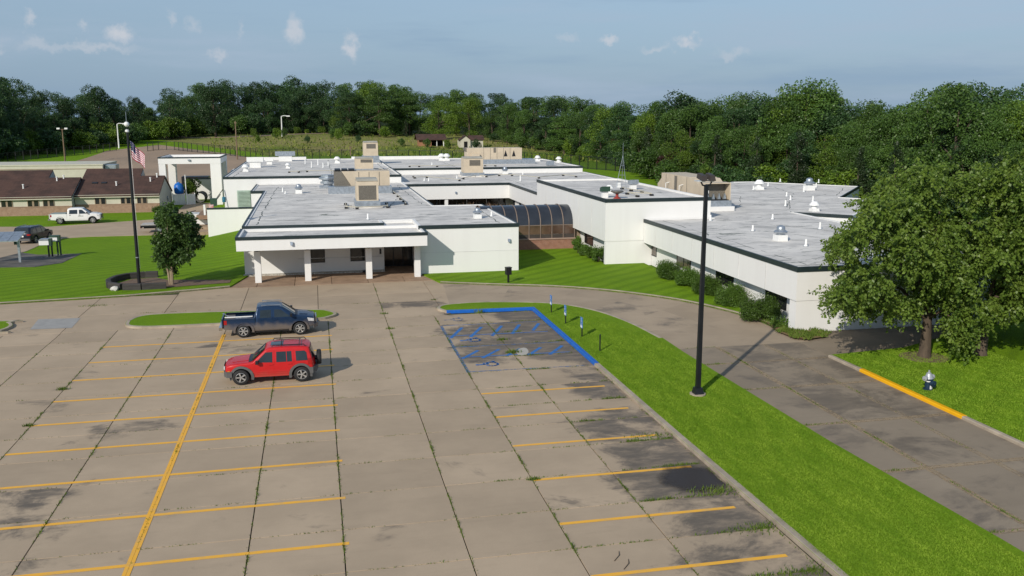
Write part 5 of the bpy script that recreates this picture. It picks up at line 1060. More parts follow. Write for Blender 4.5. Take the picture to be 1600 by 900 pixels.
# ---------------- dark SUV seen from behind on the access road
def dark_suv():
    u, v, z = GT(47, 383); u, v = u-.2, v+2.2
    t = empty('suv', (u, v, hgt(u, v)+.14), R(78), 'dark blue SUV seen from behind beside the drop boxes', 'car')
    c = Car(t, .98, 1.08, .26, 5.0, nose=.13, tail=.05, cx=0); xf, xr, zw, ra = 1.43, -1.43, .38, .46
    prof = [(2.42, .45), (2.48, .62), (2.46, .86), (2.38, .98), (1.9, 1.06), (1.25, 1.12), (1.15, 1.14), (.45, 1.62), (.2, 1.72), (-.3, 1.77), (-1.3, 1.77), (-2.0, 1.72), (-2.12, 1.68), (-2.38, 1.2), (-2.46, 1.0), (-2.48, .55), (-2.44, .42)]
    prof += [(xr-ra-.01, .4)]+arch_pts(xr, ra, zw, .38)[::-1]+[(-.8, .33), (.8, .33)]+arch_pts(xf, ra, zw, .38)[::-1]+[(xf+ra+.01, .4)]
    c.shell(prof, M_CARBLACK)
    for x in (xf, xr):
        c.well(x, ra-.005, zw, .96)
        for sd in (-1, 1): c.wheel(x, sd, .38, .25, .85, 5, .66)
    for sd in (-1, 1):
        d = c.panel([(.95, .5), (.98, 1.05), (.4, 1.60), (-.1, 1.64), (-.1, .5)], sd, .006, M_CARBLACK, 'door'); c.panel([(.92, 1.13), (.42, 1.52), (-.03, 1.58), (-.03, 1.1)], sd, .012, M_CGLASS, 'window', d)
        d = c.panel([(-.13, .5), (-.13, 1.64), (-1.05, 1.62), (-1.1, 1.0), (-.9, .5)], sd, .006, M_CARBLACK, 'door'); c.panel([(-.2, 1.1), (-.2, 1.58), (-.98, 1.57), (-1.02, 1.12)], sd, .012, M_CGLASS, 'window', d)
        c.panel([(-1.2, 1.14), (-1.15, 1.56), (-1.8, 1.5), (-1.95, 1.2)], sd, .012, M_CGLASS, 'rear_side_window'); MB().frus(.9, sd*1.08, 1.06, 1.22, .08, .11, .07, .1).build('mirror', M_BLACK, t)
        mb = MB().box(-2.5, -2.2, min(sd*.62, sd*.93), max(sd*.62, sd*.93), .93, 1.08); mb.build('tail_light', M_RED, t)
        MB().tube([(.1, sd*.7, 1.75), (.0, sd*.7, 1.80), (-1.7, sd*.7, 1.79), (-1.8, sd*.7, 1.72)], .022, 6).build('roof_rail', M_STEEL, t)
    c.cross((1.12, 1.15), (.5, 1.60), .86, .8, .012, M_CGLASS, 'windshield'); c.cross((-2.14, 1.65), (-2.38, 1.20), .78, .84, .014, M_CGLASS, 'rear_window')
    c.block(-2.56, -2.3, -.9, .9, .40, .62, M_CLAD, 'rear_bumper'); c.block(-2.50, -2.46, -.27, .27, .78, .93, M_PVC, 'licence_plate'); c.block(2.42, 2.5, -.5, .5, .6, .88, M_BLACK, 'grille')
dark_suv()
# ---------------- flatbed trailer half hidden behind the small tree
def flatbed():
    u, v, z = GT(250, 366); t = empty('flatbed_truck', (u+1.2, v+1.1, hgt(u, v)+.13), R(2), 'grey decked flatbed truck half hidden behind the small tree', 'truck')
    b = lambda *a: MB().box(*a)
    for k in range(6): b(-3.2, 1.6, -1.1+k*.37, -1.1+k*.37+.34, .92, 1.0).build('deck_board', mat('grey_deck', (.42, .40, .37), .8, var=.15, scale=2) if k == 0 else MATS['grey_deck'], t)
    b(-3.2, 1.6, -1.12, -1.04, .74, .92).build('side_rail', M_BLACK, t); b(-3.2, 1.6, 1.04, 1.12, .74, .92).build('side_rail', M_BLACK, t); b(-3.25, -3.15, -1.1, 1.1, .6, .92).build('rear_beam', M_BLACK, t)
    b(1.6, 1.75, -1.1, 1.1, .9, 1.75).build('headboard', M_BLACK, t); b(-3, 3.4, -.4, .4, .5, .72).build('chassis', M_BLACK, t)
    for sd in (-.8, .8): b(-3.3, -3.24, sd-.15, sd+.15, .62, .76).build('tail_light', M_RED, t)
    c = Car(t, 1.0, 1.3, .15, 5, 0, 0); 
    for x in (-1.3, 2.9):
        for sd in (-1, 1): c.wheel(x, sd, .42, .3, .9, 8, .62, M_STEEL)
    MB().prof([(1.8, .55), (4.4, .55), (4.45, 1.25), (3.5, 1.4), (3.0, 2.05), (1.85, 2.1)], -1, 1, 'y').build('cab', M_CARWHITE, t)
flatbed()
# ================================================================== LEFT BUILDINGS
def house(name, u0, u1, um, v0, label, wins, vents):
    t = empty(name, ((u0+u1)/2, v0, -1.4), 0, label, 'house'); cx = (u0+u1)/2
    loc = lambda mb, nm, m, par=None: (lambda o: (setattr(o, 'matrix_parent_inverse', Matrix.Translation((-cx, -v0, 1.4))), o)[1])(mb.build(nm, m, par or t)) if par is None else mb.build(nm, m, par)
    zr = lambda v: 1.3+.37*(v-v0)
    vl, vh, vb = v0+5.6, v0+8.1, v0+11.5
    loc(MB().box(u0, u1, v0, v0+.3, -1.6, -.12), 'brick_base', M_BRICKP); loc(MB().box(u0, u1, v0+.05, v0+.3, -.12, .86), 'siding', M_CREAM)
    loc(MB().box(u0, u1, v0-.03, v0+.05, -.16, -.06), 'sill_band', mat('band_brown', (.3, .2, .14), .8) if 'band_brown' not in MATS else MATS['band_brown'])
    loc(MB().box(u0-.05, u1+.1, v0-.35, v0+.04, .84, 1.22), 'fascia', M_CREAM)
    loc(MB().prof([(v0+.3, -1.6), (v0+.3, 1.0), (vl, zr(vl)-.12), (vb, .6), (vb, -1.6)], u0, u1-.02, 'x'), 'wall', mat('grey_siding', (.40, .41, .40), .75, var=.06) if 'grey_siding' not in MATS else MATS['grey_siding'])
    ro = loc(MB().prof([(v0-.4, zr(v0-.4)-.16), (v0-.4, zr(v0-.4)), (vh, zr(vh)), (vb, .9), (vb, .6), (vh, zr(vh)-.3)], u0, um, 'x'), 'roof', M_SHING)
    loc(MB().prof([(v0-.4, zr(v0-.4)-.16), (v0-.4, zr(v0-.4)), (vl, zr(vl)), (vb, .75), (vb, .6), (vl, zr(vl)-.25)], um, u1+.12, 'x'), 'low_roof', M_SHING)
    loc(MB().prof([(vl-.1, zr(vl-.1)-.1), (vh, zr(vh)-.16), (vb-1, 1.0)], um-.02, um+.03, 'x'), 'gable', MATS['grey_siding'])
    for a, b, z0, z1 in wins:
        w = loc(MB().box(a, b, v0-.02, v0+.06, z0, z0+.06).box(a, b, v0-.02, v0+.06, z1-.06, z1).box(a, a+.06, v0-.02, v0+.06, z0+.06, z1-.06).box(b-.06, b, v0-.02, v0+.06, z0+.06, z1-.06).box((a+b)/2-.12, (a+b)/2+.12, v0-.02, v0+.06, z0+.06, z1-.06), 'window', mat('tan_frame', (.30, .22, .15), .6) if 'tan_frame' not in MATS else MATS['tan_frame'])
        for x0, x1 in ((a+.06, (a+b)/2-.12), ((a+b)/2+.12, b-.06)): MB().box(x0, x1, v0+.0, v0+.04, z0+.06, z1-.06).build('pane', M_GLASS, w)
    for u, v, h in vents: loc(MB().lathe([(.12, 0), (.09, .1), (.09, h), (.14, h), (.14, h+.1), (0, h+.12)], 8, (u, v, zr(v)-.05)), 'vent_pipe', M_PVC)
    for k in (0, 1): u = u0+(6.4 if u0 < -50 else 1.6)+k*1.2; v = v0+3.2; loc(MB().prof([(v, zr(v)), (v, zr(v)+.16), (v+.5, zr(v+.5)+.05), (v+.5, zr(v+.5))], u, u+.7, 'x'), 'roof_vent', M_BLACK)
    return t
house('brick_house', -46, -32.15, -36.2, 129.9, 'brown roofed house with brick base, leftmost in the frame', [(-40.8, -39.4, -.12, .8), (-37.6, -36.2, -.15, .78), (-35.7, -34.3, -.15, .78)], [(-38.6, 132.3, .5), (-34.9, 134.5, .5), (-34.2, 135.2, .4)])
house('brick_house', -32.1, -21.3, -24.5, 131.4, 'brown roofed house with brick base, beside the white portal', [(-29.6, -28.2, -.1, .95), (-26.3, -25.0, -.1, .95), (-24.2, -22.9, -.1, .95)], [(-27.2, 134, .5), (-22.9, 135.2, .5), (-22.2, 136.5, .5)])
thing1(MB().lathe([(0, 0), (.35, 0), (.35, .12), (0, .14)], 14, axis='x', c=(-21.28, 138.4, .0)), 'wall_reel', M_STEEL, 'round hose reel on the grey gable wall', 'reel', smooth=30)
t = empty('cream_building', (-56, 181, -1.4), 0, 'long cream flat roofed building behind the brown roofed houses', 'building')
local(MB().box(-80, -37.6, 175, 187, -1.6, 3.0).build('wall', M_CREAM), t); local(MB().box(-80.1, -37.5, 174.9, 187.1, 3.0, 3.2).build('roof', M_CREAM), t); local(MB().box(-80, -37.7, 174.94, 175, 2.35, 2.45).build('band', MATS['tan_frame']), t)
w = MB().box(-48.5, -46.6, 174.93, 175, -.6, 1.7).build('door_frame', MATS['tan_frame']); local(w, t); MB().box(-48.3, -46.8, 174.9, 174.94, -.4, 1.5).build('pane', M_CREAM, w)
thing1(MB().box(-37.4, -35.6, 176, 179, -1.5, 3.0).box(-37.2, -35.8, 175.96, 176, .2, 2.6), 'steel_cabinet', M_STEEL, 'grey cabinet at the right end of the long cream building', 'cabinet')
# white portal, yard wall, gate, tank
t = empty('white_portal', (-18, 144, -1.4), 0, 'free standing white portal canopy with thick square legs', 'canopy')
PW = [(-22.4, 139.6), (-13.7, 139.6), (-13.7, 149.5), (-22.4, 149.5)]; inn = offset_poly(PW, -.35)
vs = [(*p, 4.85) for p in PW]+[(*p, 5.8) for p in PW]+[(*p, 5.8) for p in inn]+[(*p, 5.45) for p in inn]
local(MB().mesh(vs, [(3, 2, 1, 0)]+[(i+k*4, (i+1) % 4+k*4, (i+1) % 4+4+k*4, i+4+k*4) for k in (0, 1, 2) for i in range(4)]).build('roof_beam', M_WHITE), t)
local(MB().face([(*p, 5.47) for p in inn]).build('roof', M_ROOF), t); oo, ii = offset_poly(PW, .06), offset_poly(PW, -.12)
for i in (0, 1, 3): local(MB().prism([oo[i], oo[(i+1) % 4], ii[(i+1) % 4], ii[i]], 5.68, 5.84).build('trim', M_TRIM), t)
for a, b, c_, d in ((-22.38, -21.45, 139.62, 140.5), (-15.2, -13.72, 139.62, 140.6), (-22.38, -21.3, 148, 149.48), (-15, -13.72, 148.3, 149.48)): local(MB().box(a, b, c_, d, -1.8, 4.849).build('leg', M_WHITE), t)
local(MB().lathe([(0, 0), (.2, 0), (.2, .2), (0, .2)], 10, (-18.1, 139.5, 5.3)).build('lamp', M_STEEL), t)
t = empty('yard_wall', (-15, 146, -1.4), 0, 'white yard wall with dark coping under the portal', 'wall'); local(MB().box(-19.0, -10.85, 150, 150.3, -1.8, 1.9).build('wall', M_WHITE), t); local(MB().box(-19.05, -10.85, 149.95, 150.35, 1.9, 2.05).build('coping', M_TRIM), t)
thing1(MB().lathe([(.78, 0), (.85, .05), (.85, .3), (.80, .35), (.85, .4), (.85, 3), (.7, 3), (.7, .05), (.78, 0)], 24, (-17.55, 144.6, -.6), 'y'), 'drain_pipe', M_BLACK, 'big black corrugated pipe lying against the white yard wall', 'pipe', smooth=40)
def gate(u0, u1, lb, rz=0):
    t = empty('vinyl_gate', ((u0+u1)/2, 141.5, -1.4), rz, lb, 'gate'); w = (u1-u0)/2
    n = 6
    for k in range(n): MB().box(-w+.06+(2*w-.12)*k/n, -w+.04+(2*w-.12)*(k+1)/n, -.03, .03, .1, 1.55).build('board', M_PVC, t)
    MB().box(-w, w, -.05, .05, 1.55, 1.68).build('top_rail', M_PVC, t); MB().box(-w, w, -.045, .045, .0, .1).build('bottom_rail', M_PVC, t)
    for x in (-w, w): MB().box(x-.07, x+.07, -.07, .07, -.2, 1.85).build('post', M_PVC, t)
gate(-21.0, -19.3, 'white board gate leaf next to the grey gable wall'); gate(-19.0, -17.9, 'narrow white board gate leaf beside the black pipe', R(8))
thing1(MB().tube([(-18.95, 140.6, -1.6), (-18.95, 140.6, 3.2)], .07, 6), 'yard_pole', M_PVC, 'thin pale pole at the white yard gate', 'pole')
thing1(MB().lathe([(0, 0), (.55, .0), (.68, .2), (.72, .7), (.68, 1.25), (.5, 1.55), (.2, 1.65), (.16, 1.78), (0, 1.78)], 16, (-20.5, 144.5, .1)), 'water_tank', M_BLUEW, 'bright blue plastic tank behind the white gate', 'tank', smooth=50)
thing1(MB().box(-23, -18.5, 166, 168.5, -1, 1.3).box(-18.4, -16.4, 166.3, 168.2, -1.2, .2), 'dark_trailer', M_BLACK, 'low dark trailer parked beyond the white portal', 'trailer')
thing1(MB().box(-14.4, -12.4, 158, 161, -1.3, .4), 'rubble_heap', M_WOODDK, 'low dark heap beside the portal right leg', 'heap')
thing1(MB().box(-13.2, -10.85, 150.5, 156, 1.5, 3.0).box(-13.3, -10.85, 150.4, 156.1, 3.0, 3.15), 'annex', M_WHITE, 'small white flat annex between the portal and rear block', 'building')
# ================================================================== FURNITURE
def lamp_post():
    t = empty('lamp_post', (15.6, 34.3, .11), 0, 'tall black square lamp post with twin heads on the grass strip', 'lamp post')
    MB().lathe([(.34, -.1), (.34, .06), (0, .06)], 20).build('footing', M_KERB, t, 40); MB().frus(0, 0, .06, .32, .2, .2, .15, .15).build('base_cover', M_BLACK, t)
    MB().frus(0, 0, .3, 8.95, .092, .092, .066, .066).build('pole', M_BLACK, t)
    MB().tube([(-.22, 0, 9.2), (-.22, 0, 9.05), (-.16, 0, 8.94), (0, 0, 8.9), (.16, 0, 8.94), (.22, 0, 9.05), (.22, 0, 9.2)], .035, 8).build('yoke', M_BLACK, t, 50)
    for s_ in (-1, 1):
        h = MB().mesh([(s_*.06, -.26, 9.12), (s_*.31, -.26, 9.12), (s_*.31, .3, 9.22), (s_*.06, .3, 9.22), (s_*.09, -.18, 9.34), (s_*.28, -.18, 9.34), (s_*.28, .28, 9.42), (s_*.09, .28, 9.42)], [(3, 2, 1, 0), (4, 5, 6, 7), (0, 1, 5, 4), (1, 2, 6, 5), (2, 3, 7, 6), (3, 0, 4, 7)]).build('lamp_head', mat('dark_bronze', (.05, .04, .035), .5) if 'dark_bronze' not in MATS else MATS['dark_bronze'], t)
        MB().box(min(s_*.13, s_*.45), max(s_*.13, s_*.26), -.2, .22, 9.09, 9.13).build('lens', M_LAMP, h)
    MB().box(.07, .11, -.05, .05, 8.6, 8.72).build('sensor', M_PVC, t)
lamp_post()
def flag_pole():
    u, v = -12.6, 66.9; t = empty('flagpole', (u, v, hgt(u, v)), 0, 'tall dark flagpole with white ball, rising from the black planter', 'flagpole')
    MB().tube([(0, 0, -.1), (0, 0, 5.5), (0, 0, 11.0)], [.12, .10, .07], 12).build('pole', M_BLACK, t, 50); MB().lathe([(0, -.18), (.1, -.15), (.17, -.06), (.18, .02), (.15, .1), (.08, .16), (0, .18)], 16, (0, 0, 11.25)).build('ball', M_PVC, t, 60)
    MB().lathe([(.08, 10.7), (.13, 10.74), (.13, 10.85), (.06, 10.9)], 12).build('truck', M_PVC, t, 40); MB().tube([(0, 0, 11.4), (0, 0, 12.1)], .02, 5).build('finial', M_STEEL, t); MB().tube([(.13, 0, 1.2), (.13, 0, 9.1)], .012, 4).build('halyard', M_PVC, t)
    MB().lathe([(.125, 1.95), (.125, 2.02)], 10).build('collar', M_STEEL, t)
    fl = empty('flag', (u+.11, v, hgt(u, v)), 0, 'red and white striped flag hanging limp from the flagpole', 'flag')
    red, wh, bl = mat('flag_red', (.38, .02, .06), .8, var=.06), mat('flag_white', (.75, .73, .74), .8, var=.04), mat('flag_blue', (.015, .02, .08), .8, var=.06)
    nx, per = 16, 2
    def P(s, q):                       # s along the fly, q down the hoist
        return (s*.92+.05*math.sin(s*9+q*2), .10*math.sin(s*11+q*1.5)*s+.05*math.sin(s*23), 10.15-q*1.15-s*(.95-.25*q)-.10*s*s)
    for k in range(13):
        mb = MB(); V = [P(i/nx, (k+j/per)/13) for j in range(per+1) for i in range(nx+1)]
        for j in range(per):
            for i in range(nx): mb.f.append((j*(nx+1)+i, (j+1)*(nx+1)+i, (j+1)*(nx+1)+i+1, j*(nx+1)+i+1)); mb.m.append(1 if (k < 7 and i < nx*.4) else 0)
        mb.v = V; mb.build('stripe', [red if k % 2 == 0 else wh, bl], fl, 60)
    st = MB()
    for r_ in range(5):
        for c_ in range(6):
            s0, q0 = .03+c_*.06, (.6+r_*1.3)/13; p = Vector(P(s0, q0)); a, b = Vector(P(s0+.02, q0))-p, Vector(P(s0, q0+.02))-p; n_ = a.cross(b).normalized()
            for sg in (-1, 1): st.face([tuple(p+a*1.0*math.cos(i*1.2566)*(1 if 1 else 0)+b*1.0*math.sin(i*1.2566)+n_*.006*sg) for i in range(5)])
    o = st.build('stars', wh, fl); o['kind'] = 'stuff'
flag_pole()
def planter():
    t = empty('planter_ring', (-12.6, 66.9, 0), 0, 'black horseshoe timber planter wall round the flagpole foot', 'planter')
    pts = spline([(-10.45, 64.75), (-12.0, 64.6), (-13.2, 64.75), (-14.15, 65.6), (-14.45, 66.8), (-14.25, 68.2), (-13.6, 69.0), (-12.6, 69.35), (-11.75, 69.35)], 3)
    for a, b in zip(pts[::3], pts[3::3]): o = sweep('timber', [(a[0], a[1]), (b[0], b[1])], .34, 0, .52, M_WOODDK, bev=.04, kind=None); local(o, t)
    sheet('mulch_bed', offset_poly([(-10.5, 64.9), (-10.2, 64.75), (-8.4, 65.2), (-6.3, 65.7), (-6.25, 66.9), (-8.5, 67.5), (-10.8, 67.9), (-11.8, 69.2), (-13.5, 68.9), (-14.2, 67), (-13.8, 65.6), (-12.8, 64.9)], -.05), .125, M_MULCH, flat=False)
planter()
for x, y, r_, lb in ((180, 456, .28, 'pale rock at the left end of the black planter'), (199, 436, .2, 'pale rock behind the black planter')):
    u, v = G(x, y); mb = MB(); bm = bmesh.new(); bmesh.ops.create_icosphere(bm, subdivisions=2, radius=r_)
    for q in bm.verts: q.co *= random.uniform(.8, 1.2); q.co.z = q.co.z*.7+.1
    me = bpy.data.meshes.new('rock'); bm.to_mesh(me); bm.free(); me.materials.append(M_STONE); o = link('rock', me); o.location = (u, v, .1); props(o, lb, 'rock')
def drop_box(px0, px1, py0, py1, pyb, lb, m):
    u, v, z = GT((px0+px1)/2, pyb); s_ = 1/1.0; t = empty('drop_box', (u, v, z+.12), 0, lb, 'drop box'); a, zt = AV(px0, py0, v); b, zb = AV(px1, py1, v); w = (b-a)/2; zt -= z+.12; zb -= z+.12
    MB().box(-w, w*.6, -.3, .3, zb, zt-.14).build('box', M_PVC, t); MB().prof([(-w-.05, zt-.14), (w*.6, zt-.14), (w*.6, zt), (-w+.1, zt)], -.33, .33, 'y').build('lid', m, t); MB().box(w*.6, w, -.28, .28, zb-.1, zt).build('back_plate', M_GREEN, t)
    for x in (w*.35, w*.9): MB().box(x-.06, x+.06, -.06, .06, -.1, zb).build('leg', M_GREEN if m is M_GREEN else M_BLACK, t)
    MB().box(-w*.2, w*1.2, -.4, .4, -.1, .05).build('footing', M_KERB, t); return t
drop_box(64, 84, 373, 382, 404, 'white drop box on black legs, nearer one on the asphalt pad', M_STEEL); drop_box(80, 97, 368, 376, 402, 'white drop box with green lid and legs, on the asphalt pad', M_GREEN)
def shelter():
    u, v, z = GT(32, 412); t = empty('sloped_shelter', (u, v, z+.1), 0, 'blue grey sloped metal panel on a post at the left frame edge', 'shelter')
    MB().box(-.09, .09, -.09, .09, -.1, 2.0).build('post', M_STEEL, t); MB().box(-3.4, -3.22, -.09, .09, -.1, 2.0).build('post', M_STEEL, t); MB().box(-.3, -.09, -.15, .15, 1.55, 1.95).build('junction_box', M_GREEN, t)
    for k in range(6): MB().mesh([(-4.4+k*.78, -.9, 1.98), (-3.65+k*.78, -.9, 1.98), (-3.65+k*.78, 1.3, 2.5), (-4.4+k*.78, 1.3, 2.5), (-4.4+k*.78, -.9, 1.9), (-3.65+k*.78, -.9, 1.9), (-3.65+k*.78, 1.3, 2.42), (-4.4+k*.78, 1.3, 2.42)], [(0, 1, 2, 3), (7, 6, 5, 4), (4, 5, 1, 0), (5, 6, 2, 1), (6, 7, 3, 2), (7, 4, 0, 3)]).build('roof_panel', M_STEEL, t)
shelter()
t = empty('lawn_box', (13.15, 61.7, .1), R(12), 'black box on a short post at the lawn edge by the road', 'post box'); MB().box(-.06, .06, -.06, .06, -.1, .58).build('post', M_BLACK, t); MB().box(-.19, .19, -.17, .17, .58, 1.08).build('box', M_BLACK, t); MB().box(-.21, .21, -.19, .19, 1.08, 1.12).build('cap', M_BLACK, t)
def p_sign(u, v, lb, plate=True):
    t = empty('parking_sign' if plate else 'sign_post', (u, v, .115), 0, lb, 'sign' if plate else 'post', 'blue access parking signs' if plate else None)
    MB().box(-.025, .025, -.035, .035, -.1, 1.02 if plate else .86).build('post', M_BLACK, t)
    if not plate: return
    p = MB().box(-.042, -.027, -.19, .19, .48, 1.06).build('plate', M_SIGN, t); MB().box(-.047, -.043, -.15, .15, .50, .63).build('white_panel', M_PVC, p)
    wheelchair(0, 0, .34, M_PVC, 'access_symbol', p, lambda q: (-.048, -q.x*.34-.01, .84+q.y*.36)); MB().box(-.026, -.02, -.19, .19, .48, 1.06).build('plate_back', M_STEEL, p)
p_sign(13.62, 51.4, 'blue access parking sign on the grass, farthest from the camera'); p_sign(13.68, 48.4, 'blue access parking sign on the grass, middle of the three'); p_sign(13.7, 45.2, 'blue access parking sign on the grass, nearest the camera'); p_sign(13.72, 42.1, 'bare dark sign post stub on the grass strip, no plate left', False)
def hydrant():
    t = empty('fire_hydrant', (25.75, 32.9, .1), R(20), 'silver and navy fire hydrant on the right lawn', 'hydrant'); NAVY = mat('navy_paint', (.012, .03, .06), .45, var=.3, scale=6); SIL = mat('silver_paint', (.40, .42, .44), .45, metal=.3, var=.12, scale=6)
    MB().lathe([(.2, -.05), (.2, .04), (.14, .05), (.135, .42), (.2, .43), (.2, .48), (0, .48)], 20).build('barrel', NAVY, t, 40); MB().lathe([(.17, .48), (.19, .5), (.17, .55), (.13, .64), (.1, .72), (.11, .73), (.06, .76), (.04, .78), (.04, .86), (0, .86)], 20).build('bonnet', SIL, t, 40)
    MB().lathe([(.155, .36), (.16, .38), (.16, .43)], 20).build('white_band', M_PVC, t, 40)
    for s_ in (-1, 1): MB().lathe([(.09, 0), (.09, s_*.13), (.11, s_*.13), (.11, s_*.18), (.04, s_*.19), (.03, s_*.24), (0, s_*.24)], 14, (s_*.12, 0, .53), 'x').build('side_nozzle', SIL, t, 40)
    MB().lathe([(.12, 0), (.12, -.12), (.14, -.12), (.14, -.18), (.04, -.19), (.03, -.23), (0, -.23)], 16, (0, -.12, .30), 'y').build('front_nozzle', NAVY, t, 40); MB().box(-.06, .06, -.17, -.13, .0, .2).build('white_stem', M_PVC, t)
hydrant()
# distant lamp and utility poles
def far_pole(px, py, py_top, kind, lb):
    u, v, z = GT(px, py); ztop = AV(px, py_top, v)[1]; h = ztop-z; t = empty('street_lamp' if kind != 'pole' else 'utility_pole', (u, v, z), 0, lb, 'street lamp' if kind != 'pole' else 'pole'); s_ = v/250
    MB().tube([(0, 0, -.3), (0, 0, h)], [.2*s_, .13*s_], 8).build('pole', M_PVC if kind == 'arm' else M_WOODPOLE, t, 50)
    if kind == 'arm':
        MB().tube([(0, 0, h), (.5*s_, 0, h+.2*s_), (1.5*s_, 0, h+.15*s_)], .1*s_, 6).build('arm', M_PVC, t); MB().box(1.3*s_, 2.2*s_, -.2, .2, h-.05, h+.25*s_).build('lamp_head', M_PVC, t)
    elif kind == 'twin':
        MB().tube([(-1.0, 0, h), (1.0, 0, h)], .07, 6).build('cross_arm', M_WOODPOLE, t)
        for q in (-1, 1): MB().box(q*.95-.35, q*.95+.35, -.3, .3, h, h+.4).build('lamp_head', M_PVC, t)
    else: MB().box(-.35, .35, -.12, .12, h-.6, h-.4).build('cross_arm', M_WOODPOLE, t)
far_pole(102, 254, 202, 'twin', 'twin headed lamp on a brown wood pole, far left'); far_pole(186, 232, 194, 'arm', 'pale single arm street lamp left of the flag'); far_pole(371, 250, 189, 'pole', 'brown wood pole right of the white portal'); far_pole(441, 213, 182, 'arm', 'pale single arm street lamp at the top of the meadow'); far_pole(548, 243, 228, 'pole', 'thin pole in front of the middle of the meadow')
# black post and rail fence
M_FENCE = mat('black_fence', (.012, .014, .014), .5, var=.1)
def fence(pts, hgt_, step, lb, rails=(.12, .55, .97)):
    P = [Vector(p) for p in pts]; t = empty('metal_fence', (P[0].x, P[0].y, hgt(*P[0])), 0, lb, 'fence'); L0 = 0; Q = []
    for a, b in zip(P, P[1:]):
        d = (b-a).length; k = max(1, round(d/step)); Q += [a.lerp(b, i/k) for i in range(k)]
    Q.append(P[-1]); g = [(q.x, q.y, hgt(q.x, q.y)) for q in Q]; me = None
    for q in g:
        if me is None: o = local(MB().box(-.09, .09, -.09, .09, -.2, hgt_).build('post', M_FENCE), t); me = o.data
        else: o = link('post', me); local(o, t)
        o.location = q; 
    for r_ in rails: local(MB().tube([(a, b, c_+hgt_*r_) for a, b, c_ in g], .05, 4).build('rail', M_FENCE), t)
    pk = MB()
    for a, b in zip(g, g[1:]):
        for i in range(1, 6):
            x = [a[j]+(b[j]-a[j])*i/6 for j in range(3)]; pk.box(x[0]-.012, x[0]+.012, x[1]-.012, x[1]+.012, x[2]+.1, x[2]+hgt_*.97)
    o = local(pk.build('pickets', M_FENCE), t); o['kind'] = 'stuff'
fence([GT(*p)[:2] for p in ((-30, 260), (0, 256), (60, 248.5), (130, 242), (182, 235.5))], 2.7, 3.4, 'black metal fence in front of the left wood and far road', (.1, .97))
fence([GT(*p)[:2] for p in ((231, 237), (248, 234.5), (273, 235), (300, 238), (345, 242), (400, 248), (500, 251))]+[(24, 238.5), (48, 222.5), (62.8, 184.5), (70, 173.5), (86, 160)], 2.9, 3.1, 'black metal fence along the foot of the meadow behind the building', (.1, .97))
# sheds on the meadow
def shed(px0, px1, py, dep, hw, hr, label, wall, open_=False):
    u, v, z = GT((px0+px1)/2, py); a = AV(px0, py, v)[0]-u; b = AV(px1, py, v)[0]-u; t = empty('meadow_shed', (u, v, z), 0, label, 'shed'); w = (b-a)/2
    if open_:
        MB().box(-w*.8, 0, .4, dep, 0, hw).build('wall', wall, t); MB().box(0, w*.85, dep*.6, dep, 0, hw).build('back_wall', M_DARK, t)
        for x in (w*.35, w*.8): MB().box(x-.12, x+.12, .1, .34, 0, hw).build('post', M_PVC, t)
        MB().prof([(-.6, hw-.1), (-.6, hw+.1), (dep/2, hr+.15), (dep+.6, hw+.1), (dep+.6, hw-.1), (dep/2, hr)], -w, w, 'x').build('roof', M_SHING, t)
    else:
        MB().box(-w*.85, w*.9, .1, dep, 0, hw).build('wall', wall, t); g = w*.75
        MB().prof([(-w*.85, 0), (-w*.85+g, 0), (-w*.85+g, hw), (-w*.85+g/2, hr), (-w*.85, hw)], -.8, .099, 'y').build('gable_front', wall, t); MB().box(-w*.85+g*.35, -w*.85+g*.7, -.86, -.8, 0, hw*.8).build('door', M_DARK, t)
        MB().prof([(-.3, hw-.1), (-.3, hw+.1), (dep/2, hr+.1), (dep+.4, hw+.1), (dep+.4, hw-.1), (dep/2, hr-.05)], -w*.15, w, 'x').build('roof', M_SHING, t)
        MB().prof([(-w*.95, hw-.15), (-w*.95, hw), (-w*.85+g/2, hr+.25), (-w*.85+g+.2, hw), (-w*.85+g+.2, hw-.15), (-w*.85+g/2, hr+.05)], -1.1, dep/2, 'y').build('porch_roof', M_SHING, t)
shed(651, 698, 228.5, 7, 2.2, 4.0, 'open brown roofed shed at the wood edge on the meadow', M_ORANGE, True); shed(716, 757, 230.5, 6, 2.6, 4.0, 'small white gabled cottage beside the open brown shed', M_CREAM)
# ================================================================== TREES
def leaf_mat(name, a, b, c=None, rnd=.22, tr=.22, nsc=.35):
    m = bpy.data.materials.new(name); t = NT(m); col = t.mix(t.ramp(t.noise(nsc, 4, .7), .32, .68), a, b); col = t.mix(t.ramp(t.noise(nsc*9, 3, .6), .45, .75, 0, .7), col, c or tuple(x*1.5 for x in a))
    col = t.scale(col, t.ramp(t.rnd(), 0, 1, 1-rnd, 1+rnd, False)); t.out(col, .48, .4)
    tl = t.N.new('ShaderNodeBsdfTranslucent'); t.L.new(col, tl.inputs[0]); mx = t.N.new('ShaderNodeMixShader'); mx.inputs[0].default_value = tr; t.L.new(t.b.outputs[0], mx.inputs[1]); t.L.new(tl.outputs[0], mx.inputs[2]); t.L.new(mx.outputs[0], t.N['Material Output'].inputs[0]); return m
M_LF_D = leaf_mat('dark_wood_leaves', (.046, .096, .026), (.028, .064, .020)); M_LF_M = leaf_mat('mid_wood_leaves', (.080, .148, .024), (.046, .098, .018)); M_LF_Y = leaf_mat('yellow_green_leaves', (.125, .20, .018), (.075, .14, .014))
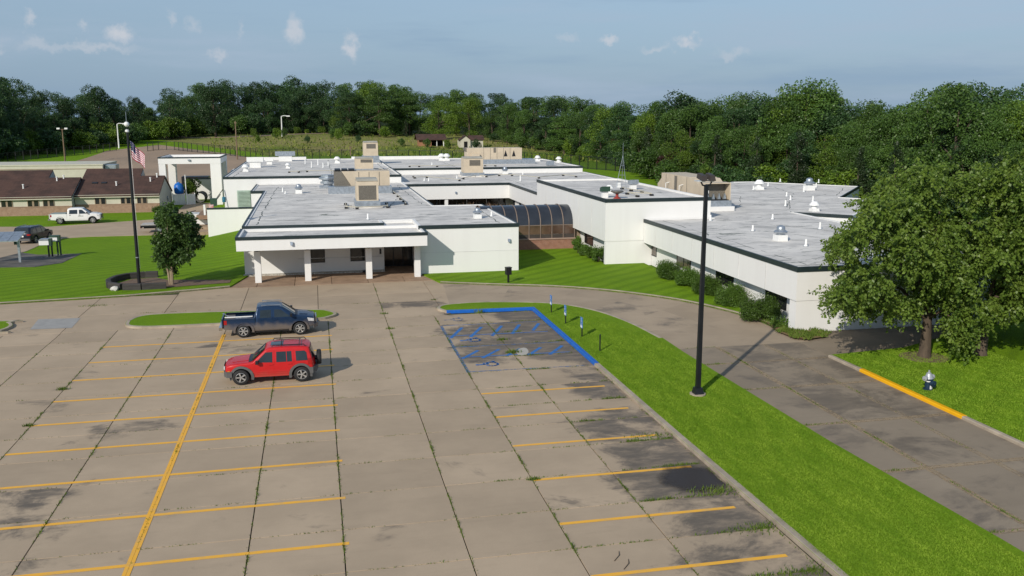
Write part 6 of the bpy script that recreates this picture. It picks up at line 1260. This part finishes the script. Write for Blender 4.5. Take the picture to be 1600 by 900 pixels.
M_LF_C = leaf_mat('cedar_needles', (.032, .055, .018), (.022, .04, .014)); M_LF_P = leaf_mat('maroon_leaves', (.05, .018, .014), (.035, .014, .012)); M_LF_S = leaf_mat('shrub_leaves', (.085, .155, .02), (.05, .10, .014), nsc=1.2); M_LF_N = leaf_mat('young_tree_leaves', (.065, .12, .024), (.038, .078, .016), nsc=.8); M_LF_R = leaf_mat('right_tree_leaves', (.160, .245, .032), (.082, .15, .020), (.25, .31, .075), nsc=.9, rnd=0, tr=.3)
def diamonds(P, D, ln, wd, up=.0):       # leaf quads at P pointing along D
    n = len(P); D = D/np.linalg.norm(D, axis=1, keepdims=True); r_ = RNG.normal(size=(n, 3)); B = np.cross(D, r_); B /= np.linalg.norm(B, axis=1, keepdims=True)
    L_ = (ln*RNG.uniform(.6, 1.3, n))[:, None]; W_ = (wd*RNG.uniform(.6, 1.3, n))[:, None]; N_ = np.cross(D, B); V = np.zeros((n, 4, 3))
    V[:, 0] = P-D*L_*.5; V[:, 1] = P+B*W_*.5+N_*W_*.15; V[:, 2] = P+D*L_*.5; V[:, 3] = P-B*W_*.5+N_*W_*.15; return V
def lobe_leaves(lobes, n, ln, wd, shell=.45, droop=.0):
    w = np.array([l[3]*l[3] for l in lobes]); idx = RNG.choice(len(lobes), n, p=w/w.sum()); C_ = np.array([l[:3] for l in lobes])[idx]; Rr = np.array([l[3] for l in lobes])[idx]; Rz = np.array([(l[4] if len(l) > 4 else l[3]) for l in lobes])[idx]
    d = RNG.normal(size=(n, 3)); d /= np.linalg.norm(d, axis=1, keepdims=True); rad = (1-shell)+shell*RNG.uniform(0, 1, n)**.6; rad *= RNG.uniform(.85, 1.12, n)
    P = C_+d*np.stack([Rr*rad, Rr*rad, Rz*rad], 1); D = d*.5+RNG.normal(size=(n, 3))*.6; D[:, 2] -= droop; return diamonds(P, D, ln, wd)
def crown_obj(V, m, parent, name='crown'): return link(name, npmesh(name, V, 4, m), parent)
def proto(name, kind, H_, wid, m, seed, n, ln=.62, wd=.42):
    rd = random.Random(seed); t = bpy.data.objects.new(name, None); lobes = []
    if kind == 'round':
        for k in range(26):
            a = rd.uniform(0, 6.28); zf = rd.uniform(.12, .93); env = math.sin(math.pi*min(1, max(.16, zf/1.02)))**.6; r_ = wid/2*env*rd.uniform(.25, .85); s_ = wid*rd.uniform(.11, .19); lobes.append((r_*math.cos(a), r_*math.sin(a), H_*zf, s_, s_*rd.uniform(.65, .95)))
        lobes.append((0, 0, H_*.86, wid*.17, wid*.2))
    elif kind == 'tier':                # wide flat sprays
        for k in range(34):
            a = rd.uniform(0, 6.28); zf = rd.uniform(.1, .95); r_ = wid/2*(1.05-zf*.75)*rd.uniform(.4, 1); s_ = wid*rd.uniform(.12, .18); lobes.append((r_*math.cos(a), r_*math.sin(a), H_*zf, s_, s_*.36))
    elif kind == 'cone':
        for k in range(24):
            a = rd.uniform(0, 6.28); zf = rd.uniform(.05, .96); r_ = wid/2*(1-zf)**.7*rd.uniform(.3, .8); s_ = wid*.2*(1.1-zf*.7); lobes.append((r_*math.cos(a), r_*math.sin(a), H_*zf, s_, s_*1.2))
    elif kind == 'bush':
        for k in range(16):
            a = rd.uniform(0, 6.28); r_ = wid/2*rd.uniform(0, .8); zf = rd.uniform(.2, .75)*(1-.3*(r_/wid*2)**2); s_ = wid*rd.uniform(.14, .24); lobes.append((r_*math.cos(a), r_*math.sin(a), H_*zf, s_, s_*.9*H_/wid*1.1))
    tr = MB().tube([(0, 0, -.4), (rd.uniform(-.2, .2), rd.uniform(-.2, .2), H_*.35), (rd.uniform(-.4, .4), rd.uniform(-.4, .4), H_*.8)], [H_*.02, H_*.014, H_*.004], 7)
    for k in range(5 if kind in ('round', 'tier') else 0):
        l = lobes[k*3]; z0 = H_*rd.uniform(.25, .5); tr.tube([(0, 0, z0), (l[0]*.5, l[1]*.5, (z0+l[2])/2+.3), (l[0], l[1], l[2])], [H_*.009, H_*.006, H_*.002], 5)
    if kind == 'bush': n_tr = 'stem'
    else: n_tr = 'trunk'
    C.objects.link(t); tr.build(n_tr, M_BARK, t, 60); crown_obj(lobe_leaves(lobes, n, ln, wd, droop=.25), m, t, 'crown' if kind != 'bush' else 'foliage')
    t['h0'] = H_; return t
PT = {}
for i in range(5): PT['d%d' % i] = proto('broadleaf_tree', 'round', 18, 12.5+1.2*(i % 3), M_LF_D, 10+i, 8500, .42, .30)
for i in range(5): PT['m%d' % i] = proto('broadleaf_tree', 'round', 18, 12+1.4*(i % 3), M_LF_M, 30+i, 10500, .37, .26)
for i in range(2): PT['y%d' % i] = proto('broadleaf_tree', 'round', 18, 16, M_LF_Y, 50+i, 11000, .38, .27)
PT['t0'] = proto('spreading_tree', 'tier', 18, 17, M_LF_M, 60, 10000, .5, .24); PT['t1'] = proto('spreading_tree', 'tier', 18, 16, M_LF_D, 61, 10000, .5, .24)
for i in range(2): PT['c%d' % i] = proto('cedar_tree', 'cone', 12, 5.5, M_LF_C, 70+i, 5000, .36, .18)
for i in range(3): PT['b%d' % i] = proto('wild_bush', 'bush', 5, 6, (M_LF_M, M_LF_Y, M_LF_D)[i], 80+i, 3600, .32, .22)
USED = set(); NTREE = [0]
GRP = {'broadleaf_tree': 'broadleaf trees of the background wood', 'spreading_tree': 'spreading trees of the background wood', 'cedar_tree': 'dark cedars of the background wood', 'wild_bush': 'bushes along the wood edge'}
def put(key, u, v, h, label, z=None, wsc=1.0, cat='tree'):
    p = PT[key]; s_ = h/p['h0']; rz = random.uniform(0, 6.28); z = hgt(u, v)-.1 if z is None else z
    if key in USED: o = copy_tree(p)
    else: o = p; USED.add(key)
    o.location = (u, v, z); o.rotation_euler = (0, 0, rz); o.scale = (s_*wsc, s_*wsc, s_); nm = p.name.split('.')[0]
    props(o, label, 'bush' if nm == 'wild_bush' else cat, GRP[nm]); NTREE[0] += 1; return o
def uvat(px, d):
    a = math.atan((px-800)/(FPX*math.cos(PITCH)))+YAW; return d*math.sin(a), d*math.cos(a)
def lerp(tab, x):
    for (a, p), (b, q) in zip(tab, tab[1:]):
        if a <= x <= b: return p+(q-p)*(x-a)/(b-a)
    return tab[0][1] if x < tab[0][0] else tab[-1][1]
DIST = [(-120, 262), (0, 285), (100, 318), (200, 345), (300, 385), (420, 415), (520, 425), (545, 385), (650, 375), (760, 362), (800, 335), (880, 285), (940, 235), (985, 190), (1030, 168), (1100, 156), (1200, 146), (1300, 134), (1400, 124), (1500, 116), (1600, 108), (1760, 98)]
TOP = [(-120, 120), (0, 124), (40, 130), (80, 138), (130, 150), (170, 146), (200, 150), (260, 158), (300, 150), (330, 132), (350, 124), (400, 134), (455, 122), (500, 128), (560, 126), (620, 130), (660, 140), (700, 148), (760, 146), (810, 142), (850, 150), (900, 152), (950, 152), (1000, 150), (1035, 134), (1065, 130), (1090, 142), (1115, 134), (1150, 128), (1195, 124), (1240, 116), (1280, 126), (1310, 140), (1350, 142), (1400, 138), (1430, 124), (1470, 118), (1530, 120), (1560, 130), (1600, 128), (1760, 122)]
ZONES = [(40, 'at the left frame edge'), (130, 'above the cream building'), (220, 'behind the flag'), (300, 'above the white portal'), (360, 'above the brown utility pole'), (420, 'left of the high meadow lamp'), (480, 'right of the high meadow lamp'), (540, 'above the meadow slope'), (610, 'above the rear air unit'), (680, 'above the open shed'), (760, 'above the white cottage'), (820, 'above the longest air unit'), (880, 'right of the longest air unit'), (940, 'left of the lattice mast'), (990, 'above the lattice mast'), (1040, 'left of the maroon bush'), (1090, 'above the sloping air unit'), (1130, 'above the lamp post'), (1180, 'just right of the lamp post'), (1230, 'above the right wing back edge'), (1290, 'above the far wing fan'), (1350, 'above the wing corner trim'), (1410, 'left above the big tree'), (1470, 'right above the big tree'), (1540, 'between the two big trees'), (9999, 'at the right frame edge')]
def where(px): return next(n for x, n in ZONES if px < x)
def wood():
    rows = [(0, 26, 1.0), (13, 30, 1.0), (30, 34, 1.03), (52, 44, 1.05)]
    for ri, (dd, step, hs) in enumerate(rows):
        px = -110+ri*11
        while px < 1740:
            d = lerp(DIST, px)+dd*(.55 if px > 960 else 1)+random.uniform(-3, 3); yt = lerp(TOP, px); u, v = uvat(px, d); z = hgt(u, v)
            h = ((HCAM-z)+d*(180-yt)/FPX*1.03)*(.845 if px > 950 else .93); h *= hs*random.uniform(.78, 1.0) if ri < 2 else hs*random.uniform(.9, 1.04)
            if ri == 0: h *= .72 if px < 520 or px > 1000 else .82
            dk = px < 540; q = random.random()
            key = ('d%d' % random.randrange(5) if q < (.85 if dk else .22) else 'm%d' % random.randrange(5)) if q < .9 else ('t%d' % random.randrange(2) if not dk else 'd0')
            if not dk and ri < 2 and random.random() < .10: key = 'y%d' % random.randrange(2)
            nm = 'spreading' if key[0] == 't' else 'dark green' if key[0] == 'd' else 'yellow green' if key[0] == 'y' else 'mid green'
            row = ('front edge', 'second row', 'middle depth', 'back row')[ri]
            if not (ri == 0 and 640 < px < 790):
                put(key, u, v, h, '%s tree in the %s of the wood, %s' % (nm, row, where(px)), wsc=random.uniform(.85, 1.15)*(1 if px < 560 else 1.05))
            px += step*random.uniform(.75, 1.25)*(1.15 if px > 1000 else 1)
wood()
# trees that stand out singly
for key, px, d, yt, lb in [('t0', 600, 372, 128, 'broad layered tree spreading over the meadow edge, left of the sheds'), ('t1', 555, 378, 140, 'layered dark tree at the left end of the meadow edge'), ('t0', 645, 380, 134, 'layered tree just left of the bright round tree'),
        ('y0', 690, 352, 152, 'bright yellow green round tree behind the open shed'), ('y1', 735, 356, 150, 'bright yellow green round tree behind the white cottage'), ('m1', 770, 350, 168, 'mid green tree right of the white cottage'),
        ('d2', 285, 372, 136, 'pale leaved tall tree above the left wood'), ('d3', 352, 372, 122, 'tallest round tree of the left wood'), ('d1', 180, 350, 134, 'round topped tree rising above the far left wood'),
        ('m3', 715, 400, 134, 'tree top showing above the bright round tree'), ('m2', 1240, 150, 114, 'tall round tree highest in the right wood'), ('m0', 1470, 118, 118, 'broad dark tree top at the far right'), ('d4', 1045, 175, 130, 'round tree rising at the inner end of the right wood')]:
    u, v = uvat(px, d); put(key, u, v, ((HCAM-hgt(u, v))+d*(180-yt)/FPX*1.02)*.91, lb, wsc=1.05)
for px, d, h in [(640, 366, 7), (660, 362, 5), (1170, 140, 9), (1235, 132, 10), (1385, 116, 9), (900, 272, 9), (1005, 178, 10), (560, 372, 6), (1330, 124, 8), (1540, 104, 8), (1110, 148, 9), (830, 310, 8)]:
    u, v = uvat(px, d); put('c%d' % random.randrange(2), u, v, h, 'dark pointed cedar at the wood edge, %s' % where(px))
def bushes():
    px = -60
    while px < 1700:
        d = lerp(DIST, px)-random.uniform(-6, 16)*(.7 if px > 960 else 1); u, v = uvat(px, d)
        if not (640 < px < 770):
            k = random.choice([0, 1, 1, 2] if px < 560 else [0, 0, 1, 2]); h = random.uniform(5.5, 9.5) if px < 420 else random.uniform(3.5, 6.5)
            if 420 <= px < 540: h *= .55
            put('b%d' % k, u, v, h, '%s bush along the foot of the wood, %s' % (('mid green', 'yellow green', 'dark')[k], where(px)), wsc=1.1)
        px += random.uniform(8, 14)*(1.9 if px > 560 else 1)
    for px, py, h in [(398, 214, 4), (432, 216, 4.5), (444, 214, 4), (520, 216, 4), (528, 218, 5), (404, 222, 3), (480, 223, 3), (560, 222, 3), (628, 228, 3), (668, 231, 3.5), (745, 234, 4), (700, 232, 3.5), (905, 252, 2.5), (960, 258, 4), (985, 262, 5), (1012, 266, 5)]:
        u, v, z = GT(px, py); k = random.randrange(3); put('b%d' % k, u, v, h, 'lone bush standing on the meadow grass, %s' % where(px), wsc=.7)
bushes()
u, v = uvat(1038, 163); t = copy_tree(PT['b2']); t.name = 'maroon_bush'; t.location = (u, v, -.1); s_ = 6/5; t.scale = (s_*.8, s_*.8, s_); props(t, 'maroon leaved bush behind the big sloping air unit', 'bush')
del t['group']
for c_ in t.children:
    if 'foliage' in c_.name: c_.data = c_.data.copy(); c_.data.materials[0] = M_LF_P
# tall meadow grass and weeds (uncountable)
def meadow_grass():
    n = 5000; px = RNG.uniform(330, 960, n); py = 206+RNG.uniform(0, 1, n)**.8*46; P = []
    for a, b in zip(px, py):
        z = 2.; 
        u, v, z = GT(a, b) if False else (*G(a, b, 2.5 if b < 225 else .8), 0)
        if v > 430 or v < 225: continue
        if v < 262-.9*max(0, u-10) if u > 10 else v < 282-.35*(u+20): continue
        P.append((u, v, hgt(u, v)-.1))
    P = np.array(P); H_ = RNG.uniform(.25, .95, len(P)); o = blades('meadow_grass', P, H_, .35+H_*.4, mat('meadow_blades', (.21, .23, .055), .9, col2=(.09, .14, .02), scale=.12, lo=.4, hi=.6, spec=.1), .5)
meadow_grass()
# ------------------------------------------------------------------ near trees, leaf by leaf
def inside(p, poly):
    x, y = p; r_ = False
    for (x0, y0), (x1, y1) in zip(poly, poly[1:]+poly[:1]):
        if (y0 > y) != (y1 > y) and x < (x1-x0)*(y-y0)/(y1-y0)+x0: r_ = not r_
    return r_
def spray_tree(root, lobes, twigs, per, ln, wd, m, droop, tl, bark, base_pts):
    P, D = [], []
    for (x, y, z, r_) in lobes:
        for k in range(twigs):
            d = Vector((random.gauss(0, 1), random.gauss(0, 1), random.gauss(.15, .8))).normalized(); p = Vector((x, y, z))+d*r_*random.uniform(.1, .55); v_ = d.copy(); L_ = tl*random.uniform(.6, 1.2); st = L_/per
            for i in range(per):
                v_ = (v_+Vector((random.gauss(0, .12), random.gauss(0, .12), -droop/per*2+random.gauss(0, .08)))).normalized(); p = p+v_*st
                side = v_.orthogonal().normalized(); side.rotate(Matrix.Rotation(random.uniform(0, 6.28), 3, v_)); P.append(tuple(p+side*ln*.45)); D.append(tuple(v_*.5+side*.8+Vector((0, 0, -.25))))
    V = diamonds(np.array(P), np.array(D), ln, wd); inv = np.array(root.location); V -= inv; crown_obj(V, m, root)
def limbs(root, base, lobes, r0, fork, bark, nb, name='trunk'):
    mb = MB(); o = Vector(root.location); b = Vector((0, 0, -.2)); f = Vector(fork)-o
    mb.tube([b, Vector((0, 0, .15)), f*.5+Vector((.05, .05, 0)), f], [r0*1.5, r0*1.1, r0*.9, r0*.75], 10)
    for l in sorted(lobes, key=lambda q: random.random())[:nb]:
        e = Vector(l[:3])-o; mid = f.lerp(e, .5)+Vector((random.uniform(-.3, .3), random.uniform(-.3, .3), .35)); k = min(1, 2.2/max(.6, (e-f).length)); mb.tube([f-Vector((0, 0, .3)), mid, e], [r0*.42, r0*.25, r0*.06], 6)
    mb.build(name, bark, root, 60)
def big_trees():
    OUT = [(1282, 455), (1296, 440), (1284, 425), (1300, 400), (1275, 385), (1300, 372), (1318, 352), (1340, 338), (1338, 310), (1352, 300), (1372, 272), (1400, 255), (1430, 244), (1465, 252), (1490, 268), (1530, 262), (1560, 268), (1575, 245), (1600, 232), (1680, 215), (1760, 240), (1790, 330), (1780, 430), (1700, 500), (1640, 520), (1600, 480), (1560, 500), (1530, 520), (1510, 552), (1492, 520), (1480, 500), (1468, 488), (1452, 468), (1436, 462), (1420, 478), (1400, 500), (1360, 478), (1335, 490), (1300, 480)]
    T1 = empty('large_tree', (29.15, 37.7, .1), 0, 'large leafy tree at the right wing corner, left of the pair', 'tree'); T2 = empty('large_tree', (32.1, 37.4, .1), 0, 'large leafy tree cut by the right frame edge, right of the pair', 'tree')
    L1, L2 = [], []; tries = 0
    while len(L1)+len(L2) < 175 and tries < 26000:
        tries += 1; px, py = random.uniform(1275, 1715), random.uniform(215, 552)
        r_ = random.uniform(.6, 1.0); R_ = r_*FPX/42
        if not inside((px, py), OUT): continue
        if not all(inside((px+R_*.62*math.cos(a), py+R_*.62*math.sin(a)), OUT) for a in (0, 1.57, 3.14, 4.71, .8, 2.4, 3.9, 5.5)): continue
        if math.hypot((px-1502)/60, (py-328)/32) < 1 or math.hypot((px-1405)/40, (py-445)/18) < 1 or math.hypot((px-1545)/30, (py-445)/25) < 1 or math.hypot((px-1345)/25, (py-400)/14) < 1 or math.hypot((px-1448)/14, (py-355)/10) < 1: continue
        cx = 1415 if px < 1520 else 1640; w = max(.2, 1-((px-cx)/190)**2)*max(.25, 1-((py-390)/190)**2); v = 38.6+random.uniform(-1, 1)*4.2*w**.5; v = min(v, 42.3)
        u, z = AV(px, py, v)
        if z < .5 or any((u-q[0])**2+(v-q[1])**2+(z-q[2])**2 < .62 for q in L1+L2): continue
        (L1 if px < 1525+random.uniform(-25, 25) else L2).append((u, v, z, r_))
    for px, py, v, r_ in ((1500, 505, 36.2, .6), (1512, 528, 36.0, .5), (1490, 490, 36.4, .7), (1425, 470, 37.0, .6), (1395, 478, 38.0, .6), (1345, 468, 39.5, .55), (1320, 470, 40.0, .5), (1550, 490, 36.3, .6), (1580, 470, 36.0, .6), (1370, 462, 38.5, .6)):
        u, z = AV(px, py, v); (L1 if px < 1530 else L2).append((u, v, z, r_))
    for T, L_, fork in ((T1, L1, (29.2, 37.8, 2.3)), (T2, L2, (32.3, 37.5, 2.6))):
        limbs(T, None, L_, .27, fork, M_BARK, 18); spray_tree(T, L_, 32, 28, .165, .115, M_LF_R, .6, 1.1, M_BARK, None)
    props(sheet('bare_soil', spline([(28.1, 36.9), (29.3, 36.5), (30.2, 37.3), (29.8, 38.5), (28.6, 38.6), (27.9, 37.9), (28.1, 36.9)], 3)[:-1], .108, M_MULCH, flat=True), kind='structure')
big_trees()
def small_tree():
    T = empty('young_tree', (-10.3, 65.9, .1), 0, 'young dark green tree with pale twin stems beside the flagpole', 'tree'); OUT = [(236, 352), (243, 340), (250, 322), (268, 318), (280, 330), (290, 332), (304, 338), (312, 356), (318, 382), (306, 398), (292, 404), (280, 424), (262, 428), (248, 420), (240, 400), (233, 376)]
    L_ = []; tries = 0
    while len(L_) < 46 and tries < 5000:
        tries += 1; px, py = random.uniform(232, 320), random.uniform(318, 428); r_ = random.uniform(.42, .62); R_ = r_*FPX/69
        if not all(inside((px+R_*.75*math.cos(a), py+R_*.75*math.sin(a)), OUT) for a in (0, 1.57, 3.14, 4.71)): continue
        w = max(.25, 1-((px-275)/42)**2); v = 65.9+random.uniform(-1, 1)*1.5*w**.5; u, z = AV(px, py, v)
        if any((u-q[0])**2+(v-q[1])**2+(z-q[2])**2 < .22 for q in L_): continue
        L_.append((u, v, z, r_))
    mb = MB()
    for dx, f in ((-.14, (-.35, .05, 2.2)), (.12, (.15, -.1, 2.4)), (.02, (-.05, .15, 2.0))): mb.tube([(dx*.6, 0, -.1), (dx, 0, .8), f], [.085, .075, .05], 8)
    for l in L_[::2]: e = Vector(l[:3])-Vector(T.location); mb.tube([(-.1, 0, 1.8), tuple(e*.5+Vector((0, 0, .5))), tuple(e)], [.04, .025, .01], 5)
    mb.build('trunk', M_BARKP, T, 60); spray_tree(T, L_, 34, 16, .18, .13, M_LF_N, .45, .55, M_BARKP, None)
small_tree()
def near_bush(px, py, w, h, label, m=M_LF_S, name='shrub', n=15000, ln=.085):
    u, v = G(px, py); T = empty(name, (u, v, .08), 0, label, 'shrub', 'shrubs along the white walls'); rd = random; lobes = []
    for k in range(16):
        a = rd.uniform(0, 6.28); q = w/2*rd.uniform(.1, .75); s_ = w*rd.uniform(.15, .22); lobes.append((q*math.cos(a), q*math.sin(a), h*rd.uniform(.25, .78)*(1-.25*(q/w*2)**2), s_, s_*.9))
    V = lobe_leaves(lobes, n, ln, ln*.62, .5); m2 = int(n*.12); d = RNG.normal(size=(m2, 3)); d[:, 2] = abs(d[:, 2])+1; d /= np.linalg.norm(d, axis=1, keepdims=True); l = RNG.integers(0, 16, m2); C_ = np.array([q[:3] for q in lobes])[l]; P = C_+d*RNG.uniform(.2, .34, m2)[:, None]*w*.9; V = np.concatenate([V, diamonds(P, d, ln*1.1, ln*.5)])
    V[:, :, 2] = np.maximum(V[:, :, 2], .0); crown_obj(V, m, T, 'foliage'); mb = MB()
    for k in range(5): l = lobes[k]; mb.tube([(0, 0, -.1), (l[0]*.5, l[1]*.5, l[2]*.6), l[:3]], [.03, .02, .008], 5)
    mb.build('stem', M_BARK, T)
for px, py, w, h, lb in [(1041, 436, 2.5, 1.05, 'rounded green shrub below the leftmost wing window'), (1074, 448, 2.4, 1.0, 'rounded green shrub second from the tall block'), (1107, 462, 2.3, 1.0, 'rounded green shrub beside the lamp post line'), (1141, 478, 2.3, 1.0, 'rounded green shrub left of the largest one'), (1184, 500, 2.6, 1.1, 'largest rounded shrub nearest the wing corner')]: near_bush(px, py, w, h, lb)
for px, py, w, h, lb in [(903, 397, 1.3, 1.5, 'upright bush at the brick walkway end'), (912, 401, 1.0, 1.0, 'small bush in the middle below the tall block window'), (922, 405, 1.2, 1.1, 'dark bush below the tall block window'), (934, 411, 1.5, 1.4, 'bush at the tall block front corner')]: near_bush(px, py, w, h, lb, n=2600, ln=.12)
near_bush(1221, 512, 1.6, .3, 'low weedy plant at the wing corner', n=900, ln=.1); near_bush(1150, 462, 1.2, 1.7, 'spindly tall weed behind the wing shrubs', n=350, ln=.13); near_bush(246, 334, 1.5, .9, 'small shrub at the house corner behind the tree', n=900, ln=.16)
u, v, z = GT(288, 299); T = empty('yard_bush', (-19.0, 146, -1.4), 0, 'leafy green bush behind the white gate and blue tank', 'bush'); crown_obj(lobe_leaves([(0, 0, 2.4, 1.0), (.8, .3, 2.9, .8), (-.7, .2, 2.0, .8), (.3, -.3, 1.5, .9), (-.2, .4, 3.2, .6)], 2200, .22, .15), M_LF_Y, T, 'foliage'); MB().tube([(0, 0, -.2), (.1, 0, 2.2)], .06, 6).build('stem', M_BARK, T)
def courtyard_grass():
    n = 5000; u = RNG.uniform(15.5, 23, n); v = RNG.uniform(90, 107, n); H_ = RNG.uniform(.5, 1.7, n)*(.5+.5*np.sin(u*1.1+v*.6)**2); blades('courtyard_grass', np.stack([u, v, np.full(n, .05)], 1), H_, .1+H_*.05, mat('pink_dry_grass', (.42, .27, .19), .9, col2=(.20, .19, .08), scale=.5, lo=.45, hi=.6), .35)
courtyard_grass()
# fallen twigs, small litter specks on the lot
def litter():
    for k, (px, py) in enumerate(((960, 877), (1248, 830), (975, 890))):
        u, v = G(px, py); o = MB().tube([(u, v, .012), (u+.22, v+.25, .03), (u+.3, v+.5, .015)], [.012, .01, .006], 5).build('twig', M_BARK); props(o, ('dry twig lying on the lot slabs at the bottom right', 'dark twig on the grass beside the kerb', 'small twig on the slab at the bottom frame edge')[k], 'twig')
litter()
print('TREES', NTREE[0])
print('LOBES', [len(o.data.polygons) for o in C.objects if o.name.startswith('crown') and len(o.data.polygons) > 30000])
